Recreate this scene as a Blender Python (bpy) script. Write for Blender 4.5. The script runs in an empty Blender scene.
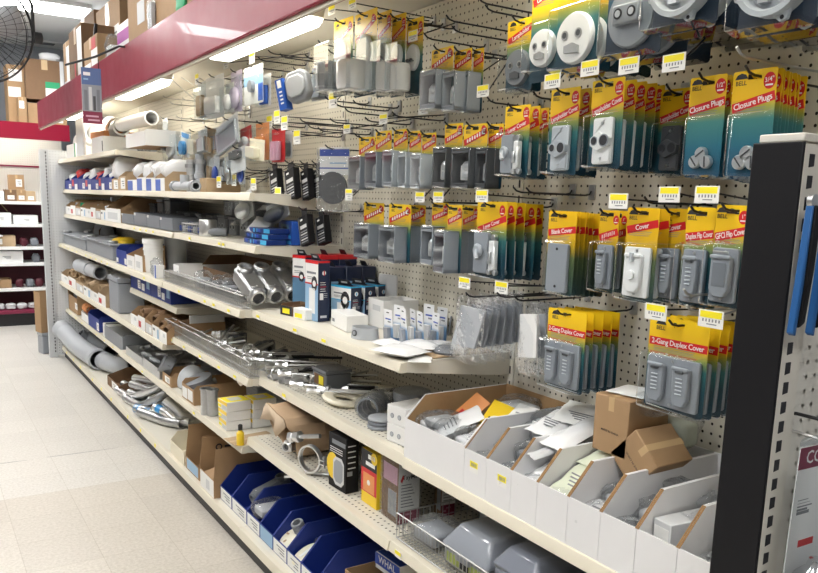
import bpy, math, random
from mathutils import Vector, Matrix
random.seed(7)
PI = math.pi
SC = bpy.context.scene
COL = SC.collection
SC.view_settings.view_transform = 'Standard'
SC.view_settings.look = 'None'
SC.view_settings.gamma = 1.0
SC.view_settings.use_curve_mapping = False
SC.view_settings.exposure = 0.38
SC.cycles.max_bounces = 8
SC.cycles.transparent_max_bounces = 24
SC.cycles.caustics_reflective = False
SC.cycles.caustics_refractive = False

# ---------------------------------------------------------------- camera
F_, CX_, CY_, HC = 771.97, 410.56, 337.19, 1.58
yw, pt, rl = (math.radians(a) for a in (32.85, 9.97, 1.66))
_fw = Vector((math.sin(yw), math.cos(yw), 0)); _rt = Vector((math.cos(yw), -math.sin(yw), 0)); _up = Vector((0, 0, 1))
_f2 = _fw*math.cos(pt) - _up*math.sin(pt); _u2 = _up*math.cos(pt) + _fw*math.sin(pt)
MR = _rt*math.cos(rl) + _u2*math.sin(rl); MU = _u2*math.cos(rl) - _rt*math.sin(rl); MF = _f2
CAMP = Vector((0, 0, HC))
cam = bpy.data.cameras.new('camera'); cam_o = bpy.data.objects.new('camera', cam); COL.objects.link(cam_o)
cam.sensor_fit = 'HORIZONTAL'; cam.sensor_width = 36; cam.lens = F_/818*36
cam.shift_x = (409-CX_)/818; cam.shift_y = (CY_-286.5)/818; cam.clip_start = .02; cam.clip_end = 100
cam_o.matrix_world = Matrix(((MR.x, MU.x, -MF.x, 0), (MR.y, MU.y, -MF.y, 0), (MR.z, MU.z, -MF.z, HC), (0, 0, 0, 1)))
SC.camera = cam_o
# measuring helpers: where a point measured in the photograph lies on a known plane of the place
def ray(px, py): return MR*((px-CX_)/F_) - MU*((py-CY_)/F_) + MF
def aX(px, py, x): r = ray(px, py); return CAMP + r*(x/r.x)
def aY(px, py, y): r = ray(px, py); return CAMP + r*(y/r.y)
def aZ(px, py, z): r = ray(px, py); return CAMP + r*((z-HC)/r.z)
def Yat(px, x, z):
    A = MR*F_ + MF*(CX_-px); return -(A.x*x + A.z*(z-HC))/A.y
def Zat(py, x, y):
    A = -MU*F_ + MF*(CY_-py); return HC - (A.x*x + A.y*y)/A.z
def Xat(px, y, z):
    A = MR*F_ + MF*(CX_-px); return -(A.y*y + A.z*(z-HC))/A.x

# ---------------------------------------------------------------- materials
MT = {}
def mat(name, col=(.8, .8, .8), rough=.5, metal=0., emit=None, es=0., noise=0., nscale=40., bump=0., spec=.5, coat=0.):
    if name in MT: return MT[name]
    m = bpy.data.materials.new(name); m.use_nodes = True
    nt = m.node_tree; b = nt.nodes['Principled BSDF']
    b.inputs['Base Color'].default_value = (*col, 1); b.inputs['Roughness'].default_value = rough
    b.inputs['Metallic'].default_value = metal; b.inputs['Specular IOR Level'].default_value = spec
    if coat: b.inputs['Coat Weight'].default_value = coat
    if emit: b.inputs['Emission Color'].default_value = (*emit, 1); b.inputs['Emission Strength'].default_value = es
    if noise or bump:
        tc = nt.nodes.new('ShaderNodeTexCoord'); nz = nt.nodes.new('ShaderNodeTexNoise')
        nz.inputs['Scale'].default_value = nscale; nz.inputs['Detail'].default_value = 4
        nt.links.new(tc.outputs['Object'], nz.inputs['Vector'])
        if noise:
            mx = nt.nodes.new('ShaderNodeMix'); mx.data_type = 'RGBA'
            mx.inputs[6].default_value = (*[c*(1-noise) for c in col], 1); mx.inputs[7].default_value = (*[min(1, c*(1+noise)) for c in col], 1)
            nt.links.new(nz.outputs['Fac'], mx.inputs[0]); nt.links.new(mx.outputs[2], b.inputs['Base Color'])
        if bump:
            bp = nt.nodes.new('ShaderNodeBump'); bp.inputs['Strength'].default_value = bump; bp.inputs['Distance'].default_value = .01
            nt.links.new(nz.outputs['Fac'], bp.inputs['Height']); nt.links.new(bp.outputs['Normal'], b.inputs['Normal'])
    MT[name] = m
    return m
def clear_mat(name, tint=(.93, .96, .98), gloss=.35, bump=0., rough=.08, haze=0.):
    if name in MT: return MT[name]
    m = bpy.data.materials.new(name); m.use_nodes = True; nt = m.node_tree
    nt.nodes.remove(nt.nodes['Principled BSDF']); out = nt.nodes['Material Output']
    tr = nt.nodes.new('ShaderNodeBsdfTransparent'); tr.inputs[0].default_value = (*tint, 1)
    gl = nt.nodes.new('ShaderNodeBsdfGlossy'); gl.inputs['Roughness'].default_value = rough; gl.inputs['Color'].default_value = (1, 1, 1, 1)
    lw = nt.nodes.new('ShaderNodeLayerWeight'); lw.inputs['Blend'].default_value = gloss
    mp = nt.nodes.new('ShaderNodeMath'); mp.operation = 'MULTIPLY_ADD'; mp.inputs[1].default_value = .45; mp.inputs[2].default_value = .012
    nt.links.new(lw.outputs['Fresnel'], mp.inputs[0])
    mx = nt.nodes.new('ShaderNodeMixShader')
    nt.links.new(mp.outputs[0], mx.inputs[0]); nt.links.new(tr.outputs[0], mx.inputs[1]); nt.links.new(gl.outputs[0], mx.inputs[2])
    if bump:
        tc = nt.nodes.new('ShaderNodeTexCoord'); nz = nt.nodes.new('ShaderNodeTexNoise'); nz.inputs['Scale'].default_value = 38; nz.inputs['Detail'].default_value = 3
        bp = nt.nodes.new('ShaderNodeBump'); bp.inputs['Strength'].default_value = bump; bp.inputs['Distance'].default_value = .02
        nt.links.new(tc.outputs['Object'], nz.inputs['Vector']); nt.links.new(nz.outputs['Fac'], bp.inputs['Height']); nt.links.new(bp.outputs['Normal'], gl.inputs['Normal'])
        nt.links.new(bp.outputs['Normal'], lw.inputs['Normal'])
    last = mx
    if haze:
        df = nt.nodes.new('ShaderNodeBsdfDiffuse'); df.inputs[0].default_value = (.86, .88, .9, 1)
        m2 = nt.nodes.new('ShaderNodeMixShader'); m2.inputs[0].default_value = haze
        nt.links.new(mx.outputs[0], m2.inputs[1]); nt.links.new(df.outputs[0], m2.inputs[2]); last = m2
    nt.links.new(last.outputs[0], out.inputs['Surface'])
    MT[name] = m
    return m
def perf_mat(name, col, ax, pitch, r, rough=.45):
    """a sheet pierced by a square grid of round holes (the holes are see-through)"""
    if name in MT: return MT[name]
    m = mat(name, col, rough); nt = m.node_tree; b = nt.nodes['Principled BSDF']
    tc = nt.nodes.new('ShaderNodeTexCoord'); sp = nt.nodes.new('ShaderNodeSeparateXYZ'); nt.links.new(tc.outputs['Object'], sp.inputs[0])
    def M(op, a, bb=None):
        n = nt.nodes.new('ShaderNodeMath'); n.operation = op
        for i, q in enumerate((a, bb)):
            if q is None: continue
            if isinstance(q, (int, float)): n.inputs[i].default_value = q
            else: nt.links.new(q, n.inputs[i])
        return n.outputs[0]
    sq = []
    for a in ax:
        t = M('FRACT', M('MULTIPLY', sp.outputs[a], 1/pitch)); t = M('SUBTRACT', t, .5); sq.append(M('MULTIPLY', t, t))
    d = M('SQRT', M('ADD', sq[0], sq[1])); al = M('GREATER_THAN', d, r/pitch)
    nt.links.new(al, b.inputs['Alpha'])
    return m
def card_mat(name, stops, speck=.0):
    """printed backing card: colours along its height"""
    if name in MT: return MT[name]
    m = mat(name, (1, 1, 1), .32); nt = m.node_tree; b = nt.nodes['Principled BSDF']
    tc = nt.nodes.new('ShaderNodeTexCoord'); sp = nt.nodes.new('ShaderNodeSeparateXYZ'); nt.links.new(tc.outputs['Generated'], sp.inputs[0])
    cr = nt.nodes.new('ShaderNodeValToRGB'); e = cr.color_ramp.elements
    e[0].position, e[0].color = stops[0][0], (*stops[0][1], 1); e[1].position, e[1].color = stops[-1][0], (*stops[-1][1], 1)
    for p, c in stops[1:-1]:
        q = e.new(p); q.color = (*c, 1)
    nt.links.new(sp.outputs[2], cr.inputs[0]); nt.links.new(cr.outputs[0], b.inputs['Base Color'])
    return m

BEIGE = (.74, .71, .63)
mat('peg_beige', BEIGE, .5)
perf_mat('pegboard_sheet', (.69, .655, .56), (1, 2), .0254, .0038)
perf_mat('pegboard_pale', (.66, .68, .70), (1, 2), .0254, .0034)
perf_mat('panel_pale_xz', (.72, .74, .765), (0, 2), .0254, .0036)
perf_mat('panel_beige_xz', (.72, .70, .64), (0, 2), .0254, .0040)
perf_mat('far_peg', (.68, .67, .64), (0, 2), .0254, .0030)
mat('hole_shade', (.035, .03, .025), .9)  # near-black that stands in for the shade behind perforations
mat('shelf_beige', (.74, .705, .61), .42)
perf_mat('shelf_perf', (.74, .705, .61), (0, 1), .0254, .0044)
mat('lip_beige', (.73, .68, .56), .4)
mat('channel_clear', (.72, .66, .52), .25)
mat('kick_black', (.015, .015, .017), .5)
mat('steel_dark', (.03, .03, .035), .35, .6)
mat('steel_black', (.018, .018, .02), .4)
mat('chrome', (.75, .76, .78), .18, 1.)
mat('zinc', (.56, .57, .58), .32, .9, noise=.15, nscale=60)
mat('zinc_bright', (.78, .79, .80), .28, .85)
mat('steel_wire', (.45, .45, .44), .35, .8)
mat('pvc_grey', (.29, .31, .34), .42, noise=.04, nscale=20)
mat('pvc_light', (.44, .465, .50), .4)
mat('box_grey', (.19, .205, .23), .38)
mat('box_mid', (.29, .31, .34), .38)
mat('box_pale', (.53, .56, .59), .4)
mat('dark_grey', (.07, .073, .08), .45)
mat('black', (.012, .012, .014), .4)
mat('black_soft', (.010, .010, .012), .5, spec=.2)
mat('white', (.83, .83, .82), .4)
mat('white_gloss', (.86, .86, .86), .22)
mat('white_paper', (.84, .84, .82), .6)
mat('paper_grey', (.62, .63, .64), .6)
mat('bin_white', (.80, .80, .81), .6, noise=.03, nscale=12)
mat('bin_kraft', (.42, .26, .125), .75, noise=.08, nscale=70)
mat('kraft', (.38, .24, .125), .7, noise=.08, nscale=25)
mat('kraft_dark', (.20, .115, .06), .75, noise=.1, nscale=25)
mat('kraft_pale', (.50, .36, .22), .7, noise=.06, nscale=25)
mat('kraft_edge', (.30, .17, .07), .8, noise=.3, nscale=200)
mat('tape', (.55, .38, .2), .3)
mat('bin_blue', (.012, .035, .24), .5)
mat('tool_blue', (.015, .10, .30), .4)
mat('blue', (.02, .10, .48), .35)
mat('blue_deep', (.008, .035, .19), .35)
mat('blue_bright', (.05, .33, .75), .35)
mat('blue_pale', (.28, .46, .66), .4)
mat('navy', (.012, .02, .055), .35)
mat('steel_blue', (.10, .22, .36), .35)
mat('cyan', (.05, .42, .72), .35)
mat('red', (.55, .02, .025), .4)
mat('red_print', (.62, .015, .02), .35)
mat('maroon', (.21, .012, .05), .33, spec=.6)
mat('maroon_dark', (.085, .008, .018), .5)
mat('yellow', (.87, .60, .02), .4)
mat('tag_yellow', (.92, .80, .02), .5)
mat('orange', (.75, .30, .10), .5)
mat('green', (.02, .33, .14), .5)
mat('purple', (.38, .05, .32), .5)
mat('pink', (.62, .35, .45), .5)
mat('lilac', (.62, .55, .70), .5)
mat('ink', (.02, .02, .025), .6)
mat('ink_grey', (.22, .23, .25), .6)
mat('ink_blue', (.03, .08, .42), .5)
mat('cream', (.80, .74, .58), .5)
mat('ivory', (.82, .77, .62), .35)
mat('rubber', (.05, .052, .055), .6)
mat('concrete_wall', (.36, .385, .42), .8, noise=.06, nscale=4)
mat('soffit', (.80, .76, .66), .55)
mat('vinyl_sign_blue', (.10, .16, .33), .4)
clear_mat('blister', tint=(.93, .955, .97), gloss=.16, rough=.05)
clear_mat('polybag', tint=(.93, .94, .95), gloss=.30, bump=.9, rough=.10, haze=.04)
mat('film_white', (.82, .83, .84), .22)
clear_mat('soft_bag', tint=(.95, .96, .97), gloss=.18, bump=.45, rough=.14, haze=.02)
clear_mat('tag_sleeve', tint=(.95, .95, .95), gloss=.4, rough=.05)
YEL = (.87, .52, .012)
card_mat('bell_card', [(0, (.006, .035, .06)), (.30, (.008, .07, .10)), (.50, (.03, .16, .16)), (.62, (.30, .33, .06)), (.72, (.82, .49, .012)), (1, (.90, .60, .015))])
card_mat('plug_card', [(0, (.012, .07, .14)), (.3, (.02, .15, .22)), (.55, (.06, .24, .22)), (.66, (.38, .38, .06)), (.74, (.80, .48, .012)), (1, (.88, .56, .012))])
card_mat('flat_yellow_card', [(0, (.02, .06, .07)), (.45, (.12, .16, .06)), (.60, (.70, .42, .012)), (1, (.86, .52, .01))])
card_mat('navy_card', [(0, (.006, .014, .03)), (.3, (.01, .03, .06)), (.6, (.03, .09, .15)), (.8, (.5, .33, .02)), (1, (.8, .5, .01))])
card_mat('white_blue_card', [(0, (.10, .22, .42)), (.45, (.2, .35, .55)), (.55, (.84, .85, .86)), (1, (.86, .87, .88))])

# ---------------------------------------------------------------- mesh builder
_TXT = {}
def text_geo(s, spacing=1.0):
    k = (s, spacing)
    if k in _TXT: return _TXT[k]
    cu = bpy.data.curves.new('t', 'FONT'); cu.body = s; cu.size = 1; cu.resolution_u = 2; cu.align_x = 'CENTER'; cu.align_y = 'CENTER'; cu.space_character = spacing
    cu.offset = .012
    o = bpy.data.objects.new('t', cu); COL.objects.link(o)
    dg = bpy.context.evaluated_depsgraph_get(); dg.update()
    me = bpy.data.meshes.new_from_object(o.evaluated_get(dg))
    vs = [tuple(v.co) for v in me.vertices]; fs = [tuple(p.vertices) for p in me.polygons]
    w = (max(v[0] for v in vs)-min(v[0] for v in vs)) if vs else 1
    bpy.data.objects.remove(o); bpy.data.curves.remove(cu); bpy.data.meshes.remove(me)
    _TXT[k] = (vs, fs, w)
    return _TXT[k]

class MB:
    def __init__(s): s.v = []; s.f = []; s.m = []; s.mats = []
    def mi(s, name):
        if name not in s.mats: s.mats.append(name)
        return s.mats.index(name)
    def add(s, vs, fs, m, X=None):
        b = len(s.v); i = s.mi(m)
        s.v += [tuple(X @ Vector(v)) for v in vs] if X is not None else [tuple(v) for v in vs]
        for f in fs: s.f.append(tuple(b+q for q in f)); s.m.append(i)
        return s
    def box(s, x0, x1, y0, y1, z0, z1, m, X=None):
        vs = [(x0, y0, z0), (x1, y0, z0), (x1, y1, z0), (x0, y1, z0), (x0, y0, z1), (x1, y0, z1), (x1, y1, z1), (x0, y1, z1)]
        return s.add(vs, [(0, 3, 2, 1), (4, 5, 6, 7), (0, 1, 5, 4), (1, 2, 6, 5), (2, 3, 7, 6), (3, 0, 4, 7)], m, X)
    def cbox(s, c, d, m, X=None): return s.box(c[0]-d[0]/2, c[0]+d[0]/2, c[1]-d[1]/2, c[1]+d[1]/2, c[2]-d[2]/2, c[2]+d[2]/2, m, X)
    def prism(s, poly, a0, a1, m, axis=1, X=None):
        """poly in the two other axes (in order x,y,z without AXIS), extruded along AXIS"""
        def P(u, w, a):
            q = [u, w]; q.insert(axis, a); return tuple(q)
        n = len(poly); vs = [P(u, w, a0) for u, w in poly] + [P(u, w, a1) for u, w in poly]
        fs = [tuple(range(n)), tuple(range(2*n-1, n-1, -1))] + [((i+1) % n, i, n+i, n+(i+1) % n) for i in range(n)]
        return s.add(vs, fs, m, X)
    def tube(s, pts, r, m, n=8, caps=True, X=None, taper=None):
        pts = [Vector(p) for p in pts]; k = len(pts); vs = []
        up = None
        for i, p in enumerate(pts):
            t = (pts[min(i+1, k-1)] - pts[max(i-1, 0)]).normalized()
            if up is None: up = t.orthogonal().normalized()
            up = (up - t*up.dot(t)); up = up.normalized() if up.length > 1e-6 else t.orthogonal().normalized()
            w = t.cross(up); rr = r if taper is None else taper[i]
            for j in range(n):
                a = 2*PI*j/n; vs.append(tuple(p + (up*math.cos(a) + w*math.sin(a))*rr))
        fs = [(i*n+j, i*n+(j+1) % n, (i+1)*n+(j+1) % n, (i+1)*n+j) for i in range(k-1) for j in range(n)]
        if caps: fs += [tuple(range(n-1, -1, -1)), tuple((k-1)*n+j for j in range(n))]
        return s.add(vs, fs, m, X)
    def lathe(s, prof, m, n=20, X=None, closed=False):
        """profile of (r, z) about the local z axis"""
        k = len(prof); vs = []
        for r, z in prof:
            for j in range(n): a = 2*PI*j/n; vs.append((r*math.cos(a), r*math.sin(a), z))
        fs = [(i*n+j, i*n+(j+1) % n, (i+1)*n+(j+1) % n, (i+1)*n+j) for i in range(k-1) for j in range(n)]
        if closed: fs += [((k-1)*n+j, (k-1)*n+(j+1) % n, (j+1) % n, j) for j in range(n)]
        else:
            if prof[0][0] > 1e-5: fs.append(tuple(range(n-1, -1, -1)))
            if prof[-1][0] > 1e-5: fs.append(tuple((k-1)*n+j for j in range(n)))
        return s.add(vs, fs, m, X)
    def ell(s, c, r, m, n=12, k=8, X=None, cut=-1.):
        prof = []
        a0 = math.asin(cut)
        for i in range(k+1):
            a = a0 + (PI/2-a0)*i/k; prof.append((max(math.cos(a), 0), math.sin(a)))
        Y = Matrix.Translation(c) @ Matrix.Diagonal((r[0], r[1], r[2], 1))
        return s.lathe(prof, m, n, (X @ Y) if X is not None else Y)
    def text(s, st, h, c, m, wmax=None, rot=0., X=None, spacing=1.0):
        """lettering on a face that looks towards -x, reading along -y; c = its centre"""
        vs, fs, w = text_geo(st, spacing); k = h/.72; kx = k if not wmax else min(k, wmax/max(w, .01))
        ca, sa = math.cos(rot), math.sin(rot); out = []
        for x, y, z in vs:
            u, v = x*kx, y*k; u, v = u*ca - v*sa, u*sa + v*ca
            out.append((c[0], c[1]-u, c[2]+v))
        return s.add(out, fs, m, X)
    def obj(s, name, parent=None, smooth=True, bevel=0., seg=2, sub=0, angle=35, solid=0.):
        me = bpy.data.meshes.new(name); me.from_pydata(s.v, [], s.f)
        for n in s.mats: me.materials.append(MT[n])
        me.polygons.foreach_set('material_index', s.m)
        if smooth:
            me.polygons.foreach_set('use_smooth', [True]*len(me.polygons)); me.set_sharp_from_angle(angle=math.radians(angle))
        me.update()
        o = bpy.data.objects.new(name, me); COL.objects.link(o)
        if parent is not None: o.parent = parent
        if solid:
            q = o.modifiers.new('s', 'SOLIDIFY'); q.thickness = solid; q.offset = 0
        if bevel:
            q = o.modifiers.new('b', 'BEVEL'); q.width = bevel; q.segments = seg; q.limit_method = 'ANGLE'; q.angle_limit = math.radians(40)
        if sub:
            q = o.modifiers.new('u', 'SUBSURF'); q.levels = sub; q.render_levels = sub
        return o

def tag(o, label=None, cat=None, group=None, kind=None):
    if label: o['label'] = label
    if cat: o['category'] = cat
    if group: o['group'] = group
    if kind: o['kind'] = kind
    return o
def thing(name, label, cat, loc=(0, 0, 0), rz=0., group=None, rot=None):
    o = bpy.data.objects.new(name, None); COL.objects.link(o); o.location = loc
    o.rotation_euler = rot if rot else (0, 0, rz); o.empty_display_size = .05
    return tag(o, label, cat, group)
def copy_tree(o, loc=None, rot=None, label=None, group=None):
    r = o.copy(); COL.objects.link(r)
    if loc is not None: r.location = loc
    if rot is not None: r.rotation_euler = rot
    if label: r['label'] = label
    if group: r['group'] = group
    for ch in list(o.children):
        c = ch.copy(); COL.objects.link(c); c.parent = r
        for g in list(ch.children):
            d = g.copy(); COL.objects.link(d); d.parent = c
    return r
def struct(name, mb, **k): return tag(mb.obj(name, **k), kind='structure')
ORD = ['first', 'second', 'third', 'fourth', 'fifth', 'sixth', 'seventh', 'eighth', 'ninth', 'tenth', 'eleventh', 'twelfth', 'thirteenth', 'fourteenth', 'fifteenth', 'sixteenth']
def arc(c, u, v, r, a0, a1, n):
    c, u, v = Vector(c), Vector(u), Vector(v)
    return [c + (u*math.cos(a0+(a1-a0)*i/n) + v*math.sin(a0+(a1-a0)*i/n))*r for i in range(n+1)]
def TR(x, y, z, rz=0., ry=0., rx=0.): return Matrix.Translation((x, y, z)) @ Matrix.Rotation(rz, 4, 'Z') @ Matrix.Rotation(ry, 4, 'Y') @ Matrix.Rotation(rx, 4, 'X')
# axis turners for lathes
AXX = Matrix.Rotation(PI/2, 4, 'Y')      # local z -> world x
AXMX = Matrix.Rotation(-PI/2, 4, 'Y')    # local z -> world -x
AXY = Matrix.Rotation(-PI/2, 4, 'X')     # local z -> world y
AXMY = Matrix.Rotation(PI/2, 4, 'X')
# ================================================================ the setting
XP = 1.65                      # pegboard face
SEAM = [.715, 1.935, 3.155, 4.375, 5.595, 6.815, 8.0]

# floor: 12 inch vinyl tiles, a warmer batch in the near part
def floor_mat():
    m = mat('vinyl_floor', (.7, .68, .64), .28); nt = m.node_tree; b = nt.nodes['Principled BSDF']
    tc = nt.nodes.new('ShaderNodeTexCoord')
    br = nt.nodes.new('ShaderNodeTexBrick'); br.offset = 0; br.squash = 1
    br.inputs['Scale'].default_value = 1; br.inputs['Brick Width'].default_value = .305; br.inputs['Row Height'].default_value = .305
    br.inputs['Mortar Size'].default_value = .0013; br.inputs['Mortar Smooth'].default_value = .2; br.inputs['Bias'].default_value = 0
    br.inputs['Color1'].default_value = (1, 1, 1, 1); br.inputs['Color2'].default_value = (.93, .93, .93, 1); br.inputs['Mortar'].default_value = (.74, .72, .68, 1)
    mp = nt.nodes.new('ShaderNodeMapping'); mp.inputs['Location'].default_value = (-.0, -.028, 0)
    nt.links.new(tc.outputs['Object'], mp.inputs[0]); nt.links.new(mp.outputs[0], br.inputs[0])
    sp = nt.nodes.new('ShaderNodeSeparateXYZ'); nt.links.new(tc.outputs['Object'], sp.inputs[0])
    gt = nt.nodes.new('ShaderNodeMath'); gt.operation = 'GREATER_THAN'; gt.inputs[1].default_value = 4.298; nt.links.new(sp.outputs[1], gt.inputs[0])
    mx = nt.nodes.new('ShaderNodeMix'); mx.data_type = 'RGBA'
    mx.inputs[6].default_value = (.63, .60, .55, 1); mx.inputs[7].default_value = (.71, .70, .675, 1)
    nt.links.new(gt.outputs[0], mx.inputs[0])
    nz = nt.nodes.new('ShaderNodeTexNoise'); nz.inputs['Scale'].default_value = 70; nz.inputs['Detail'].default_value = 3; nz.inputs['Roughness'].default_value = .7
    nt.links.new(tc.outputs['Object'], nz.inputs['Vector'])
    cr = nt.nodes.new('ShaderNodeValToRGB'); cr.color_ramp.elements[0].position = .35; cr.color_ramp.elements[0].color = (.84, .82, .79, 1); cr.color_ramp.elements[1].position = .62; cr.color_ramp.elements[1].color = (1.04, 1.03, 1.02, 1)
    nt.links.new(nz.outputs['Fac'], cr.inputs[0])
    n2 = nt.nodes.new('ShaderNodeTexNoise'); n2.inputs['Scale'].default_value = 1.3; nt.links.new(tc.outputs['Object'], n2.inputs['Vector'])
    c2 = nt.nodes.new('ShaderNodeValToRGB'); c2.color_ramp.elements[0].color = (.93, .92, .9, 1); c2.color_ramp.elements[1].color = (1.03, 1.03, 1.03, 1); nt.links.new(n2.outputs['Fac'], c2.inputs[0])
    def mul(a, c):
        q = nt.nodes.new('ShaderNodeMix'); q.data_type = 'RGBA'; q.blend_type = 'MULTIPLY'; q.inputs[0].default_value = 1
        nt.links.new(a, q.inputs[6]); nt.links.new(c, q.inputs[7]); return q.outputs[2]
    c = mul(mul(mul(mx.outputs[2], br.outputs['Color']), cr.outputs[0]), c2.outputs[0])
    nt.links.new(c, b.inputs['Base Color'])
floor_mat()
mb = MB(); mb.box(-6, 4, -3, 12, -.05, 0, 'vinyl_floor'); struct('floor', mb)
# two open cracks between tiles
for (pa, pb, w) in (((47, 457.2), (117.6, 447.8), .006), ((0, 463.5), (27, 460.2), .005)):
    a, b_ = aZ(*pa, 0), aZ(*pb, 0); n = 12; mb = MB(); poly = []
    for i in range(n+1):
        t = i/n; p = a.lerp(b_, t); poly.append((p.x, p.y - w*math.sin(PI*t)**.5*(1.3-t)))
    for i in range(n, -1, -1):
        t = i/n; p = a.lerp(b_, t); poly.append((p.x, p.y))
    mb.prism(poly, .0001, .0006, 'ink_grey', axis=2); struct('floor_crack', mb)
# ceiling with popcorn texture
mat('popcorn', (.80, .79, .77), .9, noise=.18, nscale=38, bump=.8)
mb = MB(); mb.box(-6, 4, -3, 12, 3.46, 3.56, 'popcorn'); struct('ceiling', mb)
mat('ceiling_smooth', (.80, .82, .82), .8)
mb = MB(); mb.box(-6, 4, 7.95, 11.4, 3.40, 3.46, 'ceiling_smooth'); struct('ceiling_drop', mb)
mb = MB(); mb.box(-6, 4, 11.4, 11.5, 0, 3.46, 'concrete_wall'); struct('wall_far', mb)
mat('light_block_dark', (.16, .155, .15), .8)  # dark tone of the added light blockers, keeps their bounce low
mb = MB(); mb.box(-1.96, -1.86, -2.4, 7.4, 0, 3.46, 'light_block_dark'); struct('light_block_left', mb)  # unseen plane added to keep sideways world light off the shelves
mb = MB(); mb.box(-1.96, XP+.46, -2.5, -2.4, 0, 3.46, 'light_block_dark'); struct('light_block_back', mb)  # unseen plane added behind the camera to cut ambient light
mb = MB(); mb.box(XP+.42, XP+.46, -2.4, 11.4, 0, 3.46, 'concrete_wall'); struct('wall_right', mb)

# gondola section back panels, uprights
SECN = ['behind the white bins at the near end', 'behind the small white boxes and grey plate bags', 'behind the conduit bodies and blue cartons',
        'fourth bay from the black post', 'fifth bay from the black post, under the pipe fittings shelf', 'last bay at the far perforated end panel']
for i in range(6):
    y0, y1 = SEAM[i] + (.045 if i == 0 else 0), SEAM[i+1]
    t = thing('gondola_pegboard', 'beige pegboard back ' + SECN[i], 'pegboard', (0, 0, 0))
    mb = MB(); mb.box(XP, XP+.0008, y0+.018, y1-.018, .13, 2.286, 'pegboard_sheet'); mb.obj('pegboard_sheet', t, smooth=False)
    mb = MB(); mb.box(XP+.018, XP+.022, y0+.018, y1-.018, .13, 2.286, 'hole_shade'); mb.obj('backing', t, smooth=False)  # added dark sheet: the shade seen through the peg holes
    mb = MB()
    mb.box(XP-.002, XP+.03, y1-.016, y1+.016, .0 if i < 5 else 1.96, 2.286, 'peg_beige')
    for k in range(41): 
        z = .16+.0508*k
        if i == 5 and z < 1.97: continue
        mb.box(XP-.0026, XP-.0018, y1-.0035, y1+.0035, z, z+.026, 'ink')
    mb.obj('upright', t, smooth=False)

# red fascia over the aisle, soffit and its lights
XF, ZF0, ZF1 = 1.04, 2.145, 2.372
def fascia_mat():
    m = mat('fascia_paint', (.25, .006, .028), .3, spec=.32, coat=.12); nt = m.node_tree; b = nt.nodes['Principled BSDF']
    tc = nt.nodes.new('ShaderNodeTexCoord'); nz = nt.nodes.new('ShaderNodeTexNoise'); nz.inputs['Scale'].default_value = 9; nz.inputs['Detail'].default_value = 6
    nt.links.new(tc.outputs['Object'], nz.inputs['Vector'])
    cr = nt.nodes.new('ShaderNodeMapRange'); cr.inputs[3].default_value = .27; cr.inputs[4].default_value = .44; nt.links.new(nz.outputs['Fac'], cr.inputs[0]); nt.links.new(cr.outputs[0], b.inputs['Roughness'])
fascia_mat()
mb = MB()
mb.box(XF, XF+.018, .6, 8.0, ZF0, ZF1, 'fascia_paint')
mb.box(XF, XF+.05, .6, 8.0, ZF0-.004, ZF0, 'fascia_paint')
struct('trim_fascia', mb, bevel=.003)
mb = MB(); mb.box(XF+.0185, XF+.0205, .6, 8.0, ZF0+.001, 2.289, 'soffit'); struct('trim_fascia_lining', mb)
mb = MB(); mb.box(XF+.012, XF+.022, .6, 8.0, ZF0-.016, ZF0-.004, 'lip_beige'); struct('trim_fascia_edge', mb)
mb = MB(); mb.box(XF+.021, XP+.03, .6, 8.0, 2.29, 2.31, 'soffit'); struct('ceiling_soffit', mb)
mat('tube_glow', (1, .98, .9), .4, emit=(1, .95, .84), es=10)
YS = [(.78, 1.76), (2.70, 3.70), (4.68, 5.68), (6.62, 7.62)]
for i, (a, b_) in enumerate(YS):
    t = thing('canopy_light', ['cream strip light under the canopy, nearest the white round covers', 'cream strip light under the canopy above the grey square plate pack', 'cream strip light under the canopy beside the hanging sign', 'cream strip light under the canopy at its far end'][i], 'light', (1.27, (a+b_)/2, 2.289))
    h = (b_-a)/2
    mb = MB(); mb.prism([(-.07, 0), (.07, 0), (.055, -.055), (-.055, -.055)], -h, h, 'soffit'); mb.obj('housing', t, bevel=.003)
    mb = MB(); mb.prism([(-.062, -.055), (.062, -.055), (.045, -.085), (-.045, -.085)], -h+.02, h-.02, 'tube_glow'); mb.obj('diffuser', t)

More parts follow.
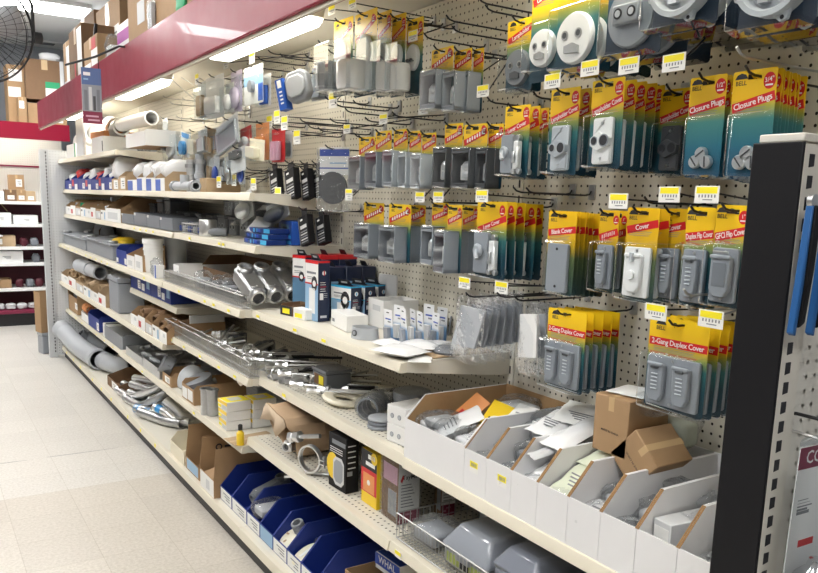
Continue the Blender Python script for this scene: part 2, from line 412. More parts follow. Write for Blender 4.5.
# ---------------------------------------------------------------- shelves
STICK = 0
def shelf(label, x0, y0, y1, zt, perf=False, tags=(), lipdrop=.034, brk=True):
    """steel gondola shelf: deck, folded front lip with price channel, end brackets"""
    t = thing('gondola_shelf', label, 'shelf', (x0, y0, zt-lipdrop))
    d = XP-x0-.003; L = y1-y0; zz = lipdrop
    mb = MB(); mb.box(.004, d, .003, L-.003, zz-(.0008 if perf else .004), zz, 'shelf_perf' if perf else 'shelf_beige'); mb.obj('deck', t, smooth=False)
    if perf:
        mb = MB(); mb.box(.004, d, .003, L-.003, zz-.014, zz-.012, 'hole_shade'); mb.obj('hole_shade_sheet', t, smooth=False)  # added dark sheet for the shade below the pierced deck
    mb = MB(); mb.prism([(0, 0), (-.010, .002), (-.005, zz-.006), (-.002, zz+.0005), (.02, zz+.0005), (.02, zz-.004), (.018, 0)], .002, L-.002, 'lip_beige'); lip = mb.obj('front_lip', t, bevel=.0012, seg=1)
    if brk:
        for yy in (.003, L-.006):
            mb = MB(); mb.prism([(.01, zz-.005), (d, zz-.005), (d, zz-.075), (d-.04, zz-.075), (.05, zz-.036), (.01, zz-.03)], yy, yy+.003, 'shelf_beige'); mb.obj('bracket', t, smooth=False)
    for y in tags:
        mb = MB(); yy = y-y0; w = .017
        mb.box(-.0115, -.0095, yy-w, yy+w, .002, zz-.010, 'white_paper'); mb.box(-.0119, -.0115, yy-w, yy+w, zz*.34, zz-.010, 'tag_yellow')
        mb.obj('price_sticker', lip, smooth=False)
    return t
def tagY(x, z, *pxs): return [Yat(p, x, z) for p in pxs]
S = SEAM
# bay 1
shelf('beige shelf under the row of white corrugated bins', 1.24, S[0]+.05, S[1], .797)
shelf('low shelf carrying the wire basket of grey covers', 1.195, S[0]+.05, S[1]-.005, .535, tags=[1.87])
# bay 2
shelf('short upper shelf holding the small white boxes', 1.222, S[1], S[2], 1.097, tags=tagY(1.22, 1.08, 260, 297, 326), lipdrop=.032)
shelf('perforated shelf with cream rings and bagged fittings', 1.252, S[1], S[2], .797, perf=True, tags=tagY(1.25, .78, 286), lipdrop=.036)
shelf('perforated shelf with the black, yellow and grey lamp boxes', 1.195, S[1], S[2], .53, perf=True)
# bay 3
shelf('shelf crossing behind the tee fittings, third bay', 1.215, S[2], S[3], 1.596)
shelf('shelf holding flat blue cartons and grey boxes', 1.238, S[2], S[3], 1.372, tags=tagY(1.24, 1.36, 192, 222, 226))
shelf('shelf with aluminium conduit bodies in the wire tray', 1.167, S[2], S[3], 1.097, tags=tagY(1.167, 1.08, 181, 207, 216, 231))
shelf('shelf of zinc hanger rods in the long wire tray', 1.2, S[2], S[3], .79, tags=tagY(1.2, .775, 173, 186, 202, 221, 237))
shelf('shelf carrying grey hubs and small yellow boxes', 1.172, S[2], S[3], .487, tags=tagY(1.172, .47, 196))
# bay 4
shelf('fourth bay shelf with white and blue bin boxes', 1.228, S[3], S[4], 1.598)
shelf('fourth bay shelf with brown bin and grey box trays', 1.226, S[3], S[4], 1.372, tags=tagY(1.226, 1.36, 136, 142, 148, 155))
shelf('fourth bay shelf with white tubs and blue bin', 1.165, S[3], S[4], 1.097, tags=tagY(1.165, 1.08, 146))
shelf('fourth bay shelf with hanging blue bins', 1.242, S[3], S[4]-.1, .942)
shelf('fourth bay shelf with white labelled boxes', 1.156, S[3], S[4], .742)
shelf('fourth bay low shelf with grey trays of fittings', 1.173, S[3], S[4], .49, tags=tagY(1.173, .475, 144))
# bays 5 and 6
for k, nm in ((4, 'fifth bay'), (5, 'farthest bay')):
    shelf(nm + ' top shelf stacked with white pipe fittings', 1.2, S[k], S[k+1], 1.868)
    shelf(nm + ' shelf with small blue bin boxes', 1.228, S[k], S[k+1], 1.598)
    shelf(nm + ' shelf with small cartons of fittings', 1.226, S[k], S[k+1], 1.372)
    shelf(nm + ' shelf with large grey boxes', 1.165, S[k], S[k+1], 1.097, tags=[S[k]+.2*j for j in range(1, 6)])
    shelf(nm + ' shelf with grey conduit couplings', 1.156, S[k], S[k+1], .742)
    shelf(nm + ' low shelf above the big grey elbows', 1.2, S[k], S[k+1], .472, tags=[S[k]+.3*j for j in range(1, 4)])
# base decks
DK = ['near bay base deck', 'base deck holding the row of blue bins', 'base deck with tall open cartons', 'base deck with steel elbows and blue tape', 'base deck with dark grey cartons', 'farthest base deck under the large grey elbows']
for k in range(6):
    t = thing('base_deck', 'beige ' + DK[k] + ', black kick below', 'base shelf', (1.15, S[k]+(.045 if k == 0 else 0), 0)); L = S[k+1]-S[k]-(.045 if k == 0 else 0)-(.016 if k == 5 else 0)
    mb = MB(); mb.box(.004, XP-1.153, .003, L-.003, .106, .110, 'shelf_beige'); mb.obj('deck', t, smooth=False)
    mb = MB(); mb.prism([(0, .068), (-.008, .07), (-.004, .104), (-.002, .1105), (.02, .1105), (.02, .068)], .002, L-.002, 'lip_beige'); lip = mb.obj('front_lip', t, bevel=.0012, seg=1)
    mb = MB(); mb.box(.016, .03, .0, L, .0, .07, 'kick_black'); mb.obj('kick_plate', t, smooth=False)
    if k >= 3:
        for j in range(3):
            mb = MB(); y = .2+.35*j; mb.box(-.0075, -.0055, y-.012, y+.012, .075, .098, 'tag_yellow'); mb.obj('price_sticker', lip, smooth=False)

# far end panel with slotted post
t = thing('end_divider', 'pale grey perforated panel closing the far end of the aisle shelving', 'end panel', (1.035, 8.0, 0))
mb = MB(); mb.box(.075, XP-1.035, .0, .004, .02, 1.955, 'panel_pale_xz'); mb.obj('perforated_sheet', t, smooth=False)
mb = MB(); mb.box(.075, XP-1.035, .012, .014, .02, 1.95, 'hole_shade'); mb.obj('backing', t, smooth=False)  # dark sheet added so the panel holes read as shaded
mat('post_pale', (.55, .57, .595), .45)
mb = MB(); mb.box(0, .075, -.012, .05, 0, 1.957, 'post_pale')
for k in range(60):
    z = .05+.0317*k; mb.box(.046, .056, -.0128, -.0118, z, z+.018, 'ink')
mb.obj('slotted_post', t, bevel=.003)

# near end panel: black front cover, slotted strip, pegboard return facing the camera
t = thing('end_divider', 'black-fronted upright with slotted cream edge at the near end', 'end panel', (1.11, .672, 0))
mb = MB(); mb.box(0, .007, .0, .083, .0, 1.684, 'black_soft'); mb.obj('black_cover', t, bevel=.002)
mat('panel_core', (.72, .69, .62), .5)
mb = MB()
mb.box(.008, XP-1.112, .004, .078, 1.6845, 1.697, 'panel_core'); mb.box(.008, XP-1.112, .062, .083, .0, 1.684, 'panel_core'); mb.box(.008, .07, .008, .062, 0, 1.684, 'panel_core')
mb.obj('panel_core', t, bevel=.002)
mb = MB(); mb.box(.008, .060, .001, .0075, .0, 1.68, 'panel_core')
for k in range(52):
    z = .03+.0317*k; mb.prism([(.020, z), (.034, z+.002), (.034, z+.020), (.020, z+.020)], .0002, .0012, 'ink', axis=1)
mb.obj('slotted_strip', t, bevel=.001, seg=1)
mb = MB(); mb.box(.072, XP-1.112, .034, .038, .02, 1.60, 'panel_beige_xz'); mb.obj('perforated_sheet', t, smooth=False)
mb = MB(); mb.box(.072, XP-1.112, .05, .052, .02, 1.60, 'hole_shade'); mb.obj('backing', t, smooth=False)  # dark sheet added as shade inside the near panel holes
mb = MB(); mb.box(.072, XP-1.112, .002, .034, 1.60, 1.684, 'panel_core'); mb.obj('top_rail', t, bevel=.003)

# ---------------------------------------------------------------- far cross aisle shelving
XL, XR, YF, YB = -3.2, 1.62, 10.08, 10.55
mb = MB(); mb.box(XL, XR, 9.93, 9.95, 2.15, 2.335, 'fascia_paint'); struct('trim_far_fascia', mb, bevel=.003)
mb = MB(); mb.box(XL, XR, 9.95, YB, 2.315, 2.335, 'soffit'); struct('ceiling_far_soffit', mb)
t = thing('wall_shelving', 'white pegboard and maroon backed shelving across the far aisle', 'shelving', (0, YB, 0))
mb = MB(); mb.box(XL, XR, 0, .0008, 1.43, 2.31, 'far_peg'); mb.obj('pegboard', t, smooth=False)
mb = MB(); mb.box(XL, XR, .012, .014, 1.43, 2.31, 'hole_shade'); mb.obj('backing', t, smooth=False)  # dark sheet added as shade behind the far peg holes
mb = MB(); mb.box(XL, XR, -.012, 0, 1.855, 1.875, 'maroon'); mb.obj('divider_strip', t)
mb = MB(); mb.box(XL, XR, 0, .02, .1, 1.43, 'maroon_dark'); mb.obj('maroon_back', t, smooth=False)
for x in (-.55, .67-.02):
    mb = MB(); mb.box(x, x+.03, -.014, 0, 1.44, 2.15, 'white'); mb.obj('upright', t)
FZ = [1.452, 1.192, .93, .74, .445]
for i, z in enumerate(FZ):
    t = thing('wall_shelf', ['white far shelf with small brown cartons, topmost of five', 'second white far shelf from the top, with white boxes', 'middle white far shelf of the five', 'fourth white far shelf from the top', 'lowest white far shelf, above the red base lip'][i], 'shelf', (0, YF, z-.035))
    mb = MB(); mb.box(XL, XR, .0, YB-YF, .03, .035, 'white'); mb.obj('deck', t, smooth=False)
    mb = MB(); mb.box(XL, XR, -.012, 0, 0, .035, 'white'); mb.obj('front_lip', t, bevel=.002)
t = thing('wall_plinth', 'red-edged base deck with black kick under the far shelving', 'base shelf', (0, YF, 0))
mb = MB(); mb.box(XL, XR, -.06, YB-YF, .15, .19, 'maroon'); mb.obj('red_deck', t, bevel=.004)
mb = MB(); mb.box(XL, XR, 0.01, .03, 0, .15, 'kick_black'); mb.obj('kick_plate', t)

t = thing('canopy_light', 'strip light under the far red canopy across the aisle', 'light', (.3, 10.25, 2.313))
mb = MB(); mb.prism([(-.07, 0), (.07, 0), (.055, -.055), (-.055, -.055)], -1.2, 1.2, 'soffit', axis=0); mb.obj('housing', t, bevel=.003)
mb = MB(); mb.prism([(-.062, -.055), (.062, -.055), (.045, -.085), (-.045, -.085)], -1.18, 1.18, 'tube_glow', axis=0); mb.obj('diffuser', t)
# ---------------------------------------------------------------- light
W = bpy.data.worlds.new('World'); SC.world = W; W.use_nodes = True
W.node_tree.nodes['Background'].inputs[0].default_value = (.97, .98, 1, 1); W.node_tree.nodes['Background'].inputs[1].default_value = .06
mat('fluor_glow', (1, 1, 1), .4, emit=(1, .99, .97), es=21)
LY = [-1.0, 1.4, 3.8, 6.2, 8.75]
LN = ['over the camera end', 'second from the near end', 'third from the near end', 'fourth from the near end', 'seen beyond the fan']
for i, y in enumerate(LY):
    t = thing('ceiling_light', 'long fluorescent ceiling light ' + LN[i], 'light', (-.1, y, 3.40 if y > 7.9 else 3.46))
    w = .42 if i == 4 else .3
    x1 = 1.75 if i == 4 else .55
    mb = MB(); mb.box(-1.72, x1, -w/2-.03, w/2+.03, -.04, 0, 'white'); mb.obj('housing', t, bevel=.004)
    mb = MB(); mb.box(-1.70, x1-.02, -w/2, w/2, -.058, -.04, 'fluor_glow'); mb.obj('diffuser', t)
t = thing('ceiling_vent', 'rectangular grey vent in the ceiling behind the fan', 'vent', (*aZ(45.5, 42.3, 3.40)[:2], 3.40))
mb = MB(); mb.box(-.3, .3, -.13, .13, -.015, 0, 'white'); mb.obj('frame', t, bevel=.003)
mb = MB(); mb.box(-.2, .1, -.07, .07, -.02, -.015, 'dark_grey'); mb.obj('slots', t)
# ================================================================ pegged cards and hooks
def hook(label, y, z, xtip, tagpos=None, tagw=.056, tagh=.034, tagx=None, chrome=False, group=None, up=.0):
    """peg hook: back plate, lower wire with an upturned tip, upper wire carrying the price tag"""
    t = thing('peg_hook', label, 'hook', (XP, y, z), group=group); L = XP-xtip; wm = 'steel_wire' if chrome else 'steel_dark'
    mb = MB(); pts = [(-.006, 0, .012), (-.012, 0, .003), (-.03, 0, 0), (-L+.03, 0, .0), (-L+.012, 0, .004), (-L, 0, .014)]
    mb.tube(pts, .0027, wm, 7); mb.obj('wire', t)
    mb = MB(); mb.box(-.006, 0, -.012, .012, -.012, .03, 'steel_wire' if chrome else 'zinc'); mb.obj('back_plate', t, bevel=.001, seg=1)
    if tagpos is not None:
        P = aX(*tagpos, tagx if tagx else xtip-.012); ly, lz, lx = P.y-y, P.z-z, P.x-XP
        mb = MB(); mb.tube([(-.006, 0, .022), (lx+.02, ly, lz+.004), (lx+.001, ly, lz)], .0021, wm, 6); mb.obj('upper_wire', t)
        mb = MB(); w, h = tagw/2, tagh/2
        mb.box(lx-.0012, lx, ly-w, ly+w, lz-h, lz+h, 'white_paper'); mb.box(lx-.0018, lx-.0012, ly-w*.86, ly+w*.86, lz+h*.12, lz+h*.86, 'tag_yellow')
        for k in range(6): mb.box(lx-.0017, lx-.0012, ly+w*(.6-.26*k)-.0012, ly+w*(.6-.26*k)+.0016, lz-h*.35, lz-h*.02, 'ink_grey')
        mb.box(lx-.0017, lx-.0012, ly-w*.5, ly+w*.3, lz-h*.66, lz-h*.55, 'ink_grey')
        o = mb.obj('price_tag', t, smooth=False)
    return t

def disc(mb, y, z, r, x0, x1, m, n=20):   # a disc facing -x between planes x0 (front) and x1
    mb.lathe([(r, 0), (r, x1-x0)], m, n, TR(x0, y, z) @ AXX)
def rnd(mb, y0, y1, z0, z1, c, x0, x1, m):  # chamfered rectangle plate facing -x
    mb.prism([(y0+c, z0), (y1-c, z0), (y1, z0+c), (y1, z1-c), (y1-c, z1), (y0+c, z1), (y0, z1-c), (y0, z0+c)], x0, x1, m, axis=0)

def product(kind, t, w, h):
    """what is sealed on the card; returns (thickness, y0, y1, z0, z1) of the plastic bubble around it"""
    mb = MB()
    if kind in ('round_grey', 'round_white', 'round_pale'):
        m = {'round_grey': 'box_grey', 'round_white': 'white', 'round_pale': 'box_mid'}[kind]; r = .43*w; zc = h*.33 if kind != 'round_pale' else h*.40
        mb.lathe([(r, 0), (r, .008), (r*.94, .013), (r*.55, .014), (0, .014)], m, 36, TR(0, 0, zc) @ AXMX)
        mb.obj('round_cover', t)
        q = MB()
        if kind == 'round_pale':
            q.box(-.03, -.013, -r*.55, r*.55, zc-r*.28, zc+r*.34, 'pvc_grey'); q.obj('outlet_block', t, bevel=.004)
            q = MB()
            for s in (-1, 1): disc(q, s*r*.28, zc+r*.05, r*.17, -.0315, -.029, 'ink'); disc(q, s*r*.28, zc+r*.05, r*.11, -.032, -.031, 'zinc')
            q.obj('outlet_holes', t)
        else:
            for s in (-1, 1): disc(q, s*r*.38+.06*r, zc+r*.14, r*.19, -.0155, -.013, 'steel_wire'); disc(q, s*r*.38+.06*r, zc+r*.14, r*.12, -.016, -.015, 'dark_grey')
            q.prism([(-r*.38, zc-r*.62), (r*.42, zc-r*.55), (r*.42, zc-r*.28), (-r*.05, zc-r*.2), (-r*.38, zc-r*.34)], -.018, -.012, 'steel_wire' if kind == 'round_white' else 'dark_grey', axis=0)
            q.obj('knockouts', t)
        return .036, -.47*w, .47*w, zc-r-.012, zc+r+.012
    if kind == 'ring':
        r = .45*w; zc = h*.46
        mb.lathe([(r*.80, .0), (r*.80, .024), (r*.86, .03), (r, .03), (r, 0)], 'box_pale', 40, TR(0, 0, zc) @ AXMX, closed=True); mb.obj('ring_body', t)
        q = MB(); q.lathe([(0, .004), (r*.5, .006), (r*.8, .004)], 'pvc_light', 30, TR(0, 0, zc) @ AXMX)
        for a in (.5, 1.9, 3.6, 5.2): q.cbox((-.01, r*.55*math.cos(a), zc+r*.55*math.sin(a)), (.014, r*.3, r*.2), 'zinc_bright', None)
        q.obj('mounting_plate', t)
        q = MB()
        for a in (-.3, 2.84, 1.3, 4.4):
            X = TR(0, 0, zc) @ Matrix.Rotation(a, 4, 'X'); q.prism([(r*.96, -.016), (r*1.18, -.006), (r*1.18, .006), (r*.96, .016)], -.016, -.006, 'box_pale', axis=0, X=X)
            disc(q, *(X @ Vector((0, r*1.1, 0)))[1:], .004, -.0166, -.016, 'ink', 8)
        q.obj('ears', t)
        return .045, -.49*w, .49*w, zc-r*1.25, zc+r*1.2
    if kind in ('lamp_grey', 'lamp_white', 'lamp_dark'):
        m = {'lamp_grey': 'box_pale', 'lamp_white': 'white', 'lamp_dark': 'dark_grey'}[kind]; y0, y1, z0, z1 = -.30*w, .30*w, .06*h, .575*h; zc = (z0+z1)/2; H = z1-z0
        rnd(mb, y0, y1, z0, z1, .004, -.010, -.001, m); mb.obj('cover_plate', t, bevel=.0015)
        q = MB(); m2 = m if kind != 'lamp_grey' else 'pvc_light'
        q.prism([(y0*.98, zc+H*.06), (y1*.2, zc+H*.2), (y1*.98, zc+H*.06), (y1*.98, zc-H*.1), (y1*.2, zc-H*.22), (y0*.98, zc-H*.1)], -.020, -.009, m2, axis=0)
        q.prism([(y1*.9, z1-.004), (y0*.3, z1-.004), (y1*.9, zc+H*.12)], -.0125, -.009, m2, axis=0); q.prism([(y0*.9, z0+.004), (y1*.3, z0+.004), (y0*.9, zc-H*.14)], -.0125, -.009, m2, axis=0)
        q.obj('raised_hub', t, bevel=.002)
        q = MB()
        for s, rr in ((.5, .10), (-.5, .14)):
            disc(q, s*y1*1.0, zc, rr*w*1.05, -.0215, -.0195, 'box_mid' if kind == 'lamp_white' else m2); disc(q, s*y1*1.0, zc, rr*w*.85, -.022, -.021, 'ink')
        for s in (-1, 1): disc(q, 0, zc+s*H*.38, .0035, -.0132, -.0100, 'zinc', 10)
        q.obj('threaded_holes', t)
        return .034, -.43*w, .43*w, .02*h, .61*h
    if kind == 'plugs':
        r = .115*w*1.35
        for i, (y, z) in enumerate(((.14*w, .155*h), (-.17*w, .15*h), (-.02*w, .235*h))[:3]):
            q = MB(); q.lathe([(r, 0), (r, .007), (r*.88, .010), (0, .010)], 'zinc_bright', 24, TR(-.002, y, z) @ AXMX)
            a = (.9, 1.5, -.6)[i]; q.box(-.0135, -.0115, -r*.8, r*.8, -.0013, .0013, 'dark_grey', TR(0, y, z) @ Matrix.Rotation(a, 4, 'X')); q.obj('plug', t)
        return .016, -.46*w, .46*w, .03*h, .60*h
    if kind in ('blank', 'blank_dark'):
        m = 'pvc_grey' if kind == 'blank' else 'dark_grey'
        rnd(mb, -.36*w, .36*w, .03*h, .615*h, .004, -.012, -.001, m); mb.obj('cover_plate', t, bevel=.002)
        q = MB()
        for z in (.10, .55): disc(q, 0, z*h, .0036, -.0135, -.0115, 'ink', 10)
        q.obj('screws', t); return .018, -.44*w, .44*w, .01*h, .65*h
    if kind in ('lever', 'lever_small'):
        m = 'pvc_grey'
        rnd(mb, -.02*w, .46*w, .06*h, .60*h, .004, -.014, -.001, m); mb.obj('cover_plate', t, bevel=.002)
        q = MB(); q.lathe([(.0, .0), (.12*w, 0), (.15*w, .008), (.11*w, .014), (0, .012)], 'pvc_light', 20, TR(-.014, .24*w, .36*h) @ AXMX); q.tube([(-.024, .24*w, .36*h), (-.034, .18*w, .30*h), (-.036, .12*w, .25*h)], .006, 'pvc_light', 8); q.obj('lever', t)
        q = MB(); q.box(-.022, -.004, -.30*w, -.14*w, .12*h, .50*h, 'white'); q.box(-.03, -.02, -.26*w, -.18*w, .2*h, .36*h, 'zinc_bright'); q.tube([(-.02, -.36*w, .14*h), (-.026, -.36*w, .33*h), (-.018, -.3*w, .42*h)], .005, 'white', 7)
        for s in (.10, .30): disc(q, -s*w, .09*h, .008, -.018, -.006, 'zinc_bright', 12)
        disc(q, -.22*w, .54*h, .010, -.018, -.004, 'zinc', 12); q.obj('switch_mechanism', t, bevel=.0015, seg=1)
        return .034, -.47*w, .49*w, .02*h, .63*h
    if kind in ('flip_white', 'flip_grey', 'duplex', 'gfci', 'gang'):
        m = {'flip_white': 'white', 'flip_grey': 'pvc_grey', 'duplex': 'pvc_grey', 'gfci': 'box_mid', 'gang': 'pvc_grey'}[kind]
        yw2 = .40*w if kind != 'gang' else .44*w; z0, z1 = .05*h, (.585*h if kind != 'gang' else .60*h); H = z1-z0
        rnd(mb, -yw2, yw2, z0, z1, .004, -.010, -.001, m); mb.obj('cover_plate', t, bevel=.002)
        cs = (0,) if kind != 'gang' else (.22*w, -.2*w)
        for c in cs:
            q = MB(); lw = .24*w if kind != 'gang' else .13*w; lw = .30*w if kind == 'gfci' else lw
            q.prism([(c-lw*.55, z0+H*.10), (c+lw*.55, z0+H*.10), (c+lw, z0+H*.24), (c+lw, z0+H*.84), (c-lw, z0+H*.84), (c-lw, z0+H*.24)], -.024, -.010, m, axis=0)
            q.box(-.028, -.022, c-lw*1.05, c+lw*1.05, z0+H*.80, z0+H*.88, m); q.obj('flip_lid', t, bevel=.004)
            q = MB()
            if kind == 'flip_white': disc(q, c, z0+H*.45, lw*.55, -.031, -.024, m, 6); q.box(-.032, -.024, c-lw*.2, c+lw*.2, z0+H*.72, z0+H*.90, 'box_pale')
            elif kind == 'gfci':
                q.box(-.0255, -.024, c-lw*.7, c+lw*.7, z0+H*.3, z0+H*.74, 'box_grey'); q.box(-.026, -.024, c-lw*.8, c+lw*.8, z0+H*.9, z0+H*.95, 'zinc')
            else:
                for k in range(5): q.box(-.027, -.024, c-lw*.42, c+lw*.42, z0+H*(.34+.075*k), z0+H*(.365+.075*k), 'box_pale')
                q.box(-.029, -.024, c-lw*.5, c+lw*.5, z0+H*.76, z0+H*.81, 'dark_grey')
            q.obj('lid_ribs', t, bevel=.001, seg=1)
        q = MB()
        for z in (z0+.008, z1-.008): disc(q, 0, z, .0035, -.0115, -.0095, 'zinc', 8)
        q.obj('screws', t)
        return .038, -.46*w, .46*w, .02*h, .63*h
    if kind.startswith('obox'):
        _, m = kind.split(':'); d = .052; y0, y1, z0, z1 = -.38*w, .38*w, .0*h, .62*h; H = z1-z0; k = (y1-y0)
        # open-fronted outlet box: four walls, back, and an inner mounting yoke
        mb.box(-d, 0, y0, y0+.005, z0, z1, m); mb.box(-d, 0, y1-.005, y1, z0, z1, m); mb.box(-d, 0, y0, y1, z1-.006, z1, m); mb.box(-d, 0, y0, y1, z0, z0+.012, m); mb.box(-.004, 0, y0, y1, z0, z1, m)
        mb.box(-d, -d+.004, y0, y1, z0+H*.06, z0+H*.13, m); mb.box(-d, -d+.004, y0, y1, z1-H*.14, z1-H*.07, m)
        mb.obj('outlet_box', t, bevel=.0015, seg=1)
        q = MB(); q.box(-.03, -.006, y0+k*.2, y1-k*.2, z0+H*.2, z0+H*.58, 'white_paper' if m != 'box_pale' else 'zinc'); q.ell((-.022, 0, z0+H*.55), (.018, k*.22, H*.14), 'zinc_bright', 9, 5); q.box(-.034, -.028, y0+k*.28, y1-k*.35, z0+H*.26, z0+H*.4, 'zinc_bright'); q.obj('hardware_bag', t, bevel=.004)
        return .054, y0-.003, y1+.003, z0-.002, z1+.004
    if kind in ('cyl_white', 'cyl_grey'):
        m = 'white_gloss' if kind == 'cyl_white' else 'pvc_light'; r = .34*w
        mb.lathe([(r*.98, 0), (r*.98, .01), (r*.9, .014), (0, .014)], 'white_gloss', 26, TR(0, -.02*w, .50*h) @ AXMX @ Matrix.Diagonal((1.25, 1, 1, 1))); mb.obj('base_disc', t)
        q = MB(); q.lathe([(r*.92, 0), (r*1.0, .01), (r*1.0, h*.30), (r*.9, h*.34), (r*.4, h*.36), (0, h*.36)], m, 24, TR(-.05, .05*w, .06*h)); q.obj('lamp_body', t)
        q = MB()
        if kind == 'cyl_grey':
            for a in range(6):
                an = a*PI/3+.2; q.tube([(-.05+r*1.05*math.cos(an), .05*w+r*1.05*math.sin(an), .06*h), (-.05+r*1.05*math.cos(an), .05*w+r*1.05*math.sin(an), .40*h)], .0022, 'box_pale', 6)
            for z in (.09, .26, .40): q.tube([(-.05+r*1.05*math.cos(x*PI/9), .05*w+r*1.05*math.sin(x*PI/9), z*h) for x in range(19)], .0022, 'box_pale', 6)
            q.obj('wire_guard', t)
        else:
            for s in (-1, 1): q.ell((-.02, s*.1*w, .46*h), (.008, .006, .006), 'dark_grey', 8, 5)
            q.box(-.024, -.013, -.2*w, .1*w, .44*h, .455*h, 'box_grey'); q.obj('screw_slots', t)
        return .09, -.42*w, .46*w, .03*h, .66*h
    raise ValueError(kind)

UNDER = {'screws': ('cover_plate',), 'lid_ribs': ('flip_lid',), 'knockouts': ('round_cover', 'body'), 'threaded_holes': ('raised_hub',), 'outlet_holes': ('outlet_block',), 'screw_slots': ('base_disc',), 'hardware_bag': (), 'ears': ('ring_body',), 'raised_hub': (), 'holes': ('plate',)}
def under(t):
    """pieces of a part go one level below it"""
    kids = list(t.children); used = {}
    for c in kids:
        for p in UNDER.get(c.name.split('.')[0], ()):
            q = sorted((k for k in kids if k.name.split('.')[0] == p), key=lambda k: k.name)
            if q: i = used.get(p+c.name.split('.')[0], 0); used[p+c.name.split('.')[0]] = i+1; c.parent = q[min(i, len(q)-1)]; break
def pegcard(kind, w, h, title, circ, label, cardm='bell_card', logo=True, thick_extra=0., bandz=.705, rot=.28, blister=True, wide=1.):
    """one carded product: card (with its print), product parts and the clear bubble; origin at the card's bottom centre, facing -x"""
    t = thing('hanging_card_pack', label, 'packaged part')
    mb = MB(); c = .005
    hs, hz0, hz1 = min(.015, w*.2), h*.945-.0065, h*.945+.0045
    mb.prism([(-w/2+c, 0), (w/2-c, 0), (w/2, c), (w/2, hz0), (-w/2, hz0), (-w/2, c)], 0, .0012, cardm, axis=0)
    mb.prism([(-w/2, hz0), (-hs, hz0), (-hs, hz1), (-w/2, hz1)], 0, .0012, cardm, axis=0); mb.prism([(hs, hz0), (w/2, hz0), (w/2, hz1), (hs, hz1)], 0, .0012, cardm, axis=0)
    mb.prism([(-w/2, hz1), (w/2, hz1), (w/2, h-c*.6), (w/2-c*.6, h), (-w/2+c*.6, h), (-w/2, h-c*.6)], 0, .0012, cardm, axis=0)
    if logo:
        y = w*.30; z = h*.912
        mb.prism([(y-.014, z+.003), (y+.014, z+.003), (y+.009, z+.011), (y, z+.014), (y-.009, z+.011)], -.0005, 0, 'ink', axis=0); mb.text('BELL', .0085, (-.0005, y, z-.005), 'ink', min(.032, w*.36))
    if circ:
        r = min(.145*w, .0125); y, z = -w*.34, h*.885
        mb.lathe([(r, 0), (r, .0004)], 'red_print', 18, TR(-.0004, y, z) @ AXX @ Matrix.Diagonal((1.25, 1, 1, 1))); mb.text(circ, r*.7, (-.0008, y, z+r*.15), 'white', r*1.7, rot=.1); mb.box(-.0008, -.0004, y-r*.6, y+r*.6, z-r*.75, z-r*.5, 'white')
    if title:
        z = h*bandz; bw = w*.5; bh = .0088; ca, sa = math.cos(rot), math.sin(rot)
        def R(u, v): return (-(u*ca - v*sa), z + u*sa + v*ca)
        mb.prism([R(-bw*.96, -bh), R(bw*.98/ca if rot < .05 else bw*.99, -bh), R(bw*.99, bh), R(-bw*.96, bh)], -.0004, 0, 'red_print', axis=0)
        if title == '~':
            for k in range(7): u = -w*.36+w*.105*k; a, b_ = R(u, -.003-.001*(k % 2)), R(u+w*.075, .004+.001*(k % 3)); mb.box(-.0008, -.0004, min(a[0], b_[0]), max(a[0], b_[0]), min(a[1], b_[1]), max(a[1], b_[1]), 'white')
        else: mb.text(title, .0118, (-.0007, 0, z), 'white', w*.93, rot=rot, spacing=.92)
        for k in range(3): mb.box(-.0004, 0, -w*.30+.004*k, w*.40, h*(bandz-.055-.02*k)+.0, h*(bandz-.05-.02*k), 'ink_grey')
    mb.obj('card', t, smooth=False)
    th, y0, y1, z0, z1 = product(kind, t, w, h)
    under(t)
    if blister:
        mb = MB(); e = .006; th += thick_extra
        mb.v = []; vs = [(-.0006, y0-e, z0-e), (-.0006, y1+e, z0-e), (-.0006, y1+e, z1+e), (-.0006, y0-e, z1+e), (-th, y0, z0), (-th, y1, z0), (-th, y1, z1), (-th, y0, z1)]
        mb.add(vs, [(4, 5, 6, 7), (0, 1, 5, 4), (1, 2, 6, 5), (2, 3, 7, 6), (3, 0, 4, 7)], 'blister'); mb.obj('clear_bubble', t, bevel=.006, seg=2)
    return t

def stack(kind, TL, TR_, yB, x, n, sp, title, circ, desc, where, tagpos=None, hk=True, tiltz=0., jit=.02, dropx=0., hkname=None, tagx=None, **kw):
    """a hook full of cards: the front one measured from its corners, the others behind it along the hook"""
    a, b = aX(*TL, x), aX(*TR_, x); w = a.y-b.y; zt = (a.z+b.z)/2; zb = Zat(yB, x, a.y) if not isinstance(yB, tuple) else aX(*yB, x).z; h = zt-zb; y = (a.y+b.y)/2
    front = (f'front {desc} {where}' if n > 1 else f'{desc} {where}')
    t0 = pegcard(kind, w, h, title, circ, front, **kw); t0.location = (x, y, zb); t0.rotation_euler = (random.uniform(-jit, jit)*.6, 0, tiltz)
    grp = f'{desc}s {where}'
    if n > 1: t0['group'] = grp
    for i in range(1, n):
        xx = x+sp*i
        if xx > XP-.012: break
        copy_tree(t0, (xx, y+random.uniform(-.002, .002), zb-.0008*i+random.uniform(-.002, .001)), (random.uniform(-jit, jit), 0, tiltz+random.uniform(-jit, jit)*1.5),
                  f'{ORD[i]} {desc} {where}')
    if hk: hook(('peg hook of the ' + desc.replace('yellow card with ', '').replace('card with ', '') + ' ' + where), y, zb+h*.945, x-.035, tagpos, tagx=tagx)
    return t0

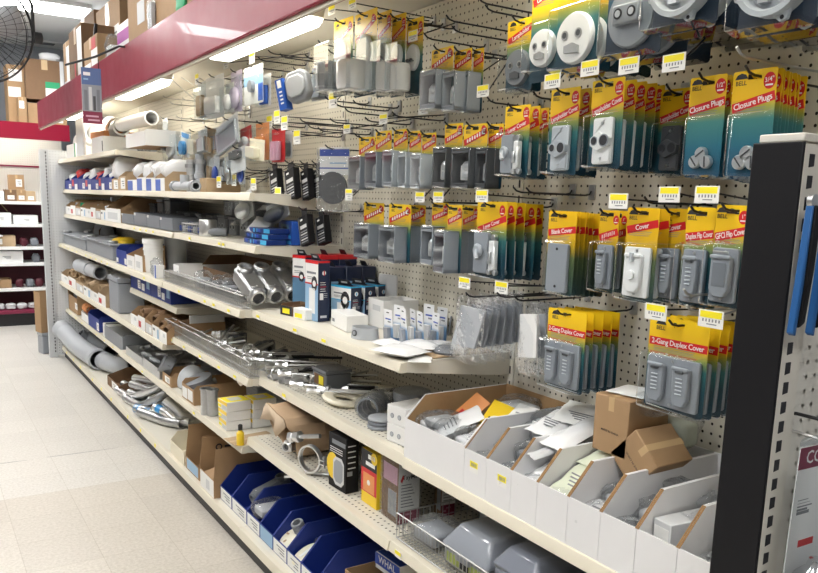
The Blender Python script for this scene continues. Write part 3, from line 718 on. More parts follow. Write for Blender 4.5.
# ---- bay 1, top row
stack('round_grey', (508.6, 19.6), (535.6, 18), 94, 1.44, 2, .03, 'Lampholder', None, 'yellow card with dark grey round cover', 'at the top left of the near bay', bandz=.80, rot=.3)
stack('round_white', (534, -18), (563, -22), 84, 1.37, 1, .04, 'Lampholder', None, 'card with half hidden white round cover', 'left of the big white round cover', (552.5, 81), tagx=1.33, bandz=.86)
stack('round_white', (561, -28), (603, -33), 75, 1.34, 5, .045, 'Lampholder Cover', None, 'card with large white round cover', 'at the top of the near bay', (590, 68), tagx=1.31, bandz=.90)
stack('round_pale', (612, -45), (668, -49), 62, 1.33, 3, .08, None, None, 'clear pack of round grey outlet cover', 'in the top row', (629, 65.5), tagx=1.31, cardm='navy_card', logo=False)
stack('ring', (660, -75), (726, -80), 36, 1.30, 5, .06, None, None, 'blue card with round grey ring box', 'in the top row', (674, 62.5), tagx=1.31, cardm='navy_card', logo=False)
stack('ring', (748, -82), (828, -88), 37, 1.30, 4, .07, None, None, 'blue card with round white ring box', 'top right corner above the black upright', cardm='navy_card', logo=False)
# ---- bay 1, second row
stack('lever', (505.5, 108.5), (530.8, 102.5), 178, 1.40, 3, .034, 'Lever Cover', '1/2"', 'yellow card with grey lever switch cover', 'in the second row')
stack('lamp_grey', (551.5, 89), (580.6, 87.5), 176, 1.39, 3, .036, 'Lampholder Cover', '1/2"', 'yellow card with grey two hole lampholder plate', 'in the second row')
stack('lamp_white', (593.5, 81), (626, 76.5), 170, 1.38, 5, .034, 'Lampholder Cover', '1/2"', 'yellow card with white two hole lampholder plate', 'in the second row')
stack('lamp_dark', (661, 91), (694, 86), 176, 1.50, 2, .04, 'Lampholder Cover', '1/2"', 'yellow card with dark lampholder plate', 'behind the half inch plug cards')
stack('plugs', (691.8, 76), (728.4, 75.5), 177.5, 1.40, 4, .018, 'Closure Plugs', '1/2"', 'yellow closure plug card with three discs', 'left of the black upright', cardm='plug_card', rot=.18)
stack('plugs', (735, 71.5), (779.5, 67), 179, 1.38, 9, .0125, 'Closure Plugs', '3/4"', 'large yellow closure plug card', 'beside the black upright', cardm='plug_card', rot=.2)
# ---- bay 1, third row
stack('lever', (478, 202.5), (508, 200.5), 276, 1.41, 5, .034, 'Lever Cover', '1"', 'yellow card with grey lever cover and switch', 'in the third row', (482, 196))
stack('blank', (549, 210), (577, 212), 292, 1.40, 8, .0155, 'Blank Cover', None, 'yellow card with grey blank cover plate', 'in the third row', cardm='flat_yellow_card', rot=.12, bandz=.76)
stack('flip_grey', (600.5, 212), (620, 208.5), 291, 1.42, 2, .03, '~', '1"', 'narrow yellow card with grey flip cover', 'left of the white cover', cardm='flat_yellow_card')
stack('flip_white', (627.6, 208), (660, 207.5), 299, 1.40, 3, .03, 'Cover', None, 'yellow card with white flip cover', 'in the third row', (618.5, 201), cardm='flat_yellow_card', rot=.2, bandz=.80)
stack('flip_grey', (664.5, 210), (688, 207), 301, 1.44, 2, .03, 'Cover', None, 'yellow card with grey flip cover', 'right of the white cover', (669.5, 194.5), cardm='flat_yellow_card', rot=.2, bandz=.80)
stack('duplex', (687, 208), (716, 206.5), 305, 1.38, 2, .03, 'Duplex Flip Cover', None, 'yellow card with grey duplex flip cover', 'in the third row', (707, 194.5), rot=.15, bandz=.72)
stack('gfci', (716.2, 208), (750, 202), 305, 1.37, 2, .03, 'GFCI Flip Cover', '1"', 'yellow card with grey flip cover', 'against the black upright', rot=.22, bandz=.72)
# ---- bay 1, fourth row
stack('gang', (548.6, 309), (587, 312), 384, 1.40, 5, .030, '2-Gang Duplex Cover', None, 'yellow card with grey double gang cover', 'in the middle of the near bay', rot=.0, bandz=.74)
stack('gang', (651, 316.5), (711, 325), 404, 1.36, 5, .030, '2-Gang Duplex Cover', None, 'large yellow card with grey double gang cover', 'beside the black upright', (656, 312), rot=.0, bandz=.74)
# ---- bay 2, top row
for i, (TL, TR_, kd, x, nm) in enumerate((((334, 22), (353, 16), 'cyl_grey', 1.40, 'grey caged lamp'), ((355.5, 14), (377.5, 8.5), 'cyl_white', 1.38, 'white lampholder'), ((378, 12), (391.5, 11), 'cyl_white', 1.44, 'white lampholder'), ((392, 15), (406, 14), 'cyl_white', 1.46, 'white lampholder'), ((407, 19), (423.5, 18), 'cyl_white', 1.48, 'white lampholder'))):
    pos = ['leftmost in the upper row', 'largest, in front of its row', 'third in the upper row', 'fourth in the upper row', 'at the right end of its row'][i]
    stack(kd, TL, TR_, 98, x, 1, .06, 'Lampholder', '1/2"', f'yellow card with {nm}', pos, [(319, 20), (332, 10), (352.5, 4), None, (413, 36)][i], tagx=[1.36, 1.36, 1.36, None, 1.44][i], bandz=.78, rot=.4)
for i, (TL, TR_, yb, x) in enumerate((((432, 49.7), (453.7, 46), 112, 1.44), ((455, 51), (472, 48), 113, 1.46), ((474, 50), (484, 47), 114, 1.50))):
    stack('obox:box_mid', TL, TR_, yb, x, 1, .05, '~', '1/2"', 'yellow card with open grey plate box', ['leftmost of three high on the pegboard', 'middle of three high on the pegboard', 'rightmost of three high on the pegboard'][i], [None, (423.5, 109), (483, 91)][i], tagx=1.42, bandz=.80)
# ---- bay 2, second row of outlet boxes
R2 = [((359, 139), (375, 135), 190, 'box_mid'), ((376, 134), (392, 128), 188, 'box_mid'), ((394, 131), (408, 127.6), 187, 'box_pale'), ((410, 133), (421.5, 129), 188, 'box_pale'), ((422.5, 135), (436.5, 131), 189, 'box_pale'), ((445, 126), (463, 121), 188, 'dark_grey'), ((464, 127), (488, 121), 188.5, 'dark_grey'), ((489, 126), (504, 122), 189, 'dark_grey')]
for i, (TL, TR_, yb, m) in enumerate(R2):
    c = {'box_mid': 'mid grey', 'box_pale': 'pale grey', 'dark_grey': 'black'}[m]
    stack('obox:'+m, TL, TR_, yb, 1.44 if i != 6 else 1.42, 1, .055, '~', '1/2"', f'yellow card with {c} outlet box', f'{ORD[i]} in the middle box row', {0: (349, 196), 4: (420, 197), 5: (438.5, 197)}.get(i), tagx=1.40, bandz=.80, wide=1.2)
# ---- bay 2, third row of outlet boxes
R3 = [((364, 203), (384, 202.5), 256, 1.46), ((389, 204.5), (411, 204), 260, 1.44), ((412, 206), (424.5, 205), 259, 1.50), ((433, 203), (448, 202.5), 263, 1.45), ((446.5, 206.5), (464, 203.5), 271, 1.42), ((466.5, 207), (478, 206), 264, 1.52)]
for i, (TL, TR_, yb, x) in enumerate(R3):
    stack('obox:box_mid', TL, TR_, yb, x, 2 if i in (1, 4) else 1, .06, '~', '3/4"', 'yellow card with open grey outlet box', f'{ORD[i]} in the lowest box row', None, bandz=.80, tiltz=[0, 0, 0, .05, -.12, 0][i])
# ---- bagged flat plates on long hooks, fourth row
def bag_plate(label, quad, x, m, group=None, lean=0.):
    """clear bag with a flat plate inside, hung from its top edge"""
    P = [aX(px, py, x) for px, py in quad]; zt = max(p.z for p in P); c = Vector((x, sum(p.y for p in P)/4, min(p.z for p in P)))
    t = thing('hanging_bagged_plate', label, 'packaged part', c, group=group)
    mb = MB(); mb.prism([(p.y-c.y, p.z-c.z) for p in P], -.004, .004, m, axis=0); mb.obj('plate', t, bevel=.001, seg=1)
    mb = MB(); y0, y1 = min(p.y for p in P)-c.y, max(p.y for p in P)-c.y; H = zt-c.z; n = 8; vs = []; fs = []
    for side in (-1, 1):
        for i in range(n+1):
            for j in range(n+1):
                u, v = i/n, j/n; e = math.sin(PI*u)*math.sin(PI*min(1, v*1.1))
                yl = (P[0].y-c.y)*v+(P[3].y-c.y)*(1-v); yr = (P[1].y-c.y)*v+(P[2].y-c.y)*(1-v)
                vs.append((side*(.0015+.008*e)+.004*math.sin(7*u+5*v), yl+.012+(yr-yl-.024)*u+.004*math.sin(9*v), -.045+(H+.075)*v))
    for s in range(2):
        for i in range(n):
            for j in range(n): a = s*(n+1)**2+i*(n+1)+j; fs.append((a, a+1, a+n+2, a+n+1))
    mb.add(vs, fs, 'soft_bag'); mb.obj('clear_bag', t)
    return t
for i in range(6):
    d = i*11.5; k = i*.012
    bag_plate(['front', 'second', 'third', 'fourth', 'fifth', 'rearmost'][i] + ' bagged grey blank plate hanging left of the bagged white plate', [(462+d*.9, 305-1*i), (486+d*.62, 311-1.0*i), (475+d*.80, 349-1.2*i), (452+d*.9, 344-1*i)], 1.36+k*2.2, 'pvc_light' if i == 0 else 'pvc_grey', 'bagged grey plates')
hook('dark peg hook of the bagged grey plates, at the small upper shelf', aX(474, 297, 1.36).y, aX(474, 297, 1.36).z, 1.33, (464.5, 283), tagx=1.35)
hook('second dark peg hook through the bagged grey plates', aX(508, 297, 1.4).y, aX(508, 297, 1.4).z, 1.36, (501.5, 287.5), tagx=1.37)
for i in range(3):
    d = 9*i; bag_plate(['front bagged white blank plate left of the double gang cards', 'second bagged plate behind the white one', 'third bagged plate behind the white one'][i], [(521+d, 314), (538+d, 314), (537+d, 358), (519+d, 357)], 1.42+.035*i, 'white' if i == 0 else 'pvc_light', 'bagged white plates')
hook('dark peg hook of the bagged white plate', aX(528, 304, 1.42).y, aX(528, 304, 1.42).z+.01, 1.37)
# ---- spare empty hooks
def spare(px, py, xt, n=1, label='', tg=None, ch=False):
    p = aX(px, py, xt); hook(label, p.y, p.z, xt, tg, chrome=ch, tagx=xt-.01 if tg else None)
SP = [((478, 2), 1.38), ((485, 10), 1.40), ((446, 20), 1.38), ((452, 31), 1.40), ((424, 38), 1.40), ((526, 193), 1.40), ((513, 192), 1.42), ((644, 203), 1.42), ((487, 102), 1.44), ((533, 97), 1.42), ((392, 116), 1.42), ((354, 137), 1.42), ((430, 202), 1.42), ((365, 121), 1.44)]
NM = ['topmost empty hook over the middle pegboard', 'empty hook just under the topmost one', 'empty hook left of the dark grey round cover', 'lower empty hook left of the dark grey round cover', 'empty hook over the open grey plate boxes', 'empty hook under the grey lever covers, longer one', 'empty hook under the grey lever covers, shorter one', 'empty hook over the white flip cover', 'empty hook above the grey lever cards', 'empty hook beside the dark round cover card', 'empty hook above the pale outlet boxes', 'empty hook above the first outlet box of the middle row', 'empty hook beside the tags of the box row', 'empty hook above the black disc bag']
TG = [None]*10 + [(383.5, 119), None, None, (347, 129)]
for (p, x), nme, tg in zip(SP, NM, TG): spare(*p, x, 1, 'dark ' + nme, tg)
# long chrome hooks beside the black upright
for i, (px, py) in enumerate(((683, 296), (686, 312), (736, 55))): spare(px, py, 1.30, 1, ['bright wire hook under the duplex flip cover', 'bright wire hook above the large double gang card', 'bright wire hook above the large closure plug cards'][i], (711, 319) if i == 1 else None, ch=True)
# ================================================================ loose goods: makers
def frame(a, b):
    """pose of a front edge running from a (left) to b (right) seen from the aisle: (location of its middle, yaw, width)"""
    ly = Vector((a.x-b.x, a.y-b.y)); w = ly.length; ly /= w
    return Vector(((a.x+b.x)/2, (a.y+b.y)/2, (a.z+b.z)/2)), math.atan2(-ly.x, ly.y), w
def onshelf(pL, pR, z): return frame(aZ(*pL, z), aZ(*pR, z))
def onplane(pxL, pxR, xf, z): return frame(Vector((xf, Yat(pxL, xf, z), z)), Vector((xf, Yat(pxR, xf, z), z)))
def hgt(py, loc): return Zat(py, loc.x, loc.y) - loc.z

def carton(label, loc, rz, w, d, h, m='kraft', style='closed', name='carton', cat='box', lab=None, inner=None, edge=None, group=None, front=1., flap=0., lt=.003, rot=None, slope=None):
    """cardboard box; local x runs back from its front face, y to its left. style: closed / open / bin (low front, sloped sides)"""
    t = thing(name, label, cat, loc, rz, group, rot); inner = inner or m
    mb = MB()
    if style == 'closed':
        mb.box(0, d, -w/2, w/2, 0, h, m); mb.obj('body', t, bevel=min(.0025, w*.03), seg=1)
        if m.startswith('kraft') and w > .06:
            mb = MB(); mb.box(0-.0006, d+.0006, -w*.08, w*.08, h, h+.0006, 'tape'); mb.box(-.0006, 0, -w*.08, w*.08, h*.75, h+.0006, 'tape'); mb.obj('tape', t, smooth=False)
    elif style == 'open':
        e = lt
        for q in ((0, e, -w/2, w/2), (d-e, d, -w/2, w/2), (e, d-e, -w/2, -w/2+e), (e, d-e, w/2-e, w/2)): mb.box(*q, 0, h, m)
        mb.box(0, d, -w/2, w/2, 0, e, m); mb.obj('body', t, smooth=False)
        if flap:
            for s in (-1, 1):
                mb = MB(); mb.box(0, d, -.0015, .0015, 0, flap, inner, TR(0, s*(w/2), h, 0, 0, -s*random.uniform(.5, 1.1))); mb.obj('flap', t, smooth=False)
            mb = MB(); mb.box(-.0015, .0015, -w/2, w/2, 0, flap*.9, inner, TR(d, 0, h, 0, .5)); mb.obj('flap', t, smooth=False)
    else:
        e = lt; hf = h*front; sl = slope if slope else (h-hf)*.9
        prof = [(0, 0), (d, 0), (d, h), (sl, h), (0, hf)]
        for s in (-1, 1):
            y = s*(w/2-e/2); mb.prism(prof, y-e/2, y+e/2, m, axis=1)
        mb.box(0, e, -w/2+e, w/2-e, 0, hf, m); mb.box(d-e, d, -w/2+e, w/2-e, 0, h, inner); mb.box(e, d-e, -w/2+e, w/2-e, 0, e, inner)
        mb.obj('body', t, smooth=False)
        if edge:
            for s in (-1, 1):
                mb = MB(); y = s*(w/2-e/2); L = math.hypot(sl, h-hf); an = math.atan2(h-hf, sl)
                mb.box(0, L, y-e/2-.0002, y+e/2+.0002, -.0004, .0008, edge, TR(0, 0, hf, 0, -an)); mb.obj('cut_edge', t, smooth=False)
    if lab:
        for iq, q in enumerate(lab if isinstance(lab, list) else [lab]):
            y0, y1, z0, z1, lm = q; hh = h*front if style == 'bin' else h
            mb = MB(); ex = .0007*iq; mb.box(-.0008-ex, -ex, -w/2+w*y0, -w/2+w*y1, hh*z0, hh*z1, lm)
            if lm in ('white_paper', 'white') and w > .05 and iq == 0 and not (isinstance(lab, list) and len(lab) > 1):
                for k in range(3): mb.box(-.0012, -.0008, -w/2+w*(y0+(y1-y0)*.15), -w/2+w*(y0+(y1-y0)*(.5+.12*k)), hh*(z0+(z1-z0)*(.25+.2*k)), hh*(z0+(z1-z0)*(.33+.2*k)), 'ink_grey')
            mb.obj('label_print', t, smooth=False)
    return t
def ebox(label, loc, rz, w, d, h, m='box_mid', name='electrical_box', cat='electrical box', group=None, lid=True, rot=None, hubs=True):
    t = thing(name, label, cat, loc, rz, group, rot)
    mb = MB(); mb.box(0, d, -w/2, w/2, 0, h*.86, m); mb.obj('body', t, bevel=min(w, d, h)*.05)
    mb = MB(); mb.box(-w*.02, d+w*.02, -w*.52, w*.52, h*.88, h, m)
    for sx in (.1, .9):
        for sy in (-.42, .42): mb.lathe([(w*.035, 0), (w*.035, w*.02)], 'zinc', 8, TR(d*sx, sy*w, h))
    mb.obj('lid', t, bevel=min(w, d, h)*.03, seg=1)
    if hubs:
        mb = MB()
        for sy in (-.22, .22): disc(mb, sy*w, h*.45, w*.12, -w*.012, w*.01, 'box_pale', 16); disc(mb, sy*w, h*.45, w*.08, -w*.016, -w*.011, 'dark_grey', 14)
        mb.obj('knockouts', t)
    under(t)
    return t
def elbow(label, P0, U, V, R, a0, a1, r, m='pvc_grey', ext=.08, name='conduit_elbow', cat='pipe', tape=None, group=None, bell=True):
    """swept bend: starts at P0 + R*U ... with straight ends and flared bells"""
    U = Vector(U).normalized(); V = (Vector(V) - U*Vector(V).dot(U)).normalized(); P0 = Vector(P0)
    pts = arc(P0, U, V, R, a0, a1, 18)
    d0 = (pts[0]-pts[1]).normalized(); d1 = (pts[-1]-pts[-2]).normalized()
    pts = [pts[0]+d0*ext] + pts + [pts[-1]+d1*ext]
    c = sum(pts, Vector())/len(pts); lo = min(p.z for p in pts)-r; c = Vector((c.x, c.y, lo)); pts = [p-c for p in pts]
    t = thing(name, label, cat, c, 0, group)
    mb = MB(); mb.tube(pts, r, m, 18, caps=False); mb.tube(pts, r*.86, 'dark_grey' if m.startswith('pvc') else 'steel_wire', 14, caps=False); mb.obj('bend', t)
    if bell:
        for e, dd in ((pts[0], d0), (pts[-1], d1)):
            mb = MB(); k = .05 if ext > .03 else ext
            X = Matrix.Translation(e) @ dd.to_track_quat('Z', 'Y').to_matrix().to_4x4()
            mb.lathe([(r*.86, .001), (r*1.10, .001), (r*1.10, -k), (r*1.0, -k*1.25), (r*.86, -k*1.25)], m, 18, X, closed=True); mb.obj('bell_end', t)
    if tape:
        for f in tape:
            i = int(f*(len(pts)-1)); q = (pts[min(i+1, len(pts)-1)]-pts[max(i-1, 0)]).normalized(); X = Matrix.Translation(pts[i]) @ q.to_track_quat('Z', 'Y').to_matrix().to_4x4()
            mb = MB(); mb.lathe([(r*.9, -.012), (r*1.05, -.012), (r*1.05, .012), (r*.9, .012)], 'blue_bright', 16, X, closed=True); mb.obj('tape_band', t)
    return t
def pipe_piece(label, a, b, r, m='pvc_grey', name='pipe_coupling', cat='pipe fitting', group=None, collar=True, bore=True):
    a, b = Vector(a), Vector(b); c = (a+b)/2; c.z = min(a.z, b.z)-r
    t = thing(name, label, cat, c, 0, group); mb = MB(); L = (b-a).length; X = Matrix.Translation(a-c) @ (b-a).to_track_quat('Z', 'Y').to_matrix().to_4x4()
    mb.lathe([(r*.8, 0), (r, 0), (r, L), (r*.8, L)], m, 18, X, closed=True); mb.obj('tube', t)
    if collar:
        mb = MB(); mb.lathe([(r*.95, L*.40), (r*1.12, L*.40), (r*1.12, L*.60), (r*.95, L*.60)], m, 18, X, closed=True); mb.obj('collar', t)
    return t
def conduit_body(label, loc, rz, L, r, m='zinc', group=None, rot=None):
    """cast angle body: long rounded box with a cover plate and two threaded hubs"""
    t = thing('conduit_fitting', label, 'conduit fitting', loc, rz, group, rot)
    mb = MB(); w = r*1.05
    mb.prism([(-w*.8, -w), (w*.8, -w), (w, -w*.6), (w, w*.7), (w*.7, w), (-w*.7, w), (-w, w*.7), (-w, -w*.6)], 0, L, m, axis=0, X=TR(0, 0, r)); mb.obj('body', t, bevel=r*.12)
    mb = MB(); mb.box(L*.05, L*.93, -w*.85, w*.85, r+w, r+w*1.12, m)
    for x in (.09, .89): mb.lathe([(r*.12, 0), (r*.12, r*.08)], 'zinc_bright', 8, TR(L*x, 0, r+w*1.12))
    mb.obj('cover_plate', t, bevel=.0015, seg=1)
    for X, k in ((TR(0, 0, r) @ AXMX, .5), (TR(L*.82, 0, r+w), .62)):
        mb = MB(); prof = [(r*.72, -.004), (r*.72, r*k)]
        for i in range(5): prof += [(r*(1.02 if i % 2 else .94), r*k - r*k*.18*i)]
        prof += [(r*1.0, -.004)]
        mb.lathe(prof, m, 22, X, closed=True); mb.lathe([(r*.72, .0), (0, .0005)], 'dark_grey', 18, X); mb.obj('threaded_hub', t)
    return t
def wire_tray(label, loc, rz, L, d, h, sp=.02, group=None, name='wire_basket', cat='basket', r=.0016, m='steel_wire'):
    """low welded basket; local y along its front, x to the back"""
    t = thing(name, label, cat, loc, rz, group)
    def rect(z): return [(0, -L/2, z), (0, L/2, z), (d, L/2, z), (d, -L/2, z), (0, -L/2, z)]
    mb = MB(); mb.tube(rect(h), r*1.8, m, 6); mb.tube(rect(h*.5), r*1.1, m, 5); mb.tube(rect(.004), r*1.5, m, 6); mb.obj('rim', t)
    mb = MB(); n = int(L/sp)
    for i in range(n+1):
        y = -L/2+L*i/n; mb.tube([(0, y, h), (0, y, .003), (d, y, .003), (d, y, h)], r, m, 5)
    k = max(2, int(d/(sp*1.5)))
    for i in range(1, k):
        x = d*i/k
        mb.tube([(x, -L/2, h), (x, -L/2, .003), (x, L/2, .003), (x, L/2, h)], r, m, 5)
    mb.obj('wires', t); return t
def bag(label, loc, size, m='polybag', core=None, seed=0, name='bagged_part', cat='packaged part', group=None, rz=0., rot=None, head=None):
    """crumpled clear bag, optionally around a part and with a printed header"""
    rr = random.Random(seed); t = thing(name, label, cat, loc, rz, group, rot); sx, sy, sz = size
    n, k = 14, 9; vs = []; fs = []
    for j in range(k+1):
        b = -PI/2+PI*j/k
        for i in range(n):
            a = 2*PI*i/n; q = 1+rr.uniform(-.16, .16); sg = lambda v, p: math.copysign(abs(v)**p, v)
            vs.append((sx/2*sg(math.cos(b), .6)*sg(math.cos(a), .6)*q, sy/2*sg(math.cos(b), .6)*sg(math.sin(a), .6)*q, max(0, sz/2+sz/2*sg(math.sin(b), .7)*(1+rr.uniform(-.12, .12)))))
    for j in range(k):
        for i in range(n): fs.append((j*n+i, j*n+(i+1) % n, (j+1)*n+(i+1) % n, (j+1)*n+i))
    mb = MB(); mb.add(vs, fs, m); mb.obj('bag_film', t, angle=70)
    if core:
        mb = MB(); cm = core if isinstance(core, str) else core[0]
        mb.box(-sx*.36, sx*.36, -sy*.38, sy*.38, sz*.08, sz*.62, cm); mb.obj('contents', t, bevel=min(sx, sy, sz)*.12)
        if m in ('white_film',): pass
    if head:
        mb = MB(); mb.box(-sx*.30, -sx*.26, -sy*.4, sy*.4, sz*.5, sz*.95, head); mb.obj('header_card', t)
    return t
def flatpack(label, loc, w, d, h, rz=0., m='white_paper', rot=None, seed=0, name='flat_package', cat='packaged part', group=None, prints=True):
    """paper or film envelope with a little body and print on top"""
    rr = random.Random(seed); t = thing(name, label, cat, loc, rz, group, rot); n = 7; vs = []; fs = []
    for s in (0, 1):
        for i in range(n+1):
            for j in range(n+1):
                u, v = i/n, j/n; e = (math.sin(PI*u)*math.sin(PI*v))**.5
                vs.append((-d/2+d*u+rr.uniform(-.003, .003), -w/2+w*v+rr.uniform(-.003, .003), h*.5+(h*.5*e*(1 if s else -1))*(1+rr.uniform(-.25, .25))))
    for s in range(2):
        for i in range(n):
            for j in range(n): a = s*(n+1)**2+i*(n+1)+j; q = (a, a+1, a+n+2, a+n+1); fs.append(q if not s else q[::-1])
    mb = MB(); mb.add(vs, fs, m); mb.obj('envelope', t, angle=60)
    if prints:
        mb = MB()
        for k in range(4): mb.box(-d*.3+.012*k, -d*.3+.012*k+.004, -w*.3, w*(.05+.08*k), h+.0005, h+.0012, 'ink_grey')
        mb.obj('print_lines', t, smooth=False)
    return t
def rod(label, a, b, r, m='zinc', end=True, group=None, ring=False):
    a, b = Vector(a), Vector(b); c = (a+b)/2; c.z = min(a.z, b.z)-r; t = thing('hanger_rod', label, 'rod fitting', c, 0, group)
    mb = MB(); mb.tube([a-c, b-c], r, m, 8); mb.obj('bar', t)
    if end:
        X = Matrix.Translation(a-c) @ (b-a).to_track_quat('Z', 'Y').to_matrix().to_4x4(); mb = MB()
        mb.lathe([(r*.9, -.004), (r*2.6, -.004), (r*2.6, .014), (r*2.1, .018), (r*2.1, .036), (r*2.7, .038), (r*2.7, .05), (r*.9, .052)], 'zinc_bright', 6, X, closed=True); mb.obj('clamp_end', t)
    if ring:
        X = Matrix.Translation(a-c) @ (b-a).to_track_quat('Z', 'Y').to_matrix().to_4x4() @ TR(0, .0, -.03, 0, PI/2)
        mb = MB(); mb.tube([(X @ Vector((.028*math.cos(q*PI/10), .028*math.sin(q*PI/10), 0))) for q in range(21)], .0045, 'zinc_bright', 7); mb.obj('ring', t)
    return t

mat('paper_greenish', (.66, .70, .56), .5)
# ================================================================ bay 1: white corrugated bins and what lies in them
BE = [1.944, 1.633, 1.534, 1.433, 1.335, 1.229, 1.127, 1.025, .920, .802]
BN = ['wide white bin with brown inside, at the end of the bin row', 'white bin with price sticker next to the wide bin', 'white bin holding bagged grey parts, third in the row', 'white bin full of white envelopes, fourth in the row', 'white bin with yellowish bag, under the square carton', 'white bin under the tilted brown carton', 'white bin with a rounded empty side, right of the tilted carton', 'white bin holding a pale carton and black box', 'white bin with folded papers, nearest the black upright']
binroots = []
for i in range(9):
    y0, y1 = BE[i], BE[i+1]; w = y0-y1-.0015
    if i == 0:
        t = carton(BN[i], (1.243, (y0+y1)/2, .797), 0, w, .40, .192, 'bin_white', 'bin', 'corrugated_bin', 'bin', inner='bin_kraft', edge='bin_white', front=.64, slope=.072, lt=.0035)
        mb = MB(); mb.box(.004, .396, w/2-.0046, w/2-.0036, .004, .12, 'bin_kraft'); mb.prism([(.004, .12), (.396, .12), (.396, .190), (.072, .190)], w/2-.0046, w/2-.0036, 'bin_kraft', axis=1); mb.obj('brown_lining', t, smooth=False)
    else:
        t = carton(BN[i], (1.243, (y0+y1)/2, .797), 0, w, .40, .192, 'bin_white', 'bin', 'corrugated_bin', 'bin', edge='kraft_edge', front=.61, slope=.072, lt=.0035)
    if i in (1, 2):
        mb = MB(); y = (w*.05 if i == 1 else w*-.15); mb.box(-.0008, 0, y-.018, y+.018, .06, .092, 'white_paper'); mb.box(-.0012, -.0008, y-.017, y+.017, .074, .091, 'tag_yellow')
        for k in range(5): mb.box(-.0016, -.0012, y-.012+.005*k, y-.0095+.005*k, .077, .087, 'ink_grey')
        mb.obj('price_sticker', t, smooth=False)
zb = .797+.012
def inbin(i, f=.5): return (BE[i]+BE[i+1])/2 if f == .5 else BE[i]+(BE[i+1]-BE[i])*f

# wide bin: papers, yellow cards and a blue printed sheet
flatpack('white instruction sheet lying at the front of the wide bin', (1.345, 1.80, .925), .10, .15, .016, -.5, 'film_white', rot=(.15, -.45, -.5), seed=1)
flatpack('white sheet with blue printed logo beside the first divider', (1.345, 1.69, .925), .085, .17, .012, .1, 'film_white', rot=(-.25, -.42, .1), seed=2)
t = flatpack('blue printed card edge standing at the first divider', (1.315, 1.664, .918), .016, .11, .012, 0, 'ink_blue', rot=(0, -.5, .05), seed=3, prints=False)
bag('clear bag lying at the front left of the wide bin', (1.33, 1.86, .90), (.12, .10, .05), core='paper_grey', seed=4)
for i, (x, y, r, l) in enumerate(((1.45, 1.74, (.3, -.5, .4), 'yellow card poking out of the wide bin, larger'), (1.42, 1.85, (.2, -.7, -.3), 'orange tipped card standing at the left of the wide bin'))):
    t = thing('loose_card', l, 'packaged part', (x, y, .945), rot=r); mb = MB(); mb.box(-.07, .06, -.045, .045, 0, .002, ('yellow', 'orange')[i]); mb.box(-.04, -.01, -.03, .03, .002, .0025, 'red_print' if i else 'ink'); mb.obj('card', t)
flatpack('white folded label sheet behind the yellow card in the wide bin', (1.50, 1.685, .945), .10, .12, .02, .3, 'white_paper', rot=(.1, -.35, .3), seed=6)
bag('clear bag at the back of the wide bin', (1.56, 1.78, .93), (.12, .14, .06), core='paper_grey', seed=7)
bag('clear bag of grey clips behind the first divider', (1.53, 1.585, .93), (.14, .09, .07), core='box_pale', seed=8)
# others
for j in range(3):
    bag(['grey bagged boxes stacked at the front of the third bin', 'bagged grey box behind the first in the third bin', 'bag with printed header in the third bin'][j], (1.29+.06*j, inbin(2)+.012*(j-1), .845+.045*j), (.075, .075, .07), core=('box_pale', 'box_mid', 'paper_grey')[j], seed=10+j, head='white_paper' if j == 2 else None)
flatpack('bag printed with dark barcodes on the third bin', (1.43, inbin(2), .985), .085, .15, .03, .2, 'film_white', rot=(.1, -.2, .2), seed=14)
t = flatpack('large white header card lying across the third and fourth bins', (1.50, 1.455, 1.02), .12, .14, .006, .4, 'white_paper', rot=(.08, -.18, .45), seed=15)
flatpack('long white film bag lying over the fourth bin', (1.43, inbin(3)+.01, .98), .08, .20, .035, .0, 'film_white', rot=(.05, -.22, .05), seed=16, prints=False)
flatpack('grey and white flat strip in the fourth bin', (1.36, inbin(3)+.015, .958), .03, .16, .012, .0, 'paper_grey', rot=(.3, -.15, -.1), seed=17, prints=False)
flatpack('white pouch at the front of the fourth bin', (1.31, inbin(3), .885), .08, .12, .03, 0, 'film_white', rot=(0, -.35, 0), seed=18, prints=False)
t = flatpack('yellowish printed bag in the fifth bin', (1.335, inbin(4), .915), .08, .13, .02, .05, 'paper_greenish', rot=(.1, -.42, .05), seed=19)
flatpack('second yellowish bag behind it in the fifth bin', (1.43, inbin(4)-.005, .955), .085, .14, .03, -.1, 'paper_greenish', rot=(.05, -.3, -.1), seed=20, prints=False)
ebox('pale grey box at the front of the fifth bin', (1.26, inbin(4), .803), 0, .085, .06, .07, 'box_pale', hubs=False)
flatpack('printed paper roll in the sixth bin', (1.30, inbin(5), .86), .08, .09, .03, 0, 'film_white', rot=(0, -.5, 0), seed=21)
bag('crumpled clear bag standing against the pegboard behind the tilted carton', (1.56, 1.19, 1.0), (.07, .12, .11), core='paper_greenish', seed=22)
bag('shiny clear bag on top of the tilted brown carton', (1.47, 1.19, 1.095), (.10, .09, .05), seed=23)
carton('pale grey carton standing in the eighth bin', (1.285, inbin(7)+.022, .803), -.1, .05, .17, .13, 'paper_grey', lab=(.1, .9, .1, .9, 'white_paper'))
carton('small black box beside the pale carton in the eighth bin', (1.315, inbin(7)-.025, .803), 0, .035, .12, .085, 'black')
flatpack('folded printed papers in the nearest bin', (1.33, inbin(8), .87), .085, .14, .02, 0, 'film_white', rot=(0, -.35, 0), seed=24)
flatpack('grey edged sheet lying in the nearest bin', (1.40, inbin(8)+.01, .90), .08, .16, .01, 0, 'paper_grey', rot=(.1, -.3, 0), seed=25, prints=False)
bag('clear bag half hidden behind the black upright', (1.31, inbin(8)-.01, .84), (.1, .08, .05), core='paper_grey', seed=26)
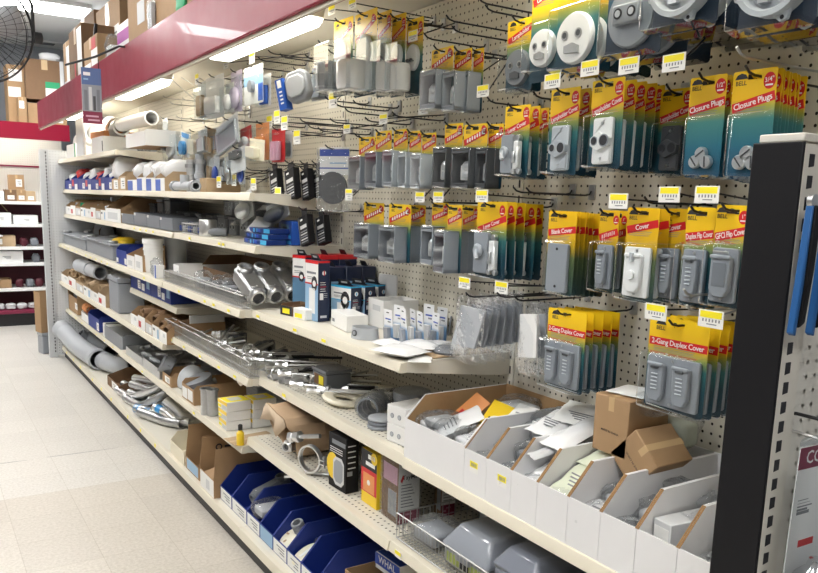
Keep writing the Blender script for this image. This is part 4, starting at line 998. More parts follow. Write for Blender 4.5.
# more small bagged parts in the bins
for i in range(1, 9):
    for j in range(3):
        bag(f'{["front", "middle", "rear"][j]} small bag of grey parts in the {ORD[i]} bin from the wide end', (1.288+.085*j, inbin(i)+.006*(j-1), .835+.028*j), (.085, .088, .075), core=('box_pale', 'paper_grey', 'box_mid')[(i+j) % 3], seed=800+i*5+j) if not (i == 7 and j == 0) else None
for j in range(6): bag(['first', 'second', 'third', 'fourth', 'fifth', 'sixth'][j] + ' bag of pale parts filling the wide bin, from its left', (1.325+.10*(j % 2), 1.90-.047*j, .868), (.11, .08, .075), core=('film_white', 'paper_grey')[j % 2], seed=860+j)
# two brown cartons on top
X0 = 1.385; P = aX(627.3, 434.3, X0); Ptop = aX(629, 402, X0); L = aX(593, 427, X0)
wy = L.y-P.y
t = carton('square brown carton standing on the bins', (X0, P.y+wy/2, .9905), 0, wy, .145, Ptop.z-.9905, 'kraft'); mb = MB(); mb.text('MADE IN CHINA', .0055, (-.0006, 0, .055), 'ink', .06, rot=-.05); mb.obj('print', t)
flatpack('white sheet lying on top of the square brown carton', (X0+.08, P.y+wy/2, Ptop.z+.001), .10, .11, .008, .2, 'white_paper', seed=30, prints=False)
B = aX(635.5, 429.5, 1.385); A = aX(609.5, 452, 1.385); Cc = aX(654, 470, 1.385)
wa = (A-B).length; wc = (Cc-B).length; ang = math.atan2(B.z-A.z, A.y-B.y)
t = thing('carton', 'tilted brown carton leaning across the white bins', 'box', B, rot=(-ang, 0, 0))
mb = MB(); mb.box(0, .125, 0, wa, -wc, 0, 'kraft'); mb.obj('body', t, bevel=.0025, seg=1)
mb = MB(); mb.box(-.0006, .1256, -.0006, .0, -wc*.58, -wc*.42, 'tape'); mb.box(-.0006, .0, wa*.0, wa*.25, -wc*.58, -wc*.42, 'tape'); mb.obj('tape', t, smooth=False)
mb = MB(); mb.text('MADE IN CHINA', .0055, (-.0006, wa*.55, -wc*.55), 'ink', .06, rot=PI/2+.0); mb.obj('print', t)

# ================================================================ bay 1 low shelf: wire basket of weatherproof covers
wire_tray('long wire basket of weatherproof covers on the low near shelf', (1.215, 1.40, .536), 0, 1.06, .40, .085, .0165, r=.0014)
def dome(label, loc, w, d, h, m1, m2, rz=0., clear=False):
    t = thing('weatherproof_cover', label, 'electrical cover', loc, rz)
    mb = MB(); mb.box(0, d, -w/2, w/2, 0, h*.38, m1); mb.obj('back_frame', t, bevel=.006)
    mb = MB(); k = .16
    vs = [(-.006, -w*.53, h*.38), (d*1.02, -w*.53, h*.38), (d*1.02, w*.53, h*.38), (-.006, w*.53, h*.38), (-.006, -w*.53, h*.52), (d*1.02, -w*.53, h*.52), (d*1.02, w*.53, h*.52), (-.006, w*.53, h*.52), (d*k, -w*.36, h), (d*(1-k), -w*.36, h), (d*(1-k), w*.36, h), (d*k, w*.36, h)]
    fs = [(3, 2, 1, 0)] + [(a, b, b+4, a+4) for a, b in ((0, 1), (1, 2), (2, 3))] + [(3, 0, 4, 7)] + [(a, b, b+4, a+4) for a, b in ((4, 5), (5, 6), (6, 7))] + [(7, 4, 8, 11), (8, 9, 10, 11)]
    mb.add(vs, fs, m2); mb.obj('dome_lid', t, bevel=.012, seg=3)
    mb = MB(); mb.box(-.012, 0, -w*.16, w*.16, h*.30, h*.46, m1); mb.obj('latch', t, bevel=.003)
    if clear:
        mb = MB(); mb.box(-.001, 0, -w*.45, w*.42, h*.06, h*.32, 'label_green'); mb.box(-.0015, -.001, -w*.1, w*.1, h*.1, h*.28, 'ink'); mb.obj('label_print', t, smooth=False)
    return t
mat('cover_clear', (.34, .37, .42), .10, spec=.9); mat('cover_grey', (.20, .22, .27), .16, spec=.7); mat('cover_dark', (.07, .075, .10), .2); mat('label_green', (.35, .42, .10), .5)
dome('clear domed cover in plastic wrap, biggest in the wire basket', (1.245, 1.615, .545), .20, .22, .125, 'pvc_grey', 'cover_clear', clear=True)
bag('crumpled clear wrapped cover at the left end of the wire basket', (1.30, 1.835, .545), (.14, .15, .075), core='pvc_light', seed=31)
dome('grey domed cover on a stack, middle of the wire basket', (1.235, 1.395, .60), .155, .20, .10, 'cover_grey', 'cover_grey')
ebox('grey cover base under the middle domed cover', (1.237, 1.395, .545), 0, .15, .19, .05, 'cover_grey', name='weatherproof_cover', cat='electrical cover', hubs=False)
dome('dark blue-grey cover near the right end of the wire basket', (1.235, 1.20, .56), .165, .2, .105, 'cover_dark', 'cover_dark')
dome('second dark cover beside it, partly under the bin shelf', (1.24, 1.0, .56), .165, .2, .105, 'cover_dark', 'cover_dark')
dome('dark cover at the back of the basket behind the clear dome', (1.45, 1.62, .56), .18, .15, .12, 'dark_grey', 'cover_dark')
bag('clear wrapped small cover at the back of the basket', (1.50, 1.80, .55), (.1, .1, .11), core='box_pale', seed=32)
# ================================================================ bay 2 upper small shelf
Z5 = 1.0985
def lampbox(label, pL, pC, pR, py, z, top, front, side, depth=None, win=None, group=None, tab=True, title=None, redtop=False, hh=None):
    """printed lamp carton: pL-pC is its front edge, pC-pR its right side, on the plane z; py = top of its front left corner"""
    a, c, b = aZ(*pL, z), aZ(*pC, z), aZ(*pR, z); loc, rz, w = frame(a, c); h = hh or hgt(py, a); d = depth or (b-c).length
    t = thing('lamp_carton', label, 'box', loc, rz, group)
    mb = MB(); mb.box(0, d, -w/2, w/2, 0, h, side); mb.obj('body', t, bevel=.0015, seg=1)
    mb = MB(); e = .0006
    mb.box(-e, 0, -w/2, w/2, 0, h*.62, front); mb.box(-e, 0, -w/2, w/2, h*.62, h, 'white'); mb.box(-e*2, 0, -w/2, w/2, h*.945, h, top)
    mb.box(-e*2, -e, -w*.5, w*.5, h*.60, h*.625, top); 
    mb.box(-e*2, -e, -w*.28, w*.18, h*.12, h*.54, 'white' if win != 'dark' else 'steel_blue'); mb.lathe([(w*.22, 0), (w*.22, e)], 'ink', 18, TR(-e*2, -w*.22, h*.62) @ AXX @ Matrix.Diagonal((1.3, 1, 1, 1))); mb.lathe([(w*.12, 0), (w*.12, e)], 'white', 14, TR(-e*3, -w*.22, h*.62) @ AXX)
    mb.box(-e*2, -e, -w*.34, w*.36, h*.775, h*.81, 'ink_grey')
    for k in range(2): mb.box(-e*2, -e, -w*.2, w*.35, h*(.715-.03*k), h*(.725-.03*k), 'ink_grey')
    mb.obj('front_print', t, smooth=False)
    mb = MB(); y = -w/2
    mb.box(0, d, y-e, y, h*.945, h, top) if redtop else mb.box(0, d, y-e, y, h*.965, h, top)
    mb.lathe([(d*.16, 0), (d*.16, e)], 'white', 18, TR(d*.5, y-e, h*.80) @ AXY); mb.box(d*.47, d*.56, y-e*2, y-e, h*.76, h*.84, top)
    mb.box(d*.15, d*.45, y-e, y, h*.36, h*.47, 'white')
    for k in range(5): mb.box(d*.18, d*(.62+.04*(k % 3)), y-e, y, h*(.64-.035*k), h*(.648-.035*k), 'white_paper' if k != 2 else 'red_print')
    for k in range(3): mb.box(d*.5, d*.8, y-e, y, h*(.46-.03*k), h*(.467-.03*k), 'paper_grey')
    mb.box(d*.2, d*.75, y-e, y, h*.06, h*.10, 'paper_grey')
    mb.obj('side_print', t, smooth=False)
    if tab:
        mb = MB(); mb.box(0, .002, -w*.36, w*.36, 0, .004, 'black', TR(d*.4, 0, h, 0, -.5)); X = TR(d*.4, 0, h, 0, -.5)
        mb.prism([(-w*.34, 0), (w*.34, 0), (w*.28, .026), (-w*.28, .026)], 0, .0015, 'black', axis=0, X=X); mb.prism([(-w*.15, .010), (w*.15, .010), (w*.15, .018), (-w*.15, .018)], -.0005, .002, 'paper_grey', axis=0, X=X); mb.obj('hang_tab', t, smooth=False)
    return t
T1 = lampbox('tall blue and white lamp carton with red stripe, front left of the upper shelf', (305.2, 318.4), (317.8, 322), (330.3, 321.4), 259, Z5, 'red_print', 'blue_pale', 'navy')
lampbox('darker tall lamp carton just behind the front red striped one', (292.6, 310), (305, 312), (316, 311.5), 254.5, Z5, 'red_print', 'steel_blue', 'navy', win='dark')
T2 = lampbox('white and blue carton with cyan top and hang tab', (331, 320.5), (350.5, 324.5), (362, 323.4), 284, Z5, 'cyan', 'blue_pale', 'navy')
c0 = T2.matrix_basis.copy(); w2 = .075
for i, (px, l) in enumerate(((366.5, 'navy carton with cyan top behind the white and blue one'), (382, 'rearmost navy carton with cyan top, nearest the pegboard'))):
    d = T2.location + Vector((math.cos(T2.rotation_euler.z), math.sin(T2.rotation_euler.z), 0))*(.071*(i+1)); d.y -= .002
    copy_tree(T2, d, T2.rotation_euler.copy(), l)
# row of navy cartons with blue windows behind, red-topped ones above them
def navybox(label, x, y, z, w, d, h, win=True, red=False):
    t = thing('lamp_carton', label, 'box', (x, y, z)); mb = MB(); mb.box(0, d, -w/2, w/2, 0, h, 'navy'); mb.obj('body', t, bevel=.0015, seg=1)
    mb = MB(); e = .0007
    for f in (0, 1):
        if f == 0: mb.box(-e, 0, -w*.36, w*.36, h*.24, h*.72, 'blue_pale'); mb.box(-2*e, 0, -w*.18, w*.12, h*.3, h*.62, 'paper_grey')
        else: mb.box(d*.16, d*.84, -w/2-e, -w/2, h*.24, h*.72, 'blue_pale'); mb.box(d*.36, d*.62, -w/2-2*e, -w/2, h*.3, h*.62, 'steel_blue')
    if red: mb.box(-e, d+e, -w/2-e, w/2+e, h*.93, h+e, 'red_print')
    mb.obj('print', t, smooth=False)
    mb = MB(); X = TR(d*.5, 0, h, 0, -.5); mb.prism([(-w*.34, 0), (w*.34, 0), (w*.28, .024), (-w*.28, .024)], 0, .0015, 'black', axis=0, X=X); mb.obj('hang_tab', t, smooth=False)
    return t
for i, x in enumerate((1.415, 1.497, 1.572)):
    navybox(['navy carton with pale blue window, front of its row', 'navy carton with pale blue window, second in its row', 'navy carton with pale blue window, next to the pegboard'][i], x, 2.862, Z5, .083, .074 if i < 2 else .066, .208)
for i, (x, y) in enumerate(((1.42, 2.95), (1.51, 2.95))):
    navybox(['red topped navy carton behind the tall lamp cartons', 'second red topped navy carton near the pegboard'][i], x, y, Z5, .085, .083, .25, red=True)
t = carton('grey folded card wedge between the navy cartons and the white box', (1.60, 2.66, Z5), .3, .10, .006, .19, 'paper_grey', name='loose_card', cat='card')
# small shelf-edge boxes
l, r, w = onshelf((280.5, 314), (292, 316.5), Z5); carton('small brown box with a black and yellow front on the shelf edge', l, r, w, .10, .048, 'kraft_dark', 'bin', front=.8, lab=[(.0, 1, 0, 1, 'ink'), (.2, .8, .2, .75, 'tag_yellow')])
l, r, w = onshelf((293, 318), (305, 321), Z5); carton('small white box with a yellow label in front of the dark lamp carton', l, r, w, .045, .044, 'white', lab=(.25, .85, .15, .55, 'tag_yellow'))
# white cartons
l, r, w = onshelf((331, 324.5), (346.5, 332.5), Z5); carton('plain white carton at the front of the upper shelf', l, r, w, .085, hgt(309, aZ(331, 324.5, Z5)), 'white', lab=[(.1, .5, .55, .8, 'white_paper'), (.75, .9, .3, .5, 'ink_grey')])
l, r, w = onshelf((368, 324), (383, 329.5), Z5); carton('open topped white carton behind the plain white one', l, r, w, .15, hgt(297, aZ(368, 324, Z5)), 'white', 'open', lab=(.2, .7, .6, .8, 'paper_grey'))
# white and blue carded switches standing in a row
for i, (px, py, xx) in enumerate(((389, 331, 1.36), (397, 330, 1.40), (405, 331, 1.36), (413, 328, 1.44), (421, 330, 1.40), (428, 326, 1.48), (434, 327, 1.46), (441, 325, 1.52))):
    p = aX(px, py, xx); y = Yat(px, xx, Z5)
    t = thing('small_card_pack', ['leftmost', 'second', 'third', 'fourth', 'fifth', 'sixth', 'seventh', 'rightmost'][i] + ' white and blue card in the row standing behind grey plates', 'packaged part', (xx, y, Z5), rot=(0, random.uniform(-.12, .05), random.uniform(-.25, .25)), group='white and blue cards behind the grey plates')
    hh = .115+.01*(i % 3); mb = MB(); mb.box(0, .002, -.026, .026, 0, hh, 'white_blue_card'); mb.box(-.0006, 0, -.008, .008, hh*.9, hh*.93, 'ink'); mb.box(-.0006, 0, -.018, .016, hh*.70, hh*.74, 'ink_blue'); mb.box(-.0006, 0, -.016, .002, hh*.62, hh*.66, 'ink_grey'); mb.obj('card', t, smooth=False)
    mb = MB(); mb.box(-.014, 0, -.014, .014, hh*.1, hh*.48, 'white' if i % 2 else 'box_mid'); mb.obj('switch', t, bevel=.002)
t = thing('small_card_pack', 'blue card leaning by the pegboard end of the card row', 'packaged part', (1.57, 2.06, Z5), rot=(0, -.1, .1)); mb = MB(); mb.box(0, .003, -.03, .03, 0, .10, 'blue'); mb.box(-.001, 0, -.02, .02, .02, .06, 'blue_pale'); mb.obj('card', t, smooth=False)
# grey oval ring, grey plates, film bags
t = thing('extension_ring', 'grey oval extension ring with round knockout on the shelf edge', 'electrical box', (*aZ(365, 338, Z5)[:2], Z5), rz=.3)
mb = MB(); prof = [(.052, 0), (.056, 0), (.052, .040), (.048, .040)]; mb.lathe(prof, 'pvc_light', 32, Matrix.Diagonal((.75, 1, 1, 1)), closed=True); mb.obj('ring_wall', t)
mb = MB(); disc(mb, .012, .021, .011, -.0425, -.036, 'dark_grey', 16); disc(mb, .012, .021, .007, -.044, -.042, 'pvc_grey', 16); mb.obj('knockout', t)
for i in range(8):
    p0 = aZ(396+6.5*i, 340-.9*i, Z5); t = thing('cover_plate', ['front', 'second', 'third', 'fourth', 'fifth', 'sixth', 'seventh', 'rearmost'][i] + ' grey plate in the upright file of plates on the upper shelf', 'electrical cover', (p0.x+.02, p0.y-.01, Z5), rot=(0, .12, -.62), group='file of grey plates')
    mb = MB(); mb.box(0, .006, -.042, .042, 0, .072, 'pvc_light' if i % 2 == 0 else 'pvc_grey'); mb.obj('plate', t, bevel=.0015, seg=1)
    if i == 0:
        mb = MB(); disc(mb, .008, .022, .007, -.0012, .001, 'dark_grey', 14); disc(mb, -.018, .022, .007, -.0012, .001, 'dark_grey', 14); mb.obj('holes', t)
t = thing('spray_tube', 'white tube with yellow foot beside the grey ring', 'tube', (*aZ(388.5, 337, Z5)[:2], Z5)); mb = MB(); mb.lathe([(.012, 0), (.012, .07), (.009, .075), (0, .075)], 'white', 14); mb.obj('tube', t); mb = MB(); mb.lathe([(.0125, .002), (.0125, .012)], 'tag_yellow', 14); mb.obj('yellow_band', t)
for i, (px, py, w, d, rz, l) in enumerate(((400, 356, .16, .12, .3, 'white film bag lying on the front of the upper shelf'), (420, 351, .13, .13, -.4, 'white film bag behind it on the upper shelf'), (437, 349, .13, .10, .9, 'white film bag nearest the hanging grey plates'), (388, 347, .10, .08, .1, 'small white film bag touching the grey ring'))):
    p = aZ(px, py, Z5); flatpack(l, (p.x, p.y, Z5+.001), w, d, .034 if i < 2 else .026, rz, 'film_white', seed=40+i, prints=False)
p = aZ(420, 362, Z5); flatpack('stiff white sheet at the shelf corner', (p.x+.02, p.y+.03, Z5+.001), .12, .07, .006, -.6, 'white_paper', seed=45, prints=False)
carton('flat brown cardboard sheet on the right end of the upper shelf', (1.34, 2.0, Z5), 0, .11, .25, .006, 'kraft_pale', name='cardboard_sheet', cat='cardboard')
t = thing('round_cover', 'dark round cover in film on the brown sheet', 'electrical cover', (*aZ(450, 352, Z5+.007)[:2], Z5+.0065)); mb = MB(); mb.lathe([(.055, 0), (.058, .006), (.05, .016), (.03, .019), (0, .02)], 'box_grey', 26); mb.obj('disc', t); mb = MB(); mb.lathe([(.062, .0), (.06, .018), (.03, .026), (0, .027)], 'polybag', 20); mb.obj('film', t)

# ================================================================ bay 2 perforated shelf (rings, bags, square box)
ZH = .7985
# square grey box with a yellow label
a, c, b = aZ(312.5, 390, ZH), aZ(325.5, 396.5, ZH), aZ(343.5, 394, ZH); l, r, w = frame(a, c)
t = ebox('dark grey square box with a yellow label on the perforated shelf', l, r, w*1.05, .115, hgt(366, a), 'box_grey', hubs=False)
mb = MB(); hh = hgt(366, a); mb.box(-.001, 0, -w*.38, w*.36, hh*.36, hh*.78, 'kraft_dark'); mb.box(-.0015, -.001, -w*.34, w*.0, hh*.4, hh*.74, 'tag_yellow'); mb.obj('label_print', t, smooth=False)
def ringthing(label, p, R, rr, m, rot=(0, 0, 0), flat=1., name='reducing_ring', cat='ring'):
    t = thing(name, label, cat, p, rot=rot); mb = MB(); n = 8
    prof = [(R+rr*math.cos(2*PI*i/n), rr*flat*math.sin(2*PI*i/n)) for i in range(n)]; mb.lathe(prof, m, 36, TR(0, 0, rr*flat), closed=True); mb.obj('ring', t); return t
p = aZ(339, 404, ZH); ringthing('large cream flange ring tilted at the front of the perforated shelf', (p.x+.02, p.y, ZH+.006), .062, .026, 'ivory', (.12, .12, 0), .45)
p = aZ(366, 397, ZH); ringthing('cream flange ring lying behind the bagged coupling', (p.x+.06, p.y+.02, ZH), .07, .02, 'ivory', (0, 0, 0), .6)
p = aZ(393, 394, ZH); ringthing('flat cream ring at the back by the pegboard', (min(p.x+.04, 1.56), p.y, ZH), .062, .02, 'ivory', (0, 0, 0), .5)
p = aZ(362, 418, ZH); t = thing('bagged_coupling', 'clear bag of grey ribbed couplings in front of the grey tub', 'packaged part', (p.x+.05, p.y, ZH), rz=-.9)
for k in range(3):
    mb = MB(); mb.lathe([(.036, -.018), (.042, -.016), (.042, .016), (.036, .018)], 'box_mid', 22, TR(.0, -.05+.042*k, .043) @ AXY, closed=True); mb.obj('coupling', t)
mb = MB(); mb.lathe([(.02, -.085), (.047, -.075), (.049, .0), (.046, .075), (.015, .088)], 'polybag', 16, TR(0, 0, .05) @ AXY); mb.obj('bag_film', t)
for i in range(3):
    p = aZ(369.5, 429, ZH); t = thing('round_cover', ['lowest', 'middle', 'top'][i] + ' grey disc of the stack of three at the shelf edge', 'electrical cover', (p.x+.045+.003*i, p.y+.002*i, ZH+.0135*i)); mb = MB(); mb.lathe([(.045, 0), (.048, .004), (.046, .010), (.040, .0125), (0, .0125)], ('pvc_grey', 'box_grey', 'pvc_light')[i], 28); mb.obj('disc', t)
p = aZ(397, 427, ZH); t = thing('round_box', 'tall round grey box in shrink film beside the brown bin side', 'electrical box', (p.x+.07, p.y+.02, ZH)); mb = MB(); mb.lathe([(.060, 0), (.062, .09), (.066, .092), (.066, .118), (.058, .122), (0, .122)], 'pvc_grey', 32); mb.obj('body', t); mb = MB(); mb.lathe([(.070, 0), (.069, .12), (.05, .127), (0, .128)], 'polybag', 24); mb.obj('film', t)
for i in range(2):
    a, c = aZ(385.5, 440, ZH), aZ(404, 447.5, ZH); l, r, w = frame(a, c); l.x += .003
    h0 = .062
    t = carton(['lower', 'upper'][i] + ' small white box with two grey dots, stacked pair by the bins', (l.x, l.y, ZH+(h0+.001)*i), r, w, .13, h0, 'white', name='spotted_box'); mb = MB()
    for s in (-.18, .2): disc(mb, s*w, h0*.45, .0085, -.0015, 0, 'box_mid', 16); disc(mb, s*w, h0*.45, .006, -.0018, -.001, 'pvc_light', 14)
    mb.obj('print', t)
# clamps and rods on this shelf edge
def clamp(label, p, rot, R=.042, m='zinc_bright'):
    t = thing('ring_clamp', label, 'pipe clamp', p, rot=rot); mb = MB(); mb.lathe([(R-.004, -.010), (R+.003, -.010), (R+.003, .010), (R-.004, .010)], m, 30, TR(0, 0, R+.004), closed=True) if 0 else mb.lathe([(R-.004, 0), (R+.003, 0), (R+.003, .02), (R-.004, .02)], m, 30, closed=True); mb.obj('band', t)
    mb = MB()
    for s in (-1, 1): mb.cbox((R+.012, s*.008, .010), (.024, .004, .022), m); 
    mb.tube([(R+.016, -.025, .01), (R+.016, .025, .01)], .004, 'zinc', 8); mb.lathe([(.008, 0), (.008, .006)], 'zinc', 6, TR(R+.016, .016, .01) @ AXY); mb.obj('bolt_lugs', t); return t
p = aZ(288, 384, ZH); clamp('zinc ring clamp lying at the front of the perforated shelf', (p.x+.03, p.y, ZH+.003), (.1, .05, 2.6))
p = aZ(271, 381, ZH); clamp('second zinc ring clamp beside the hanger rods', (p.x+.05, p.y, ZH+.004), (.2, .1, 2.2), .038)
for i in range(36):
    rr = random.Random(100+i); y = 2.70+.028*i*.8+rr.uniform(-.02, .02); x = 1.29+rr.uniform(0, .20); z = ZH+.009+.006*(i % 5)
    a = Vector((x, y, z+rr.uniform(0, .015))); an = rr.uniform(-1.0, .45); L = rr.uniform(.26, .42); b = a+Vector((math.cos(an)*L*.55, -math.sin(an+.7)*L*.8, rr.uniform(-.004, .03)))
    b.x = min(b.x, 1.62)
    if i % 6 == 0: a.x = 1.262; a.z += .02
    rod(f'zinc hanger rod in the loose heap on the perforated shelf', a, b, .0048+.0015*(i % 2), ('zinc', 'steel_wire', 'steel_dark')[i % 3], True, 'heap of hanger rods', ring=(i % 7 == 3))
a = aX(238, 384, 1.235); rod('thick zinc clamp rod sticking out over the shelf edge', aX(240, 381, 1.24), (1.42, aX(240, 381, 1.24).y-.16, ZH+.06), .010, 'zinc_bright', True)
for i, (x, y, r0) in enumerate(((1.55, 2.35, .03), (1.52, 2.45, .026))):
    bag(['dark bag of fittings at the back of the perforated shelf', 'second dark bag of fittings at the back near the square box'][i], (x, y, ZH), (.12, .13, .07), core='dark_grey', seed=50+i)

# ================================================================ bay 2 lower perforated shelf (lamp boxes)
ZF = .5315
def printbox(label, pL, pC, pR, py, z, base, d=None):
    a, c, b = aZ(*pL, z), aZ(*pC, z), aZ(*pR, z); l, r, w = frame(a, c); h = hgt(py, a); d = d or (b-c).length
    t = thing('lamp_carton', label, 'box', l, r); mb = MB(); mb.box(0, d, -w/2, w/2, 0, h, base); mb.obj('body', t, bevel=.0015, seg=1); return t, w, d, h
t, w, d, h = printbox('black lamp box with a yellow circle and grey lantern on its front', (328.5, 484), (345.5, 494.5), (360.5, 494), 431, ZF, 'black_soft')
mb = MB(); e = .0007; mb.lathe([(w*.34, 0), (w*.34, e)], 'yellow', 26, TR(-e, w*.26, h*.40) @ AXX @ Matrix.Diagonal((1.2, 1, 1, 1))); rnd(mb, -w*.40, w*.22, h*.08, h*.60, w*.14, -2*e, -e, 'paper_grey'); rnd(mb, -w*.34, w*.16, h*.14, h*.55, w*.12, -3*e, -2*e, 'box_mid'); mb.box(-e, 0, -w*.46, w*.3, h*.82, h*.9, 'box_grey')
for k in range(3): mb.box(-e, 0, -w*.3, w*.42, h*(.74-.04*k), h*(.755-.04*k), 'paper_grey')
for k in range(5): mb.box(d*.15, d*.75, -w/2-e, -w/2, h*(.85-.1*k), h*(.87-.1*k), 'paper_grey')
mb.box(d*.1, d*.5, -w/2-e, -w/2, h*.32, h*.40, 'ink_grey'); mb.obj('print', t, smooth=False)
t, w, d, h = printbox('yellow lamp box with red panel and orange lamp picture', (361, 500), (376, 510.5), (383, 509.5), 447, ZF, 'yellow', .10)
mb = MB(); mb.box(-e, 0, -w/2, w/2, h*.66, h, 'ink'); mb.box(-2*e, 0, -w*.38, w*.05, h*.86, h*.94, 'white'); mb.box(-2*e, 0, -w*.38, w*.2, h*.73, h*.80, 'white'); mb.box(-e, 0, -w/2, w/2, h*.22, h*.66, 'red_print'); mb.box(-2*e, -e, -w*.36, w*.36, h*.24, h*.58, 'orange'); mb.ell((-2*e, 0, h*.42), (.002, w*.1, h*.05), 'white', 12, 6)
mb.lathe([(w*.2, 0), (w*.2, e)], 'yellow', 16, TR(-2*e, -w*.33, h*.90) @ AXX); mb.obj('print', t, smooth=False)
def taymac(label, pL, pC, pR, py, lead):
    t, w, d, h = printbox(label, pL, pC, pR, py, ZF, 'paper_grey'); mb = MB(); y = -w/2
    mb.box(0, d, y-e, y, 0, h*.2, 'maroon'); 
    for k in range(14): disc_y = (k*37 % 14)/14; mb.box(d*(.03+.94*disc_y), d*(.06+.94*disc_y), y-2*e, y-e, h*(.03+.1*((k*5) % 3)/2), h*(.06+.1*((k*5) % 3)/2), 'pink')
    mb.box(0, d, y-e, y, h*.2, h, 'white'); mb.prism([(d*.08, h*.70), (d*.2, h*.80), (d*.24, h*.74), (d*.15, h*.66)], y-2*e, y-e, 'red_print', axis=1)
    vs, fs, ww = text_geo('TayMac'); k = h*.10; mb.add([(d*.58+vx*k, y-2*e, h*.745+vy*k) for vx, vy, _ in vs], fs, 'ink')
    for k in range(8): mb.box(d*.12, d*(.60+.05*(k % 4)), y-2*e, y-e, h*(.62-.05*k), h*(.633-.05*k), 'ink_grey')
    mb.box(-e, 0, -w/2, w/2, 0, h, 'kraft_dark'); mb.box(-2*e, -e, -w*.4, w*.1, h*.1, h*.5, 'box_mid'); mb.box(-2*e, -e, -w*.44, w*.4, h*.62, h*.9, 'pink'); mb.obj('print', t, smooth=False)
    if lead:
        mb = MB(); mb.box(-.006, d+.006, -w/2-.006, w/2+.006, -.0, h+.008, 'polybag'); mb.obj('film', t, bevel=.004)
    return t
taymac('grey boxed cover in clear film with a red logo', (381.5, 513), (397.5, 525), (421, 523), 453, True)
taymac('second boxed cover with red logo, deeper on the shelf behind the bin shelf', (434, 512), (441, 517), (455, 515), 455, False)
# brown paper bag, ring clamp on a strap, rods
mat('bag_paper', (.50, .35, .22), .8, noise=.12, nscale=14); mat('bag_pale', (.66, .52, .38), .8)
p = aZ(262, 455, ZF); t = thing('paper_bag', 'crumpled brown paper bag lying open toward the aisle', 'paper bag', (1.225, 2.86, ZF))
rr = random.Random(5); n, k = 18, 8; vs = []; fs = []
for j in range(k+1):
    u = j/k; R = .108*(1-.30*u**3); x = .0+.37*u
    for i in range(n):
        a = 2*PI*i/n; q = 1+rr.uniform(-.09, .09); sg = lambda v, pw: math.copysign(abs(v)**pw, v)
        vs.append((x+rr.uniform(-.01, .01)-.05*math.sin(a)*(1-u), R*1.15*sg(math.cos(a), .75)*q, max(.0015, R*.98+R*.98*sg(math.sin(a), .75)*q)))
for j in range(k):
    for i in range(n): fs.append((j*n+i, j*n+(i+1) % n, (j+1)*n+(i+1) % n, (j+1)*n+i))
fs.append(tuple(k*n+i for i in range(n)))
mb = MB(); mb.add(vs, fs, 'bag_paper'); mb.obj('bag_body', t, angle=25, solid=.0015)
mb = MB(); m0 = vs[:n]; fl = [(m0[i][0]-.004, m0[i][1], m0[i][2]) for i in range(2, 9)]; fl2 = [(-.035+rr.uniform(-.02, .01), fl[i][1]*.9+.055, fl[i][2]*.62+.01*(i % 2)) for i in range(7)]
mb.add(fl+fl2, [(i, i+1, 8+i, 7+i) for i in range(6)], 'bag_pale'); mb.obj('torn_flap', t, angle=25, solid=.0015)
conduit_body('shiny fitting inside the mouth of the paper bag', (1.225, 2.80, ZF+.03), .5, .09, .02, 'zinc_bright')
clampz = aX(311, 457, 1.23); clamp('big upright ring clamp standing on the lower perforated shelf', (1.235, clampz.y, ZF+.066), (PI/2, 0, -1.15), .052)
rod('heavy bolt rod lying on top of the big ring clamp', aX(291, 437, 1.22), aX(320, 436, 1.28), .009, 'zinc', True)
rod('long zinc rod poking out over the lower shelf edge', aX(284.5, 477, 1.175), (1.42, 2.43, ZF+.04), .0055, 'zinc_bright', False)
rod('second zinc rod lying under the ring clamp', (1.215, 2.60, ZF+.008), (1.40, 2.40, ZF+.012), .0065, 'zinc', False)
bag('clear bag of parts behind the big ring clamp', (1.34, 2.50, ZF), (.1, .12, .10), core='box_mid', seed=61)

# ================================================================ bay 2 base deck: blue bins
ZD = .1112
DB = [((220.5, 499), 3.35), ((232, 507), 3.24), ((247, 520), 3.09), ((260, 533), 2.93), ((273, 548), 2.78), ((287, 563), 2.63), ((301, 579), 2.48), ((318, 598), 2.32)]
YD = [Yat(p[0], 1.19, ZD) for p, _ in DB]
for i in range(7):
    y0, y1 = YD[i], YD[i+1]; w = y0-y1-.002
    carton(['blue bin next to the white fronted carton', 'second blue bin, with a dark conduit body', 'third blue bin, with a clear bag', 'fourth blue bin, mostly empty', 'fifth blue bin, holding the cream round fitting', 'sixth blue bin, with a cream oval plate', 'seventh blue bin, under the perforated shelf corner'][i], (1.19, (y0+y1)/2, ZD), 0, w, .43, .16, 'bin_blue', 'bin', 'corrugated_bin', 'bin', inner='bin_blue', front=.42, slope=.085, lt=.004, lab=(.04, .96, .05, .95, 'white_paper' if i != 3 else 'blue_pale'))
yc = lambda i: (YD[i]+YD[i+1])/2
conduit_body('dark grey conduit body lying in the second blue bin', (1.27, yc(1), ZD+.055), .15, .19, .026, 'box_grey', rot=(0, -.25, .15))
conduit_body('smaller grey conduit body in the first blue bin', (1.36, yc(0), ZD+.02), -.2, .15, .022, 'box_mid', rot=(0, -.2, -.2))
bag('crumpled clear bag heaped in the third blue bin', (1.27, yc(2), ZD+.06), (.16, .13, .07), core='paper_grey', seed=70)
bag('clear bag at the back of the third blue bin', (1.42, yc(2), ZD+.05), (.15, .12, .07), core='box_mid', seed=71)
t = thing('round_lampholder', 'cream round lampholder with a grey threaded spout in the fifth blue bin', 'lamp fitting', (1.27, yc(4)+.01, ZD+.04), rot=(0, -.45, .1))
mb = MB(); mb.lathe([(.0, 0), (.066, 0), (.07, .01), (.066, .03), (.05, .04), (0, .042)], 'ivory', 32); mb.obj('body', t)
mb = MB()
for k in range(5): a = .4+k*1.25; mb.box(.03, .045, -.004, .004, .038, .043, 'kraft_pale', Matrix.Rotation(a, 4, 'Z'))
mb.obj('slots', t)
